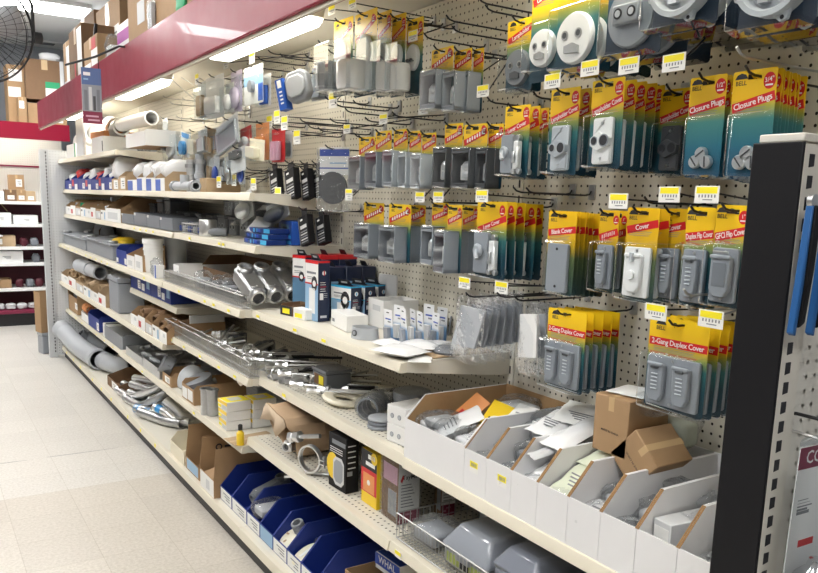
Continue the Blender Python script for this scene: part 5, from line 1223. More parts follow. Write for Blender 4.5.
mb = MB(); prof = [(.018, .03), (.018, .085)]+[(.026+.002*(q % 2), .085-.006*q) for q in range(9)]; mb.lathe(prof, 'pvc_grey', 20, TR(.04, 0, 0), closed=True); mb.obj('threaded_spout', t)
t = thing('oval_plate', 'cream oval cover plate in the sixth blue bin', 'electrical cover', (1.25, yc(5)+.005, ZD+.055), rot=(0, -.4, .1)); mb = MB(); mb.lathe([(.055, 0), (.058, .005), (.052, .012), (0, .013)], 'ivory', 28, Matrix.Diagonal((1.2, .75, 1, 1))); mb.obj('plate', t); mb = MB(); mb.box(-.03, .03, -.006, .006, .012, .016, 'white'); mb.obj('rib', t)
bag('clear bag with a beige ring in the sixth blue bin', (1.37, yc(5), ZD+.06), (.16, .12, .05), core='ivory', seed=72)
for i in range(7):
    rr = random.Random(300+i); conduit_body('small grey fitting scattered in the seventh blue bin', (1.27+.05*i % .28+.02*i, yc(6)+rr.uniform(-.04, .04), ZD+.02+.012*(i % 2)), rr.uniform(-1, 1), .06, .012, 'box_mid' if i % 2 else 'zinc', 'small grey fittings in the seventh bin')
# carton with WHALE box at the very front
t = carton('round-cut brown carton at the bottom edge under the wire basket', (1.20, 2.10, ZD), 0, .28, .40, .19, 'kraft', 'open')
a = aX(354, 553, 1.33); t = carton('blue and white box in the front brown carton', (1.30, 2.12, .304), .05, .15, .20, .06, 'white', lab=(0, 1, .3, 1, 'ink_blue')); mb = MB(); mb.text('WHAL', .026, (-.0014, .0, .04), 'white', .12); mb.obj('lettering', t)
mb = MB(); mb.box(.005, .195, -.07, .07, .0602, .061, 'ink_blue'); mb.obj('top_print', t)
bag('teal and clear wrapped pack in the front brown carton', (1.29, 2.045, .20), (.12, .11, .08), core='green', seed=73)
bag('second wrapped pack filling the front brown carton', (1.42, 2.06, .125), (.14, .14, .11), core='steel_blue', seed=74)
# ================================================================ bay 3
ZC, ZB3, ZA, ZE, ZF3 = 1.0985, 1.3735, 1.5975, .7915, .4885
# aluminium conduit bodies
for i in range(4):
    conduit_body(['first', 'second', 'third', 'rearmost'][i] + ' big aluminium conduit body in the row beside the lamp cartons', (1.245+.082*i, 3.185, ZC+.022+.003*i), 0, .20, .036, 'zinc', rot=(0, -.42, PI/2+.02+.04*(i % 2)))
# long wire tray along the shelf edge, its fill and the brown box behind
L = Yat(163, 1.175, ZC)-3.17
wire_tray('wire tray at the front edge of the conduit body shelf', (1.180, 3.17+L/2, ZC), 0, L, .035, .06, .022)
carton('long brown carton lying behind the wire tray', (1.36, 3.88, ZC), 0, .86, .24, .15, 'kraft_dark', 'bin', front=.6)
carton('white fronted box at the left end of the wire tray', (1.225, Yat(172, 1.2, ZC), ZC), 0, .11, .40, .10, 'white', 'bin', inner='kraft', front=.95, lab=(.05, .5, .1, .9, 'white_paper'))
for i in range(9):
    rr = random.Random(400+i); bag('crumpled silver bag of fittings behind the wire tray', (1.27+.06*(i % 2), 3.42+.07*i+rr.uniform(-.01, .01), ZC), (.09, .085, .055+.02*(i % 3)), core='zinc' if i % 2 else 'box_pale', seed=400+i, group='silver bags behind the wire tray')
# shelf with flat blue cartons
for i in range(6):
    p = aZ(228+4*(i % 3), 243.5, ZB3); carton(['lowest left', 'lowest right', 'middle left', 'middle right', 'upper left', 'topmost'][i] + ' flat blue carton of the pile on the third bay shelf', (1.275+.012*(i//2), 3.34-.115*(i % 2)+.01*(i//2), ZB3+.024*(i//2)+.0005), .15*(i % 2)-.06, .145, .10, .023, 'blue_deep', lab=[(.0, .38, .1, .9, 'cyan'), (.6, .8, .2, .8, 'ink_blue')], name='flat_carton')
l, r, w = onshelf((279, 243), (287, 245), ZB3); t = carton('upright blue carton right of the flat blue pile', (l.x+.01, l.y, ZB3), r, w*1.6, .075, .105, 'blue', lab=[(.2, .8, .3, .85, 'steel_blue'), (.35, .65, .4, .75, 'navy'), (.1, .9, .05, .2, 'blue_bright')])
for i in range(2): carton(['lower', 'upper'][i] + ' flat blue carton beside the upright blue one', (1.40, 3.21, ZB3+.024*i), .1, .10, .09, .023, 'blue', lab=(.1, .5, .2, .8, 'blue_bright'), name='flat_carton')
t = thing('silver_tin', 'silver round tin on the third bay shelf', 'tin', (1.30, Yat(208, 1.30, ZB3+.04), ZB3)); mb = MB(); mb.lathe([(.043, 0), (.045, .003), (.045, .08), (.043, .083), (0, .083)], 'zinc_bright', 26); mb.obj('body', t)
pa, pb = aZ(209, 236, ZB3), aZ(226, 232, ZB3); pipe_piece('grey plastic threaded adapter lying before the tin', (pa.x, pa.y, ZB3+.022), (pa.x+.08, pa.y-.05, ZB3+.022), .02, 'pvc_grey')
wire_tray('short wire tray of clear packs left of the tin', (1.25, (Yat(177, 1.25, ZB3)+Yat(203, 1.25, ZB3))/2, ZB3), 0, .26, .05, .055, .03)
for i in range(5): bag('small clear pack in the short wire tray', (1.29, Yat(180+5*i, 1.28, ZB3), ZB3+.002), (.05, .05, .06), core='box_pale' if i % 2 else 'ink_blue', seed=430+i, group='clear packs in the short wire tray')
for i in range(7):
    y = Yat(176+11.2*i, 1.46, ZB3+.1); ebox(['leftmost', 'second', 'third', 'fourth', 'fifth', 'sixth', 'rightmost'][i] + ' grey electrical box in the row behind the tin', (1.46, y, ZB3), 0, .115, .12, .10-.008*(i % 2), ('pvc_grey', 'box_mid', 'pvc_grey', 'box_grey')[i % 4], group='grey boxes behind the tin')
for i in range(3): ebox(['left', 'middle', 'right'][i] + ' dark grey box at the back of the third bay shelf, above the row', (1.50, 4.25-.17*i, ZB3+.101), 0, .13, .12, .08, 'box_grey')
flatpack('grey folded leaflet standing on the flat blue cartons', (1.34, 3.37, ZB3+.075), .10, .09, .008, 0, 'paper_grey', rot=(.3, -.8, .2), seed=440, prints=False)
# top shelf of bay 3: fittings standing and lying
pa = aZ(176, 192, ZA); y0 = Yat(174, 1.27, ZA+.03); y1 = Yat(196, 1.27, ZA+.03)
t = thing('pipe_tee', 'grey conduit tee lying at the front of the fitting shelf', 'pipe fitting', (1.27, (y0+y1)/2, ZA)); h_ = (y0-y1)/2
mb = MB(); mb.lathe([(.018, -h_), (.024, -h_), (.024, h_), (.018, h_)], 'pvc_light', 20, TR(0, 0, .03) @ AXY, closed=True); mb.obj('run', t)
mb = MB(); mb.lathe([(.018, 0), (.024, 0), (.024, .06), (.018, .06)], 'pvc_light', 20, TR(0, 0, .03), closed=True); mb.obj('branch', t)
for s in (-1, 1):
    mb = MB(); mb.lathe([(.018, 0), (.030, 0), (.030, .04), (.018, .04)], 'pvc_grey', 20, TR(0, s*h_*.98 if s > 0 else -h_*.98-.0, .03) @ (AXY if s < 0 else AXMY), closed=True); mb.obj('collar', t)
for i, px in enumerate((166, 171, 178, 185, 191, 200)):
    y = Yat(px, 1.36+.03*(i % 2), ZA+.08); t = thing('standing_adapter', ['leftmost', 'second', 'third', 'fourth', 'fifth', 'rightmost'][i] + ' silver adapter standing behind the grey tee', 'pipe fitting', (1.36+.03*(i % 2), y, ZA)); H = .15+.03*(i % 3)
    mb = MB(); mb.lathe([(.02, 0), (.026, 0), (.026, H*.35), (.031, H*.36), (.031, H*.5), (.024, H*.52), (.024, H), (.02, H)], 'pvc_light' if i % 2 else 'zinc_bright', 16, closed=True); mb.obj('body', t)
    mb = MB(); mb.lathe([(.021, H*.75), (.034, H*.75), (.034, H*.86), (.021, H*.86)], 'zinc', 8, closed=True); mb.obj('nut', t)
carton('cream carton lying at the end of the fitting shelf', (1.34, Yat(203, 1.34, ZA+.04), ZA), .1, .09, .2, .075, 'kraft_pale')

# hanging goods of bay 3 and the left of bay 2: packs measured on the plane of their hooks
def hp(label, xl, xr, yt, yb, x, card='white_paper', prod=None, pm='white', film=True, band=None, tilt=0., hk=None, win=(.12, .88, .05, .62), thick=.03, lean=0.):
    """a pack hanging from a peg hook: card or film, product bulge, printed band"""
    a, b = aX(xl, (yt+yb)/2, x), aX(xr, (yt+yb)/2, x); w = abs(a.y-b.y); y = (a.y+b.y)/2; z0 = Zat(yb, x, y); h = Zat(yt, x, y)-z0
    t = thing('hanging_pack', label, 'packaged part', (x, y, z0), rot=(tilt, lean, 0)); mb = MB(); mb.box(0, .0015, -w/2, w/2, 0, h, card)
    if band: 
        for q in (band if isinstance(band, list) else [band]): mb.box(-.0007, 0, -w/2+w*q[0], -w/2+w*q[1], h*q[2], h*q[3], q[4])
    mb.obj('card', t, smooth=False)
    if prod:
        mb = MB(); y0, y1, z0_, z1_ = -w/2+w*win[0], -w/2+w*win[1], h*win[2], h*win[3]
        if prod == 'box': rnd(mb, y0, y1, z0_, z1_, min(y1-y0, z1_-z0_)*.12, -thick, -.001, pm)
        elif prod == 'disc': disc(mb, 0, (z0_+z1_)/2, min(y1-y0, z1_-z0_)/2, -thick, -.001, pm, 30)
        elif prod == 'tubes':
            for k in range(3): yy = y0+(y1-y0)*(.2+.3*k); mb.tube([(-thick*.5, yy, z0_), (-thick*.5, yy+.004*(k-1), z1_)], min(.012, (y1-y0)*.14), pm, 8)
        elif prod == 'blob': mb.ell((-thick*.4, (y0+y1)/2, (z0_+z1_)/2), (thick*.7, (y1-y0)/2, (z1_-z0_)/2), pm, 14, 9)
        elif prod == 'frame':
            for q in ((y0, y1, z0_, z0_+.012), (y0, y1, z1_-.012, z1_), (y0, y0+.01, z0_, z1_), (y1-.01, y1, z0_, z1_)): mb.box(-thick, -.001, *q, pm)
            mb.box(-.004, -.001, y0, y1, z0_, z1_, 'box_mid')
        mb.obj('product', t, bevel=.002 if prod in ('box', 'frame') else 0)
    if film:
        mb = MB(); mb.box(-thick-.006, .003, -w/2-.002, w/2+.002, -.004, h*.86, 'blister'); mb.obj('clear_film', t, bevel=.006, seg=1)
    if hk: hook(hk, y, z0+h*.965, x-.03)
    return t
hp('dull white pack with a brown side, leftmost in the top hanging row', 198, 206, 82, 118, 1.40, 'paper_grey', 'box', 'kraft_pale', True, hk='hook of the leftmost dull white pack', thick=.02)
hp('white pack with small dark parts, top hanging row of the third bay', 206, 224, 76, 118, 1.36, 'white_paper', 'box', 'white_gloss', band=[(.15, .85, .72, .80, 'white'), (.30, .36, .22, .45, 'green')], hk='hook of the white pack with small dark parts', win=(.18, .82, .1, .5))
hp('white rounded pack beside the lilac one', 226, 234, 83, 112, 1.38, 'white_paper', 'blob', 'white_gloss')
hp('lilac pack in the top hanging row of the third bay', 231, 242, 71, 112, 1.40, 'lilac', 'blob', 'lilac', hk='hook of the lilac pack')
hp('white and blue pack with a round grey part, right of the lilac pack', 244, 263, 66, 104, 1.37, 'white_paper', 'disc', 'box_mid', band=[(.0, 1, .50, .76, 'blue_pale'), (.0, .25, .05, .5, 'blue')], hk='hook of the white and blue pack', win=(.2, .8, .30, .62), thick=.02)
hp('dark blue pack behind the white and blue pack', 262, 271, 74, 106, 1.42, 'white_paper', 'tubes', 'blue', film=True)
# big grey square cover with a blue header
a = aX(281, 70, 1.36); t = thing('hanging_plate_pack', 'grey square cover with a blue printed header hanging tilted', 'packaged part', (1.36, aX(301, 88, 1.36).y, aX(301, 104, 1.36).z), rot=(-.24, 0, .45))
W_ = .155; H_ = .125
mb = MB(); rnd(mb, -W_*.5, W_*.26, 0, H_, .025, -.035, 0, 'pvc_grey'); mb.obj('cover', t, bevel=.008)
mb = MB(); rnd(mb, -W_*.42, W_*.18, .02, H_-.02, .02, -.045, -.034, 'pvc_light'); mb.obj('raised_face', t, bevel=.006)
mb = MB(); mb.box(-.040, -.003, W_*.27, W_*.52, -.01, H_*.9, 'blue'); mb.box(-.0405, -.04, W_*.33, W_*.46, H_*.62, H_*.86, 'white_paper')
for k in range(4): mb.box(-.0405, -.04, W_*.34, W_*.44, H_*(.10+.12*k), H_*(.15+.12*k), 'white_paper')
mb.obj('blue_header', t)
hook('hook carrying the grey square cover pack', 2.98 if 0 else aX(300, 72, 1.36).y, aX(300, 72, 1.36).z, 1.33)
hp('dark grey pack behind the grey square cover', 312, 328, 66, 100, 1.46, 'box_grey', 'box', 'box_mid', hk='hook of the dark grey pack')
hp('flat clear frame pack hanging low in the third bay, upper one', 218, 240, 119, 150, 1.37, 'paper_grey', 'frame', 'pvc_light', tilt=-.2, thick=.015, win=(.05, .95, .03, .8), hk='hook of the upper frame pack')
hp('small clear pack with a dark square, under the frame pack', 231, 246, 148, 172, 1.38, 'paper_grey', 'box', 'dark_grey', tilt=-.1, win=(.2, .75, .55, .85), hk='hook of the small clear pack with a dark square')
hp('red pack with a white tag in the third bay', 241, 252, 127, 152, 1.42, 'red', 'blob', 'paper_grey', tilt=-.1)
hp('orange ribbed pack hanging next to the red one', 256, 269, 123, 160, 1.42, 'orange', 'tubes', 'orange', hk='hook of the orange ribbed pack')
hp('pale yellow pack in front of the orange pack', 249, 264, 139, 160, 1.38, 'cream', 'box', 'ivory', tilt=.1, win=(.3, .9, .1, .6))
hp('pink pack with red back, right of the orange pack', 272, 285, 129, 162, 1.42, 'red', 'tubes', 'pink', hk='hook of the pink pack')
hp('thin grey pack behind the pink pack', 284, 292, 131, 158, 1.46, 'paper_grey', 'box', 'box_grey')
for i, (xl, yt, c) in enumerate(((168, 134, 'white_paper'), (180, 132, 'white_paper'), (190, 131, 'cream'), (199, 129, 'paper_grey'), (206, 128, 'kraft_pale'), (213, 127, 'paper_grey'))):
    hp(['white blue printed bag', 'white and blue bag', 'cream bag', 'grey tube pack', 'tan tube pack', 'grey narrow pack'][i] + ' hanging above the silver adapters', xl, xl+9, yt, yt+24, 1.40+.02*(i % 3), c, ('blob', 'disc', 'box', 'tubes', 'tubes', 'tubes')[i], ('white', 'blue_bright', 'ivory', 'zinc', 'kraft_pale', 'box_mid')[i], tilt=random.uniform(-.2, .2), hk=['hook of the white blue printed bag', None, 'hook of the cream bag', None, 'hook of the tan tube pack', None][i], band=(.1, .9, .75, .95, 'blue_bright') if i < 2 else None)
for i in range(7):
    xl = 200+6.5*i; hp(['leftmost', 'second', 'third', 'fourth', 'fifth', 'sixth', 'rightmost'][i] + ' silver connector pack in the low hanging row of the third bay', xl, xl+6, 158-1.5*(i % 3), 184-2*(i % 2), 1.42+.02*(i % 2), 'paper_grey', 'tubes' if i % 2 else 'blob', ('zinc', 'kraft_pale', 'ink_blue', 'zinc_bright')[i % 4], tilt=random.uniform(-.12, .12), thick=.02)
# tall silver spray pack at the left
hp('tall narrow silver pack at the left of the third bay', 163, 168, 118, 152, 1.40, 'paper_grey', 'tubes', 'zinc_bright', hk='hook of the tall narrow silver pack')
# black carded packs
def blackpack(label, cx, cy, px_w, px_h, x, tilt, hk=None):
    a = aX(cx, cy, x); w = px_w/772*math.hypot(x, a.y)*1.35; h = px_h/772*math.hypot(x, a.y)*1.02
    t = thing('hanging_black_pack', label, 'packaged part', (x, a.y, a.z-h/2), rot=(tilt, 0, 0)); mb = MB(); mb.box(0, .03, -w/2, w/2, 0, h, 'black_soft'); mb.obj('box', t, bevel=.002, seg=1)
    mb = MB(); e = .0008; mb.box(-e, 0, -w*.40, w*.32, h*.56, h*.68, 'paper_grey'); mb.box(-e, 0, w*.0, w*.26, h*.84, h*.90, 'white_paper')
    for k in range(5): mb.box(-e, 0, -w*.40, w*.34, h*(.08+.09*k), h*(.12+.09*k), 'paper_grey' if k % 2 else 'ink_grey')
    mb.box(-e, .031, w*.44, w*.5+e, 0, h, 'zinc'); mb.obj('print', t, smooth=False)
    mb = MB(); mb.box(.012, .014, -w*.3, w*.3, h, h+.03, 'black'); mb.obj('hang_tab', t, smooth=False)
    if hk: hook(hk, a.y, a.z+h*.5+.02, x-.03)
for i, (cx, cy, pw, ph, x) in enumerate(((275, 184, 14, 27, 1.42), (291, 184, 16, 29, 1.40), (306, 184, 12, 28, 1.44), (318, 183, 10, 26, 1.48))):
    blackpack(['leftmost', 'second', 'third', 'rightmost'][i] + ' black pack with white lettering in the upper row of four', cx, cy, pw, ph, x, -.22, f'dark peg hook of the {["leftmost", "second", "third", "rightmost"][i]} upper black pack')
for i, (cx, cy, pw, ph, x) in enumerate(((305, 230, 15, 28, 1.38), (322, 230, 14, 27, 1.44))):
    blackpack(['left', 'right'][i] + ' black pack of the lower pair above the shelf end', cx, cy, pw, ph, x, -.26, f'dark peg hook of the {["left", "right"][i]} lower black pack')
hp('clear bubble pack with reddish side between the black packs', 268, 290, 199, 222, 1.40, 'paper_grey', 'blob', 'box_mid', tilt=-.3, thick=.05, hk='hook of the clear bubble pack')
hp('clear crumpled pack hanging at the end of the fitting shelf', 241, 254, 192, 220, 1.36, 'paper_grey', 'blob', 'zinc_bright', tilt=-.3, thick=.05)
# black felt disc in a bag with blue header
a = aX(334, 188, 1.40); t = thing('hanging_disc_pack', 'large black disc in a clear bag with a blue header', 'packaged part', (1.40, a.y, aX(334, 210, 1.40).z), rz=.55); R_ = .062; zc = a.z-aX(334, 210, 1.40).z; Ht = aX(338, 147, 1.40).z-aX(334, 210, 1.40).z
mb = MB(); disc(mb, 0, zc, R_, -.014, -.002, 'dark_grey', 44); mb.obj('disc', t)
mb = MB(); mb.box(-.002, 0, -R_*1.1, R_*1.05, zc+R_*.8, Ht, 'white_paper'); mb.box(-.0026, -.002, -R_*1.1, R_*1.05, Ht*.86, Ht*.97, 'ink_blue'); mb.box(-.0026, -.002, -R_*1.1, R_*1.05, Ht*.66, Ht*.68, 'ink_blue'); mb.box(-.0026, -.002, -R_*.9, R_*.3, Ht*.74, Ht*.76, 'blue_pale'); mb.obj('header_card', t, smooth=False)
mb = MB(); mb.box(-.018, .003, -R_*1.15, R_*1.15, -.006, Ht*.985, 'polybag'); mb.obj('bag', t, bevel=.004)
hook('hook carrying the large black disc bag', a.y, aX(336, 149, 1.40).z, 1.36, (349, 193.5), tagx=1.38)
# empty hook clusters of bay 2/3 and their tags
EH = [(318, 44), (328, 53), (305, 58), (330, 66), (280, 57), (268, 53), (258, 60), (300, 122), (308, 128), (318, 131), (296, 134), (325, 100), (335, 106), (345, 112), (353, 104), (330, 122), (292, 166), (300, 170), (312, 168), (246, 170), (232, 172), (222, 178), (210, 112), (190, 120), (176, 118), (182, 100), (192, 96), (170, 104), (163, 98), (214, 108)]
ETG = {0: (320, 20) if 0 else None, 1: (333, 100), 7: (277, 117), 8: (269.5, 122), 9: (284.5, 123), 10: (297, 137), 19: (253.5, 184), 20: (234, 180), 21: (219, 182), 24: (164, 76), 25: (172, 74), 26: (197, 79), 4: (252, 57), 5: (226, 63), 16: (278, 194)}
WH = ['over the long strip light end', 'beside the caged lamp', 'above the grey square cover', 'right of the grey square cover', 'above the lilac pack', 'under the strip light', 'near the white and blue pack', 'in the tagged cluster, upper', 'in the tagged cluster, middle', 'in the tagged cluster, right', 'in the tagged cluster, lower', 'under the white lampholders, left', 'under the white lampholders, second', 'under the white lampholders, third', 'under the white lampholders, right', 'left of the blue header bag', 'above the black packs, left', 'above the black packs, middle', 'above the black packs, right', 'over the fitting shelf, right', 'over the fitting shelf, middle', 'over the fitting shelf, left', 'below the white packs', 'above the standing adapters, right', 'above the standing adapters, left', 'in the pale row under the canopy, third', 'in the pale row under the canopy, fourth', 'in the pale row under the canopy, second', 'in the pale row under the canopy, first', 'below the lilac pack']
for i, (px, py) in enumerate(EH):
    x = 1.40+.02*(i % 3); p = aX(px, py, x); hook('empty hook ' + WH[i], p.y, p.z, x, ETG.get(i), tagx=x-.015 if ETG.get(i) else None, chrome=i > 21, tagw=.07, tagh=.06)

# ---- hanger rods in the wire tray, third bay
L = Yat(165, 1.205, ZE)-3.17
wire_tray('long wire tray along the hanger rod shelf', (1.207, 3.17+L/2, ZE), 0, L, .045, .075, .02)
for i in range(22):
    rr = random.Random(500+i); y = 3.2+.048*i; a = Vector((1.29+rr.uniform(0, .12), y, ZE+.010+.007*(i % 5))); an = rr.uniform(-.9, .9); b = a+Vector((math.cos(an)*.14, math.sin(an)*.16, rr.uniform(-.0, .05))); b.x = min(b.x, 1.6)
    rod('zinc clamp fitting heaped behind the long wire tray', a, b, .005+.002*(i % 2), 'zinc' if i % 2 else 'steel_wire', True, 'clamp fittings behind the wire tray', ring=(i % 4 == 1))
for i in range(8):
    rr = random.Random(540+i); conduit_body('small grey fitting piled at the back of the hanger rod shelf', (1.42+rr.uniform(0, .1), 3.3+.12*i, ZE+.004), rr.uniform(-1.5, 1.5), .09, .018, 'box_grey', 'small fittings behind the hanger rods')
carton('white divider box standing in the hanger rod shelf', (1.30, Yat(190, 1.30, ZE+.05), ZE), 0, .02, .2, .11, 'paper_grey')
# ---- grey hubs shelf
def hubbox(label, loc, R, h, m='pvc_grey', rot=None, dark=False):
    t = thing('round_junction_box', label, 'electrical box', loc, rot=rot); mb = MB(); mb.lathe([(R*.9, 0), (R, .004), (R, h*.8), (R*1.08, h*.82), (R*1.08, h), (R*.86, h)], m, 28); mb.obj('body', t)
    mb = MB(); mb.lathe([(R*.86, h*.94), (0, h*.94)] if not dark else [(R*.86, h*.6), (0, h*.6)], 'dark_grey' if dark else m, 24); mb.obj('inside' if dark else 'lid', t)
    for a in (0, PI/2, PI, -PI/2):
        mb = MB(); mb.lathe([(R*.22, 0), (R*.25, R*.3), (R*.16, R*.3)], m, 12, TR(0, 0, h*.45) @ Matrix.Rotation(a, 4, 'Z') @ TR(R*.95, 0, 0) @ AXX); mb.obj('hub', t)
    return t
def at(px, py, z): return aZ(px, py, z)
y = Yat(172, 1.25, ZF3+.08); hubbox('black mouthed round hub in the kraft box of the low shelf', (1.26, y, ZF3+.075), .055, .075, 'box_mid', (0, -1.1, -.4), True)
carton('open kraft box holding the black mouthed hub', (1.19, Yat(167, 1.19, ZF3), ZF3), 0, .19, .35, .08, 'kraft', 'bin', front=.75, lab=(.2, .7, .2, .8, 'white_paper'))
carton('open kraft box with white label and a big grey dome', (1.185, Yat(188, 1.185, ZF3), ZF3), 0, .21, .38, .105, 'kraft', 'bin', front=.8, lab=[(.1, .5, .15, .85, 'white_paper'), (.55, .95, .1, .8, 'white_paper')])
t = thing('round_cover', 'big smooth grey dome lying in the labelled kraft box', 'electrical cover', (1.30, Yat(187, 1.27, ZF3+.1), ZF3+.03)); mb = MB(); mb.ell((0, 0, 0), (.085, .085, .10), 'box_pale', 26, 10, cut=-.2); mb.obj('dome', t)
for i, (px, x, R) in enumerate(((203, 1.30, .075), (213, 1.45, .065))): hubbox(['large grey ribbed round box beside the kraft boxes', 'second grey round box behind the ribbed one'][i], (x, Yat(px, x, ZF3+.07), ZF3+.002), R, .10, 'pvc_grey', (0, -.35, 0) if i == 0 else None)
for i, px in enumerate((206.5, 212.5)):
    t = thing('silver_can', ['left', 'right'][i] + ' tall silver tube beside the yellow boxes', 'tin', (1.195+.02*i, Yat(px, 1.195+.02*i, ZF3+.05), ZF3)); mb = MB(); mb.lathe([(.028, 0), (.028, .125), (.032, .127), (.032, .135), (.026, .135), (.026, .03)], 'zinc', 22); mb.obj('can', t)
for i in range(6):
    c, rw = i % 2, i//2; carton(['lower front', 'lower rear', 'middle front', 'middle rear', 'top front', 'top rear'][i] + ' small yellow and white box of the stack at the shelf end', (1.182+.125*c, Yat(222.5, 1.182, ZF3+.05)-.012*c, ZF3+.0005+.046*rw), .04*(rw-1), .115, .12, .045, 'white', lab=[(0, 1, .62, 1, 'yellow'), (.06, .5, .12, .55, 'paper_grey'), (.58, .94, .2, .5, 'tag_yellow')], name='small_carton')
    t = bpy.data.objects['small_carton' if i == 0 else f'small_carton.{i:03d}']; mb = MB(); mb.box(.004, .116, -.05, .05, .0452, .0458, 'tag_yellow'); mb.box(.03, .09, -.03, .03, .0458, .0462, 'paper_grey'); mb.obj('top_print', t, smooth=False)
carton('flat cream card sticking out at the end of the low shelf', (1.135, 3.235, ZF3), .1, .13, .22, .003, 'kraft_pale', name='cardboard_sheet', cat='cardboard')
t = thing('yellow_bottle', 'small yellow bottle with a black cap at the shelf end', 'bottle', (1.165, 3.175, ZF3+.0035)); mb = MB(); mb.lathe([(.016, 0), (.017, .004), (.017, .055), (.008, .065), (.008, .07)], 'yellow', 16); mb.obj('body', t); mb = MB(); mb.lathe([(.010, .068), (.010, .09), (.006, .094), (0, .094)], 'black', 14); mb.obj('cap', t)
hubbox('grey round box in the dark at the back of the low shelf', (1.48, 3.45, ZF3), .07, .12, 'box_grey')
ebox('grey square box at the back of the low shelf', (1.42, 3.70, ZF3), 0, .16, .12, .14, 'box_mid')

# ---- base deck of bay 3: cream bin, tall open cartons
ZD = .1112
yb0, yb1 = Yat(170.5, 1.17, ZD+.05), Yat(184, 1.17, ZD+.05)
carton('cream open fronted bin next to the steel elbows', (1.17, (yb0+yb1)/2, ZD), 0, yb0-yb1, .40, .125, 'cream', 'bin', front=.62, name='corrugated_bin', cat='bin')
yk, wk = (Yat(200, 1.16, .16)+YD[0]+.004)/2, Yat(200, 1.16, .16)-YD[0]-.010
t = carton('tall brown carton with raised lid, left of two on the base deck', (1.172, (Yat(185.5, 1.172, .16)+Yat(199.5, 1.172, .16))/2, ZD), 0, Yat(185.5, 1.172, .16)-Yat(199.5, 1.172, .16)-.004, .42, .24, 'kraft', 'bin', inner='kraft_dark', front=.28, slope=.02, lab=(.1, .9, .1, .95, 'blue_pale'))
t = carton('tall brown carton with a dark logo, right of two on the base deck', (1.160, yk, ZD), 0, wk, .44, .25, 'kraft', 'bin', inner='kraft', front=.36, slope=.012, lab=[(.02, .98, .02, .98, 'white_paper'), (.3, .55, .2, .75, 'paper_grey')])
mb = MB(); mb.lathe([(.011, 0), (.018, 0), (.018, .0006), (.011, .0006)], 'ink', 18, TR(.10, wk/2-.0035, .19) @ AXMY, closed=True); mb.box(.13, .19, wk/2-.0042, wk/2-.0035, .184, .196, 'ink'); mb.obj('logo_print', t)
for i in range(6): conduit_body('grey fitting heaped in the right brown carton', (1.25+.05*i, yk+.03*(-1)**i, ZD+.07+.02*(i % 2)), .5*i, .10, .020, 'box_mid' if i % 2 else 'zinc', 'grey fittings in the brown carton')
t = flatpack('rumpled brown paper liner in the right brown carton', (1.27, yk, ZD+.075), .13, .20, .05, 0, 'kraft', rot=(0, -.15, 0), seed=560, prints=False)
# ================================================================ bays 4 to 6 (farther shelves)
_Y = Yat
def Yat(px, x, z): return min(_Y(px, x, z), 7.84)
def rowx(px0, px1, n, x, z):
    pa = px0
    while _Y(pa, x, z) > 7.97: pa += .1
    return [(_Y(pa+(px1-pa)*i/n, x, z), _Y(pa+(px1-pa)*(i+1)/n, x, z)) for i in range(n)]
Z4A, Z4B, Z4C, Z4D, Z4E, Z4F, ZT = 1.5995, 1.3735, 1.0985, .9435, .7435, .4915, 1.8695
def bins(names, px0, px1, x, z, h, d, m, lab, front=.6, inner=None, group=None, slope=.05, name='corrugated_bin', cat='bin'):
    out = []
    for q, (nme, (y0, y1)) in enumerate(zip(names, rowx(px0, px1, len(names), x, z))):
        lb = lab[q % len(lab)] if isinstance(lab, tuple) and lab and isinstance(lab[0], list) else lab
        out.append(carton(nme, (x, (y0+y1)/2, z), 0, (y0-y1)*.97, d, h*(1+.06*((q*3) % 4-1.5)), m, 'bin', name, cat, lab=lb, inner=inner or m, front=front, slope=slope, group=group))
    return out
def filler(label, b, n, m, seed, r=.018, L=.08, group=None, zf=.5):
    """loose fittings lying in a bin"""
    x0, y0, z0 = b.location; bb = [c.bound_box for c in b.children if c.name.startswith('body')][0]; w = bb[7][1]-bb[0][1]; w = abs(bb[2][1]-bb[0][1]); h = max(v[2] for v in bb)
    for i in range(n):
        rr = random.Random(seed*17+i); a = rr.uniform(-1, 1); c = Vector((x0+.07+.05*i+rr.uniform(-.02, .02), y0+rr.uniform(-.25, .25)*w, z0+h*zf+rr.uniform(0, .02))); v = Vector((math.cos(a), math.sin(a)*.6, rr.uniform(-.15, .35)))*min(L, w*.8)*.5
        pipe_piece(label, c-v, c+v, r, m, group=group, collar=i % 2 == 0)
LV = ([(.0, 1, .0, 1, 'white_paper'), (.2, .5, .5, .8, 'paper_grey')], [(.0, 1, .0, 1, 'white_paper'), (.55, .9, .15, .6, 'red')], [(.05, .95, .05, .8, 'paper_grey'), (.15, .4, .2, .6, 'white_paper')], [(.0, 1, .0, 1, 'white_paper'), (.1, .3, .1, .8, 'blue_pale'), (.6, .9, .6, .8, 'ink_grey')])
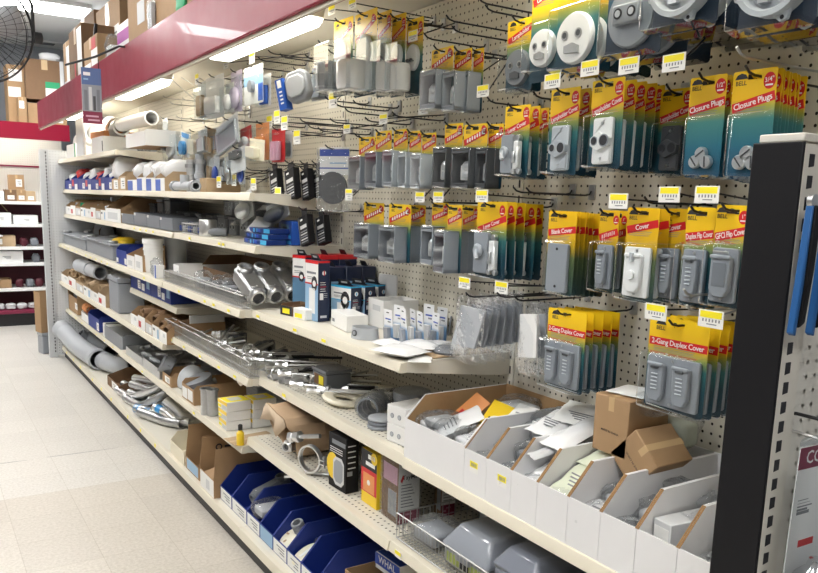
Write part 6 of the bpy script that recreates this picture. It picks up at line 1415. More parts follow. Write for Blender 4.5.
# A: white and blue bins with plastic bags
A4 = bins(['white and blue bin box, nearest of the fourth bay bins', 'second white and blue bin box from the standing adapters', 'brown sided bin box with a white bag', 'white and blue bin under the pipe fittings shelf end'], 165, 128, 1.235, Z4A, .115, .36, 'white', [(.0, .55, 0, 1, 'blue')], .65, 'kraft') if 0 else bins(['white and blue bin under the pipe fittings shelf end', 'brown sided bin box with a white bag', 'second white and blue bin box from the standing adapters', 'white and blue bin box nearest the standing adapters'], 128, 165, 1.235, Z4A, .115, .36, 'kraft_pale', [(.0, 1, 0, 1, 'white_paper'), (.45, 1, .0, .9, 'blue')], .65, 'kraft')
for i, b in enumerate(A4): bag(['white bag spilling from the bin under the shelf end', 'tall white bag in the brown sided bin', 'white bag in the second bin from the adapters', 'white bag in the bin nearest the adapters'][i], (b.location.x+.12, b.location.y, Z4A+.06), (.20, .16, .12), m='film_white', seed=600+i)
A5 = bins(['farthest small blue bin with a red tag', 'second small blue bin from the far panel', 'third small blue bin from the far panel', 'fourth small blue bin from the far panel', 'fifth small blue bin, with red package', 'sixth small blue bin, darkest', 'seventh small blue bin, with a tall white bag'], 59, 112, 1.235, Z4A, .125, .36, 'bin_blue', ([(.0, .35, .1, .6, 'white_paper')], [(.1, .5, .0, .5, 'white_paper'), (.6, .9, .3, .9, 'red')]), .7, 'bin_blue')
for i, b in enumerate(A5): bag('clear bag in one of the small blue bins', (b.location.x+.11, b.location.y, Z4A+.05), (.18, .15, .10+.03*(i % 2)), m='film_white' if i % 3 != 1 else 'red', seed=620+i, group='bags in the small blue bins')
b = bins(['brown bin box beside the blue bins', 'white bin box with blue corner'], 112, 126, 1.235, Z4A, .12, .36, 'kraft_pale', (.1, .7, .1, .9, 'white_paper'), .7, 'kraft')
bag('tall white bag over the brown bin box', (1.33, b[0].location.y, Z4A+.06), (.2, .22, .17), m='film_white', seed=630)
# T: white pipe fittings on the top shelf
t = carton('small white and orange carton at the far end of the top shelf', (1.21, Yat(71, 1.21, ZT+.05), ZT), 0, .42, .30, .115, 'white', 'open', inner='orange', lab=[(.0, .12, .0, 1, 'green'), (.3, .9, .2, .8, 'white_paper')])
elbow('white pipe bend in the carton at the far end', (1.36, Yat(71, 1.36, ZT+.05), ZT+.10), (0, 1, 0), (0, 0, 1), .09, .2, 2.6, .045, 'white', .04)
carton('pale grey square panel standing on the top shelf', (1.20, Yat(80, 1.20, ZT+.05), ZT), 0, .30, .02, .30, 'paper_grey')
t = carton('white carton with orange inside, middle of the top shelf', (1.22, Yat(97, 1.22, ZT+.05), ZT), 0, .42, .32, .12, 'white', 'open', inner='orange', lab=[(.1, .6, .2, .8, 'white_paper'), (.0, .06, .1, .7, 'ink')])
carton('orange carton flap lying on the middle carton', (1.25, Yat(97, 1.25, ZT+.15), ZT+.121), .1, .34, .24, .05, 'orange')
ringthing('white and black ring on end in the orange carton', (1.33, Yat(95, 1.33, ZT+.2), ZT+.19), .085, .028, 'white', (PI/2, 0, -.7), 1., 'pipe_ring')
pipe_piece('upright white coupling behind the ring on the top shelf', (1.50, Yat(97, 1.50, ZT+.2), ZT+.01), (1.50, Yat(97, 1.50, ZT+.2), ZT+.33), .075, 'white')
elbow('big white elbow on top of the pipe fittings shelf', (1.42, Yat(112, 1.42, ZT+.2), ZT+.10), (0, 1, 0), (0, -.2, 1), .15, .05, 1.9, .072, 'white_gloss', .10)
elbow('second white elbow lying in front of the big one', (1.36, Yat(119, 1.36, ZT+.15), ZT+.08), (0, 1, 0), (0, -.2, 1), .12, .0, 1.7, .058, 'white', .08)
carton('long white carton with brown edge at the near end of the top shelf', (1.22, Yat(139, 1.22, ZT+.05)+.10, ZT), 0, .50, .35, .095, 'white', 'bin', inner='kraft', front=.9)
pipe_piece('wrapped white pipe lying on the near end carton', (1.30, Yat(152, 1.30, ZT+.1), ZT+.175), (1.30, Yat(122, 1.30, ZT+.1), ZT+.185), .045, 'film_white', collar=False)
for i, px in enumerate((131, 141, 148)): pipe_piece(['first', 'second', 'third'][i] + ' grey coupling on the near end of the top shelf', (1.50, Yat(px, 1.50, ZT+.2), ZT+.047), (1.50, Yat(px+5, 1.5, ZT+.2), ZT+.047), .04, 'box_mid')
# B: small cartons, brown bin, dark grey trays
B6 = bins(['farthest small white carton on the second shelf', 'small carton with red print', 'small carton with blue print', 'small white carton with a purple top', 'small brown carton in the middle of the row', 'small white carton near the brown bin', 'brown and white carton next to the wide brown bin', 'last small carton before the wide brown bin'], 58, 106, 1.232, Z4B, .125, .30, 'kraft', LV, .62, 'kraft')
for i, b in enumerate(B6): filler('small grey fitting in the cartons of the second shelf', b, 2, 'pvc_light' if i % 2 else 'green', 640+i, .02, .07, 'fittings in the small cartons', .6)
carton('wide brown bin with white labelled front on the second shelf', (1.23, (Yat(106, 1.23, Z4B)+Yat(121, 1.23, Z4B))/2, Z4B), 0, Yat(106, 1.23, Z4B)-Yat(121, 1.23, Z4B), .40, .19, 'kraft', 'bin', inner='kraft_dark', front=.5, slope=.14, lab=[(.0, 1, .0, 1, 'white'), (.2, .85, .2, .7, 'paper_grey')], name='corrugated_bin', cat='bin')
DG = bins(['dark grey tray beside the wide brown bin', 'second dark grey tray', 'third dark grey tray', 'dark grey tray next to the third bay'], 121, 173, 1.235, Z4B+.004, .075, .34, 'box_grey', (.85, .99, .8, 1, 'white_paper'), .95, 'dark_grey', slope=.005, name='plastic_tray', cat='tray')
for i, (px, zz) in enumerate(((142, .08), (152, .08), (160, .11), (167, .13), (133, .07))): ebox(['short', 'low', 'middle', 'tall', 'farthest'][i] + ' grey electrical box standing in the dark trays', (1.42, Yat(px, 1.42, Z4B+.1), Z4B+.012), 0, .14, .13, zz+.05, 'box_grey' if i % 2 else 'box_mid')
# C: large grey fittings, blue bin, white tubs
ebox('long grey box lying on the third shelf, far part', (1.20, (7.95+Yat(86, 1.20, Z4C))/2, Z4C), 0, 7.93-Yat(86, 1.20, Z4C), .22, .10, 'pvc_grey', hubs=False)
ebox('long grey box lying on the third shelf, near part', (1.20, (Yat(87, 1.2, Z4C)+Yat(113, 1.20, Z4C))/2, Z4C), 0, Yat(87, 1.2, Z4C)-Yat(113, 1.2, Z4C), .22, .12, 'pvc_grey', hubs=False)
t = thing('round_cover', 'grey rounded dome standing behind the long grey boxes', 'electrical cover', (1.53, Yat(104, 1.53, Z4C+.15), Z4C)); mb = MB(); mb.ell((0, 0, .10), (.09, .20, .13), 'pvc_light', 24, 12, cut=-.75); mb.obj('dome', t)
for i, px in enumerate((79, 86, 93)): carton(['farthest', 'middle', 'nearest'][i] + ' dark brown carton behind the long grey boxes', (1.46, Yat(px, 1.46, Z4C+.15)-.06, Z4C), 0, .30, .15, .20-.02*i, 'kraft_dark', 'bin', front=.7)
for i in range(3): pipe_piece('small grey coupling at the far end of the third shelf', (1.20+.03*i, Yat(61+2.0*i, 1.2, Z4C+.06), Z4C+.032), (1.20+.03*i, Yat(62.6+2.0*i, 1.2, Z4C+.06), Z4C+.032), .03, 'pvc_light', group='couplings at the far end')
carton('blue bin hanging over the third shelf edge with yellow package', (1.19, Yat(120, 1.18, Z4C+.03), Z4C), 0, .30, .32, .13, 'bin_blue', 'bin', front=.75, lab=[(.0, .2, .1, .5, 'white_paper'), (.8, 1, .1, .4, 'white_paper')], name='corrugated_bin', cat='bin')
bag('yellow package in the hanging blue bin', (1.32, Yat(122, 1.3, Z4C+.1), Z4C+.09), (.16, .20, .07), m='yellow', seed=650)
CB = bins(['brown carton with white front between blue bin and tub', 'second brown carton with white front by the tub'], 127, 143, 1.19, Z4C, .15, .14, 'kraft', [(.0, 1, .0, 1, 'white'), (.3, .8, .2, .6, 'paper_grey')], .6, 'kraft', slope=.12)
t = thing('white_tub', 'white plastic tub with a rim on the third shelf', 'tub', (1.26, Yat(153.5, 1.26, Z4C+.1), Z4C)); mb = MB(); mb.lathe([(.050, 0), (.054, .01), (.059, .175), (.065, .178), (.065, .205), (.061, .207), (.057, .18), (.048, .02)], 'white', 30); mb.obj('body', t); mb = MB(); mb.lathe([(.0575, .135), (.0625, .137), (.0625, .147), (.0575, .149)], 'white', 30, closed=True); mb.obj('rim_band', t)
t = thing('grey_tub', 'grey plastic tub behind the white one', 'tub', (1.42, Yat(176, 1.42, Z4C+.1), Z4C)); mb = MB(); mb.lathe([(.06, 0), (.075, .21), (.08, .215), (.073, .21), (.06, .02)], 'pvc_light', 28); mb.obj('body', t)
bag('white and grey bags in front of the white tub', (1.20, Yat(157, 1.20, Z4C+.05), Z4C), (.06, .13, .11), core='box_pale', seed=655)
carton('blue and white small box at the shelf edge beside the tub', (1.172, Yat(155.5, 1.175, Z4C), Z4C), 0, .05, .05, .075, 'white', lab=(.0, .5, .0, 1, 'blue'))
# D: hanging blue bins of bay 4
D4 = bins(['farthest hanging blue bin of the fourth bay', 'second hanging blue bin with white tags', 'third hanging blue bin with white tags', 'nearest hanging blue bin above the shelf corner'], 131, 171, 1.248, Z4D, .13, .36, 'bin_blue', ([(.0, .28, .15, .75, 'white_paper')], [(.62, .92, .1, .5, 'white_paper'), (.1, .4, .3, .8, 'blue_pale')]), .8, 'bin_blue', slope=.03)
for i, b in enumerate(D4): bag('clear bag in a hanging blue bin', (b.location.x+.14, b.location.y, Z4D+.02), (.16, .14, .10), core='blue_pale', seed=660+i, group='bags in hanging blue bins')
# E: labelled cartons and grey couplings
E4 = bins(['white labelled carton beside the grey square pipe', 'second white labelled carton of the fourth bay', 'third white labelled carton of the fourth bay', 'fourth white labelled carton, with red print', 'white labelled carton at the end of the wire tray'], 131, 167, 1.163, Z4E, .125, .34, 'kraft', LV, .62, 'kraft_dark')
for i, b in enumerate(E4): filler('dark brown fitting in the labelled cartons', b, 2, 'kraft_dark', 670+i, .03, .1, 'fittings in the labelled cartons', .7)
ebox('tall grey ribbed box behind the cartons of the fifth bay', (1.18, Yat(113.5, 1.18, Z4E+.12), Z4E), 0, .30, .18, .25, 'pvc_grey', hubs=False)
E5 = bins(['farthest white and red carton on the fourth shelf', 'white carton with red corner on the fourth shelf', 'white carton with dark prints, first', 'white carton with dark prints, second', 'white carton with dark prints, third', 'white carton with dark prints, nearest'], 61, 106, 1.163, Z4E, .12, .34, 'kraft_pale', LV, .65, 'kraft')
for i in range(2): pipe_piece(['front', 'rear'][i] + ' big grey pipe coupling showing its bore above the cartons', (1.22+.14*i, Yat(77+6*i, 1.2, Z4E+.2), Z4E+.20-.06*i), (1.25+.14*i, Yat(94+6*i, 1.2, Z4E+.2), Z4E+.20-.06*i), .058, 'pvc_light')
elbow('grey elbow standing at the far end of the fourth shelf', (1.40, Yat(68, 1.3, Z4E+.1)-.12, Z4E+.055), (0, 1, 0), (0, 0, 1), .14, 0, 1.5, .05, 'pvc_light', .05)
for i in range(3): pipe_piece(['lower', 'middle', 'upper'][i] + ' dark grey pipe stacked behind the bore couplings', (1.50, Yat(76+4*i, 1.5, Z4E+.2), Z4E+.04+.07*i), (1.50, Yat(100+4*i, 1.5, Z4E+.2), Z4E+.04+.07*i), .034, 'box_grey', collar=False)
for i in range(5): 
    b = E5[i]; filler('tan fitting in the printed cartons', b, 2, 'kraft_pale', 680+i, .035, .12, 'tan fittings in the printed cartons', .75)
# F: low shelf
carton('brown carton with open flap at the far end of the low shelf', (1.215, 7.70, .4735), 0, .46, .32, .15, 'kraft', 'open', inner='kraft', flap=.07, lab=(.0, .25, .3, .7, 'white_paper'))
ebox('grey box standing in the brown carton of the low shelf', (1.25, 7.70, .56), 0, .34, .25, .11, 'pvc_grey', hubs=False)
carton('white and orange carton on the low shelf', (1.21, Yat(85, 1.21, .52), .4735), 0, .34, .30, .085, 'white', 'bin', inner='orange', front=.8)
pipe_piece('orange coupling lying in the white carton', (1.25, Yat(86, 1.25, .55), .575), (1.25, Yat(90, 1.25, .55), .575), .035, 'orange')
carton('deep blue bin on the low shelf, far part', (1.205, Yat(93.5, 1.205, .52), .4735), 0, .44, .34, .13, 'bin_blue', 'bin', front=.8, lab=(.0, .2, .1, .7, 'white_paper'), name='corrugated_bin', cat='bin')
ebox('pale grey box behind the deep blue bin', (1.48, Yat(108, 1.48, .6), .4735), 0, .34, .16, .19, 'pvc_light', hubs=False)
t = carton('white labelled carton in front of the long dark tray', (1.205, Yat(105, 1.2, .52), .4735), 0, .20, .25, .105, 'white', lab=[(.2, .8, .1, .8, 'paper_grey'), (.4, .6, .2, .6, 'ink')])
carton('long dark grey tray in the fourth bay low shelf', (1.20, 5.915, .4735), 0, .60, .36, .115, 'box_grey', 'bin', inner='dark_grey', front=.9, name='plastic_tray', cat='tray')
carton('dark brown carton at the back above the long grey tray', (1.47, 5.93, .592), 0, .60, .16, .10, 'kraft_dark', 'bin', front=.8)
F4 = bins(['grey metal tray of small fittings, far part', 'grey metal tray of small fittings, near part'], 126, 160, 1.182, Z4F, .06, .34, 'zinc', None, .95, 'zinc', slope=.004, name='metal_tray', cat='tray')
for i, b in enumerate(F4):
    for j in range(9):
        rr = random.Random(700+i*20+j); c = Vector((b.location.x+.05+.03*j, b.location.y+rr.uniform(-.2, .2), Z4F+.055)); v = Vector((rr.uniform(-1, 1), rr.uniform(-1, 1), rr.uniform(-.2, .4)))*.04
        pipe_piece('small zinc fitting in the metal trays', c-v, c+v, .014, 'zinc' if j % 2 else 'box_pale', group='small zinc fittings in the metal trays')
# base deck: big grey elbows, cartons, steel elbows with blue tape
ZD = .1112
def P(px, py, x, r=.03):
    p = aX(px, py, x)
    if p.y > 7.84: p = aY(px, py, 7.84)
    p.z = max(p.z, .1112+r*1.1); return p
def sweep(label, pts, r, m, name='conduit_elbow', cat='pipe', bands=(), group=None):
    """smooth bend through measured points"""
    pts = [Vector(p) for p in pts]; out = []
    for i in range(len(pts)-1):
        p0, p1, p2, p3 = pts[max(i-1, 0)], pts[i], pts[i+1], pts[min(i+2, len(pts)-1)]
        for k in range(7):
            u = k/7; out.append(.5*((2*p1)+(p2-p0)*u+(2*p0-5*p1+4*p2-p3)*u*u+(3*p1-p0-3*p2+p3)*u**3))
    out.append(pts[-1]); c = sum(out, Vector())/len(out); c.z = min(p.z for p in out)-r
    out = [p-c for p in out]; t = thing(name, label, cat, c, 0, group)
    mb = MB(); mb.tube(out, r, m, 18, caps=False); mb.tube(out, r*.86, 'dark_grey' if m.startswith('pvc') else 'zinc', 14, caps=False); mb.obj('bend', t)
    for e, q in ((out[0], out[0]-out[1]), (out[-1], out[-1]-out[-2])):
        mb = MB(); X = Matrix.Translation(e) @ q.normalized().to_track_quat('Z', 'Y').to_matrix().to_4x4(); mb.lathe([(r*.86, .001), (r*1.06, .001), (r*1.06, -r*1.0), (r*1.0, -r*1.2), (r*.86, -r*1.2)], m, 18, X, closed=True); mb.obj('bell_end', t)
    for f in bands:
        i = int(f*(len(out)-2)); q = (out[i+1]-out[i]).normalized(); X = Matrix.Translation(out[i]) @ q.to_track_quat('Z', 'Y').to_matrix().to_4x4(); mb = MB(); mb.lathe([(r*.9, -.022), (r*1.06, -.022), (r*1.06, .022), (r*.9, .022)], 'blue_bright', 16, X, closed=True); mb.obj('tape_band', t)
    return t
sweep('largest grey plastic elbow rising at the far end of the base deck', [P(60, 328, 1.13, .085), P(66, 333, 1.15, .085), P(76, 344, 1.18, .085), P(87, 356, 1.21, .085), P(99, 362, 1.24, .085)], .082, 'pvc_light')
sweep('second grey plastic elbow behind the largest one', [P(79, 335, 1.38, .068), P(85, 341, 1.39, .068), P(93, 350, 1.40, .068), P(102, 354, 1.40, .068), P(111, 354, 1.42, .068)], .066, 'pvc_grey')
sweep('third grey plastic elbow deep on the base deck', [P(90, 336, 1.585, .05), P(98, 343, 1.59, .05), P(106, 347, 1.59, .05), P(114, 348, 1.58, .05)], .045, 'pvc_grey')
sweep('short grey bell pipe lying toward the brown cartons', [P(104, 367, 1.28, .072), P(112, 367, 1.31, .072), P(122, 366, 1.36, .072), P(131, 365, 1.42, .072)], .072, 'pvc_light')
for i, (px, py, pr) in enumerate(((107, 393, 120),)):
    y0, y1 = Yat(px, 1.20+.04*i, ZD), Yat(pr, 1.20+.04*i, ZD); carton(['brown carton with white label beside the grey elbows', 'second brown carton next to the steel elbows'][i], (1.20+.04*i, (y0+y1)/2, ZD), 0, (y0-y1)*.9, .34, .12+.02*i, 'kraft_dark', 'bin', inner='kraft_dark', front=.6, slope=.15, lab=(.05, .6, .1, .9, 'white_paper') if i == 0 else None)
EL = [((118, 405), (131, 399), (150, 391), (164, 384)), ((126, 413), (140, 407), (156, 399), (168, 391)), ((132, 384), (145, 388), (157, 391), (168, 393)), ((135, 378), (148, 380), (160, 384), (168, 389)), ((137, 414), (146, 416), (158, 424), (172, 430)), ((146, 416), (155, 422), (168, 431), (183, 437)), ((155, 407), (165, 412), (176, 420), (189, 428)), ((141, 430), (152, 432), (166, 437), (182, 437)), ((130, 402), (140, 396), (150, 396), (160, 400)), ((165, 400), (173, 407), (183, 416), (192, 422)), ((124, 398), (135, 394), (146, 388), (158, 381)), ((150, 400), (160, 404), (171, 412), (183, 420))]
for i, q in enumerate(EL):
    xs = [1.20, 1.24, 1.29, 1.36]; xo = (.0, .0, .06, .10, .0, .03, .05, .0, .06, .10, .08, .08)[i]
    pts = []
    for (px, py), x in zip(q, xs):
        p = P(px, py, x+xo); p.z = max(p.z, ZD+.03); pts.append(p)
    sweep([ 'steel elbow lying across the deck edge, farthest', 'long straight-looking steel elbow at the deck edge', 'pale steel elbow at the top of the pile', 'rear steel elbow at the top of the pile', 'steel elbow with a blue band, left of two', 'steel elbow with blue bands beside it', 'steel elbow with a blue band, right of the pair', 'lowest steel elbow beside the cream bin', 'short steel elbow in the middle of the pile', 'steel elbow under the shelf lip, behind the pair', 'thin steel elbow near the brown cartons', 'steel elbow half hidden behind the blue banded ones'][i], pts, .026 if i not in (4, 5, 7) else .031, 'zinc' if i % 3 else 'zinc_bright', name='steel_elbow', bands={4: (.12,), 5: (.12, .5), 6: (.2,)}.get(i, ()))

# ================================================================ far cross aisle goods
def fz(i): return FZ[i]+.0005
for i, (x, w, h, m, l) in enumerate(((.58, .14, .15, 'kraft', 'brown box stack at the left edge of the top far shelf'), (.75, .09, .13, 'kraft_pale', 'small tan box second from the left on the top far shelf'), (.86, .12, .11, 'white', 'small white box on the top far shelf'), (.99, .12, .13, 'kraft_dark', 'dark brown box on the top far shelf'), (1.10, .10, .13, 'kraft', 'brown box right of the dark one on the top far shelf'), (1.20, .10, .12, 'kraft_pale', 'tan box behind the perforated post'))):
    carton(l, (x, 10.14, fz(0)), PI/2, w, .2, h, m, lab=(.2, .8, .15, .5, 'white_paper'))
carton('brown box standing on top of the far shelf boxes', (1.06, 10.17, fz(0)+.131), PI/2, .16, .14, .17, 'kraft', lab=(.15, .55, .2, .7, 'white_paper'))
for i, (s, x, w, h, m, l) in enumerate(((1, .62, .14, .09, 'kraft_pale', 'tan carton at the left of the second far shelf'), (1, .87, .22, .125, 'white', 'white carton on the second far shelf, left of two'), (1, 1.13, .26, .10, 'white', 'white carton on the second far shelf, right of two'), (2, .78, .46, .125, 'kraft_pale', 'wide tan tray with white papers on the middle far shelf'), (3, .90, .36, .135, 'white', 'wide white box on the fourth far shelf'), (4, .72, .44, .10, 'kraft', 'tan tray with blue papers on the lowest far shelf'))):
    carton(l, (x, 10.13, fz(s)), PI/2, w, .24, h, m, lab=(.3, .7, .2, .7, 'white_paper'), style='closed' if i not in (3, 5) else 'open')
flatpack('white papers heaped in the wide tan tray', (.78, 10.26, fz(2)+.09), .40, .2, .06, PI/2*0, 'film_white', seed=720, prints=False)
flatpack('blue and white papers heaped in the lowest tan tray', (.72, 10.26, fz(4)+.07), .40, .2, .08, 0, 'film_white', seed=721, prints=False)
t = thing('wire_coil', 'dark coil of cable between cartons on the second far shelf', 'cable', (.76, 10.2, fz(1))); mb = MB()
for k in range(4): mb.tube([(.075*math.cos(a*PI/9), .015*k-.02, .08+.075*math.sin(a*PI/9)) for a in range(19)], .008, 'black', 6)
mb.obj('coil', t); mb = MB(); mb.tube([(-.02, 0, .14), (.03, 0, .22), (.12, 0, .23), (.19, 0, .14)], .005, 'kraft', 6); mb.obj('tan_lead', t)
for i in range(8):
    s, x = ((2, 1.10), (2, 1.21), (3, .58), (3, 1.22), (4, 1.03), (4, 1.14), (4, 1.24), (3, .66))[i]
    bag('dark bagged item on the far shelves', (x, 10.18, fz(s)), (.09, .10, .10), m='box_grey' if i % 2 else 'maroon_dark', seed=730+i, group='dark bagged items on the far shelves')
for i in range(6): bag('grey bagged item on the red base of the far shelving', (.56+.12*i, 10.16, .1905), (.11, .14, .07), m='paper_grey', seed=740+i, group='bagged items on the red far base')
# box beyond the end panel with a grey stand
t = carton('tall brown carton hanging past the far end panel over a grey block', (.980, 8.28, .206), .25, .14, .22, .40, 'kraft', 'open'); 
ebox('grey metal block on the floor under the brown carton', (.985, 8.24, 0), .25, .12, .30, .205, 'box_mid', hubs=False, name='metal_block', cat='block')

# ================================================================ cartons on top of the canopy
ZK = 2.3105
def top(label, pxL, pxR, pyT, x, d, m='kraft', lab=None, style='closed', zz=0., **k):
    y0, y1 = Yat(pxL, x, ZF1), Yat(pxR, x, ZF1); h = Zat(pyT, x, (y0+y1)/2)-ZK-zz
    return carton(label, (x, (y0+y1)/2, ZK+zz), 0, y0-y1, d, h, m, style, lab=lab, **k)
top('long brown carton on the canopy, nearest the camera', 186, 300, -95, 1.09, .40, 'kraft')
t = top('large brown carton with taped side on the canopy', 129, 186, -62, 1.09, .42, 'kraft', [(.28, .50, .66, .86, 'white_paper'), (.02, .10, .72, .9, 'green'), (.66, .8, .30, .52, 'paper_grey')])
bag('clear tape bag hanging down the large carton', (1.075, Yat(150, 1.07, 2.5), 2.3735), (.03, .10, .22), core='paper_grey', seed=750)
bag('yellow green sticker bag on the canopy edge', (1.085, Yat(182, 1.085, 2.4), 2.375), (.03, .12, .10), m='green', seed=751)
top('white carton with purple label before the large brown one', 118, 130, 22, 1.10, .20, 'white', [(.0, 1, .55, .82, 'purple'), (.1, .5, .2, .4, 'red')])
bag('clear bag beside the purple labelled carton', (1.11, Yat(114, 1.11, 2.45), 2.36), (.10, .12, .16), core='white', seed=752)
top('tall brown carton with torn top on the canopy', 99, 122, 3, 1.34, .28, 'kraft', [(.05, .35, .45, .7, 'white_paper')])
t = thing('plastic_strip', 'black torn plastic strip hanging on the tall brown carton', 'plastic', (1.16, Yat(98, 1.16, 2.6), 2.55)); mb = MB(); mb.tube([(0, .05, .17), (-.004, .07, .10), (-.004, .02, .05), (-.004, -.05, .03), (-.004, -.12, -.04)], .012, 'black', 6); mb.obj('strip', t)
top('small brown carton with white label standing near the sign', 85, 98, 38, 1.09, .20, 'kraft', [(.0, .45, .0, .7, 'white_paper'), (.5, 1, .0, .45, 'white_paper'), (.1, .4, .7, .95, 'red')])
top('dark brown open carton at the back over the sign', 73, 97, 20, 1.34, .28, 'kraft_dark', None)
top('white carton with brown side left of the small labelled one', 71, 83, 28, 1.11, .24, 'kraft_dark', [(.0, .35, .0, .95, 'white'), (.5, .6, .0, .5, 'red'), (.62, .95, .05, .22, 'white_paper')])
top('narrow white carton at the left of the canopy stack', 65, 70.6, 42, 1.11, .22, 'kraft', [(.0, .5, .0, .9, 'white_paper'), (.5, .95, .05, .3, 'paper_grey')])
carton('small tilted carton flap on top of the stack', (1.16, Yat(66, 1.16, 2.8), Zat(32, 1.16, Yat(66, 1.16, 2.8))), 0, .16, .14, .05, 'paper_grey', rot=(-.7, 0, 0)) if 0 else None
# far canopy cartons
ZK2 = 2.3355
def ftop(label, x0, x1, yT, Y, d, m, lab=None, zz=ZK2, rz=PI/2):
    a, b = aY(x0, 100, Y), aY(x1, 100, Y); h = aY((x0+x1)/2, yT, Y).z-zz
    return carton(label, ((a.x+b.x)/2, Y, zz), rz, b.x-a.x, d, h, m, lab=lab)
ftop('brown carton with green label on the far canopy', 27, 66, 104, 10.0, .42, 'kraft', [(.1, .6, .1, .6, 'white_paper')])
aa, bb = aY(27, 100, 9.98), aY(65, 100, 9.98); zlo, zhi = aY(45, 100, 9.98).z, aY(45, 60, 9.98).z
t = carton('large brown carton with green and white label high on the far canopy', ((aa.x+bb.x)/2, 9.99, zlo+.002), PI/2, bb.x-aa.x, .42, zhi-zlo, 'kraft_dark', lab=[(.0, .10, 0, 1, 'paper_grey'), (.12, .50, .30, .46, 'green'), (.12, .5, .06, .30, 'white_paper')])
bag('white bag on top of the large far carton', ((aa.x*.3+bb.x*.7), 10.15, zhi+.003), (.22, .2, .10), m='film_white', seed=760)
ftop('lower left brown carton with white labels on the far canopy', 18, 26.5, 97, 9.97, .14, 'kraft', [(.3, .9, .55, .85, 'white_paper')])
ftop('brown carton with white label left behind the large one', 8, 27, 65, 10.14, .32, 'kraft', [(.2, .9, .72, .92, 'white_paper'), (.3, .95, .45, .62, 'white_paper')])

# ================================================================ hanging aisle sign, cage fan
rt_, tip = aX(125, 47, XF-.002), aY(65, 65, 4.62)
t = thing('aisle_sign', 'hanging aisle sign with blue top, photo and red foot beside the fascia', 'sign', rt_)
mb = MB(); mb.tube([(0, 0, 0), (-.03, .0, .0), ((tip-rt_).x*.5, (tip-rt_).y*.5, (tip-rt_).z*.5-.004), tuple(tip-rt_)], .006, 'steel_black', 7); mb.obj('bracket_rod', t)
Ys = 4.60; tl, tr_, bl = aY(81, 72, Ys)-rt_, aY(100.5, 64, Ys)-rt_, aY(83, 123, Ys)-rt_; w = tr_.x-tl.x; h = (tl.z+tr_.z)/2-bl.z; X = Matrix.Translation((tl.x, tl.y, bl.z))
mb = MB(); mb.box(0, w, 0, .006, 0, h, 'white'); mb.box(0, w, -.001, 0, h*.70, h, 'vinyl_sign_blue'); mb.box(0, w, -.001, 0, 0, h*.22, 'maroon'); mb.box(0, w, -.001, 0, h*.22, h*.70, 'box_mid')
for a, b, c_, d_, m in ((.1, .28, .24, .6, 'box_grey'), (.34, .5, .24, .66, 'paper_grey'), (.55, .68, .24, .5, 'dark_grey'), (.74, .9, .24, .62, 'box_grey'), (.1, .45, .86, .92, 'white'), (.1, .34, .78, .81, 'blue_pale'), (.15, .8, .12, .15, 'pink'), (.25, .85, .05, .08, 'pink')): mb.box(w*a, w*b, -.002, -.001, h*c_, h*d_, m)
MBX = MB(); MBX.v = [tuple(X @ Vector(v)) for v in mb.v]; MBX.f = mb.f; MBX.m = mb.m; MBX.mats = mb.mats; MBX.obj('board', t, smooth=False)
for f in (.1, .9):
    mb = MB(); mb.tube([(tl.x+w*f, tl.y+.003, bl.z+h), (tl.x+w*f, tl.y+.003, bl.z+h+.03+.02*f)], .002, 'steel_black', 5); mb.obj('hanger', t)
c = aY(-23, 29, 6.3); R = .355
t = thing('cage_fan', 'large black cage fan at the upper left near the ceiling', 'fan', c, rot=(0, 0, .15))
AF = Matrix.Rotation(PI/2+.12, 4, 'X')
for zz, rr_ in ((-.09, .96), (.0, 1.0), (.06, .97)):
    mb = MB(); mb.tube([(R*rr_*math.cos(a*PI/20), R*rr_*math.sin(a*PI/20), zz) for a in range(41)], .007 if zz == 0 else .004, 'steel_black', 6, X=AF); mb.obj('cage_ring', t)
mb = MB()
for k in range(44):
    a = 2*PI*k/44; ca, sa = math.cos(a), math.sin(a)
    mb.tube([(.06*ca, .06*sa, .10), (.5*R*ca, .5*R*sa, .10), (.85*R*ca, .85*R*sa, .07), (R*ca, R*sa, 0), (.85*R*ca, .85*R*sa, -.10), (.2*R*ca, .2*R*sa, -.13)], .0018, 'steel_black', 4, X=AF)
for q in (.25, .45, .65, .85): mb.tube([(R*q*math.cos(a*PI/16), R*q*math.sin(a*PI/16), .10 if q < .6 else .085) for a in range(33)], .002, 'steel_black', 4, X=AF)
mb.obj('cage_wires', t)
for k in range(3):
    mb = MB(); a = 2*PI*k/3+.4; X = AF @ Matrix.Rotation(a, 4, 'Z')
    n = 6; vs = []
    for i in range(n+1):
        u = i/n; r_ = .05+(R*.86-.05)*u; wd = .05+.05*math.sin(PI*u*.8); vs += [(r_, -wd, -.03-.03*u*.2), (r_, wd, .03)]
    mb.add(vs, [(2*i, 2*i+1, 2*i+3, 2*i+2) for i in range(n)], 'box_pale', X); mb.obj('blade', t, solid=.003)
mb = MB(); mb.lathe([(.0, .11), (.05, .105), (.06, .08), (.06, -.10), (.075, -.12), (.075, -.24), (.05, -.27), (0, -.275)], 'steel_black', 22, AF); mb.obj('motor', t)
mb = MB(); mb.lathe([(.035, 0), (.04, .01), (.04, .05), (.02, .06)], 'black', 14, Matrix.Translation((R*1.02, 0, .0)) @ AXX); mb.obj('pivot_knob', t)
mb = MB(); mb.tube([(R*1.02, 0, 0), (R*1.02, .0, .22), (R*.8, 0, .36), (0, .05, .46), (0, .1, 3.40-c.z)], .012, 'steel_black', 8); mb.obj('ceiling_bracket', t)

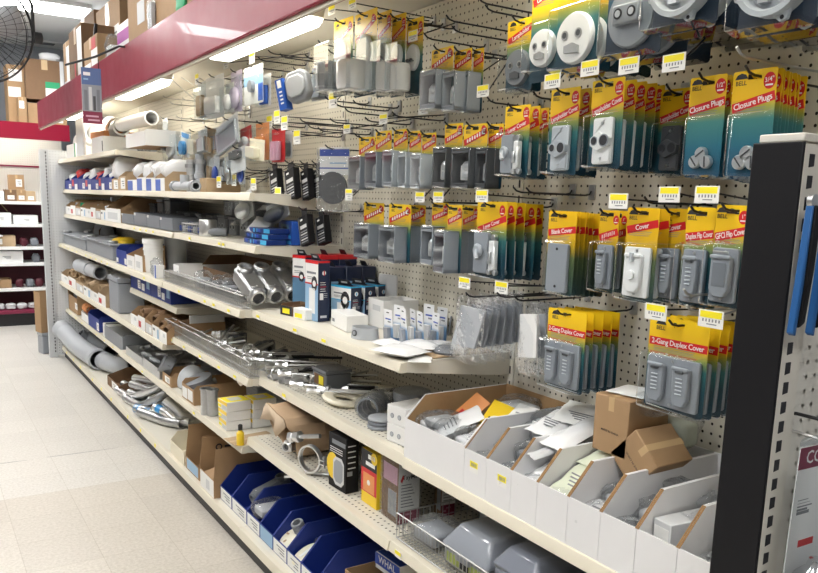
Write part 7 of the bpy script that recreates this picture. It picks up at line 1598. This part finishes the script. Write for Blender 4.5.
# ================================================================ goods on the near end panel (right edge of the view)
YN = .672
for i, nme in enumerate(('left', 'right')):
    b0, t0 = aY(791+18.5*i, 336, .645), aY(810+18*i, 205, .645); q = thing('hanging_tool', nme + ' blue and black tool hanging at the right edge beside the black upright', 'tool', (b0.x, .645, b0.z), rot=(0, math.atan2(t0.x-b0.x, t0.z-b0.z), 0)); hh = (t0-b0).length
    mb = MB(); mb.prism([(-.005, .004), (.003, 0), (.005, hh*.4), (.003, hh), (-.001, hh), (-.003, hh*.4)], -.006, .006, 'tool_blue', axis=1); mb.obj('blue_handle', q, bevel=.003)
    mb = MB(); mb.prism([(.004, .012), (.018, .02), (.022, hh*.5), (.020, hh), (.0035, hh), (.006, hh*.4)], -.009, .009, 'black_soft', axis=1); mb.obj('black_grip', q, bevel=.003)
    mb = MB(); mb.lathe([(.010, -.004), (.010, .004)], 'zinc', 14, TR(.006, 0, hh+.006) @ AXY); mb.obj('pivot', q)
# peg hook bracket and carded detector
c = aY(800, 424, .66); t = thing('panel_hook', 'short steel hook with bracket on the near perforated panel', 'hook', (c.x, .705, c.z)); mb = MB(); mb.box(-.012, .014, -.012, 0, -.022, .018, 'zinc'); mb.box(-.016, .018, -.016, -.012, .006, .012, 'zinc_bright'); mb.obj('back_plate', t, bevel=.0015, seg=1); mb = MB(); mb.tube([(.004, -.012, .010), (.012, -.03, .012), (.02, -.08, .010), (.022, -.15, .008)], .003, 'black', 7); mb.obj('upper_wire', t); mb = MB(); mb.tube([(.0, -.012, -.014), (.01, -.05, -.018), (.016, -.15, -.02)], .003, 'steel_wire', 7); mb.obj('lower_wire', t)
a = aY(799, 466, .62); t = thing('hanging_card_pack', 'white card with a dark red band and a metal bulb part at the right edge', 'packaged part', (a.x, .625, a.z-.26), rot=(0, .03, 0)); W_, H_ = .13, .285
mb = MB(); mb.box(0, W_, 0, .0015, 0, H_, 'white'); mb.box(0, W_, -.0005, 0, H_-.035, H_-.0, 'maroon'); mb.box(.028, .07, -.0005, 0, H_*.42, H_*.46, 'red_print')
vs, fs, ww = text_geo('CO'); k = .021/.72; x_off = .018-min(v[0] for v in vs)*k
mb.add([(x_off+v[0]*k, -.001, H_-.0175+v[1]*k) for v in vs], fs, 'white')
for k in range(5): mb.box(.012, .04+.006*(k % 3), -.0005, 0, H_*.70-.006*k, H_*.70-.0045*k-.001, 'ink_grey')
mb.obj('card', t, smooth=False)
mb = MB(); mb.lathe([(0, -.045), (.022, -.042), (.036, -.02), (.038, .0), (.034, .02), (.018, .036), (.014, .05), (0, .052)], 'chrome', 26, TR(.040, -.03, .06)); mb.obj('metal_bulb', t)
mb = MB(); mb.box(-.008, W_, -.06, .003, -.01, H_+.02, 'blister'); mb.obj('clear_shell', t, bevel=.012, seg=3)
p = aY(814, 150, .64); carton('beige box edge on the top rail at the right edge', (1.19, .60, 1.60), PI/2, .10, .06, .085, 'cream') if 0 else None
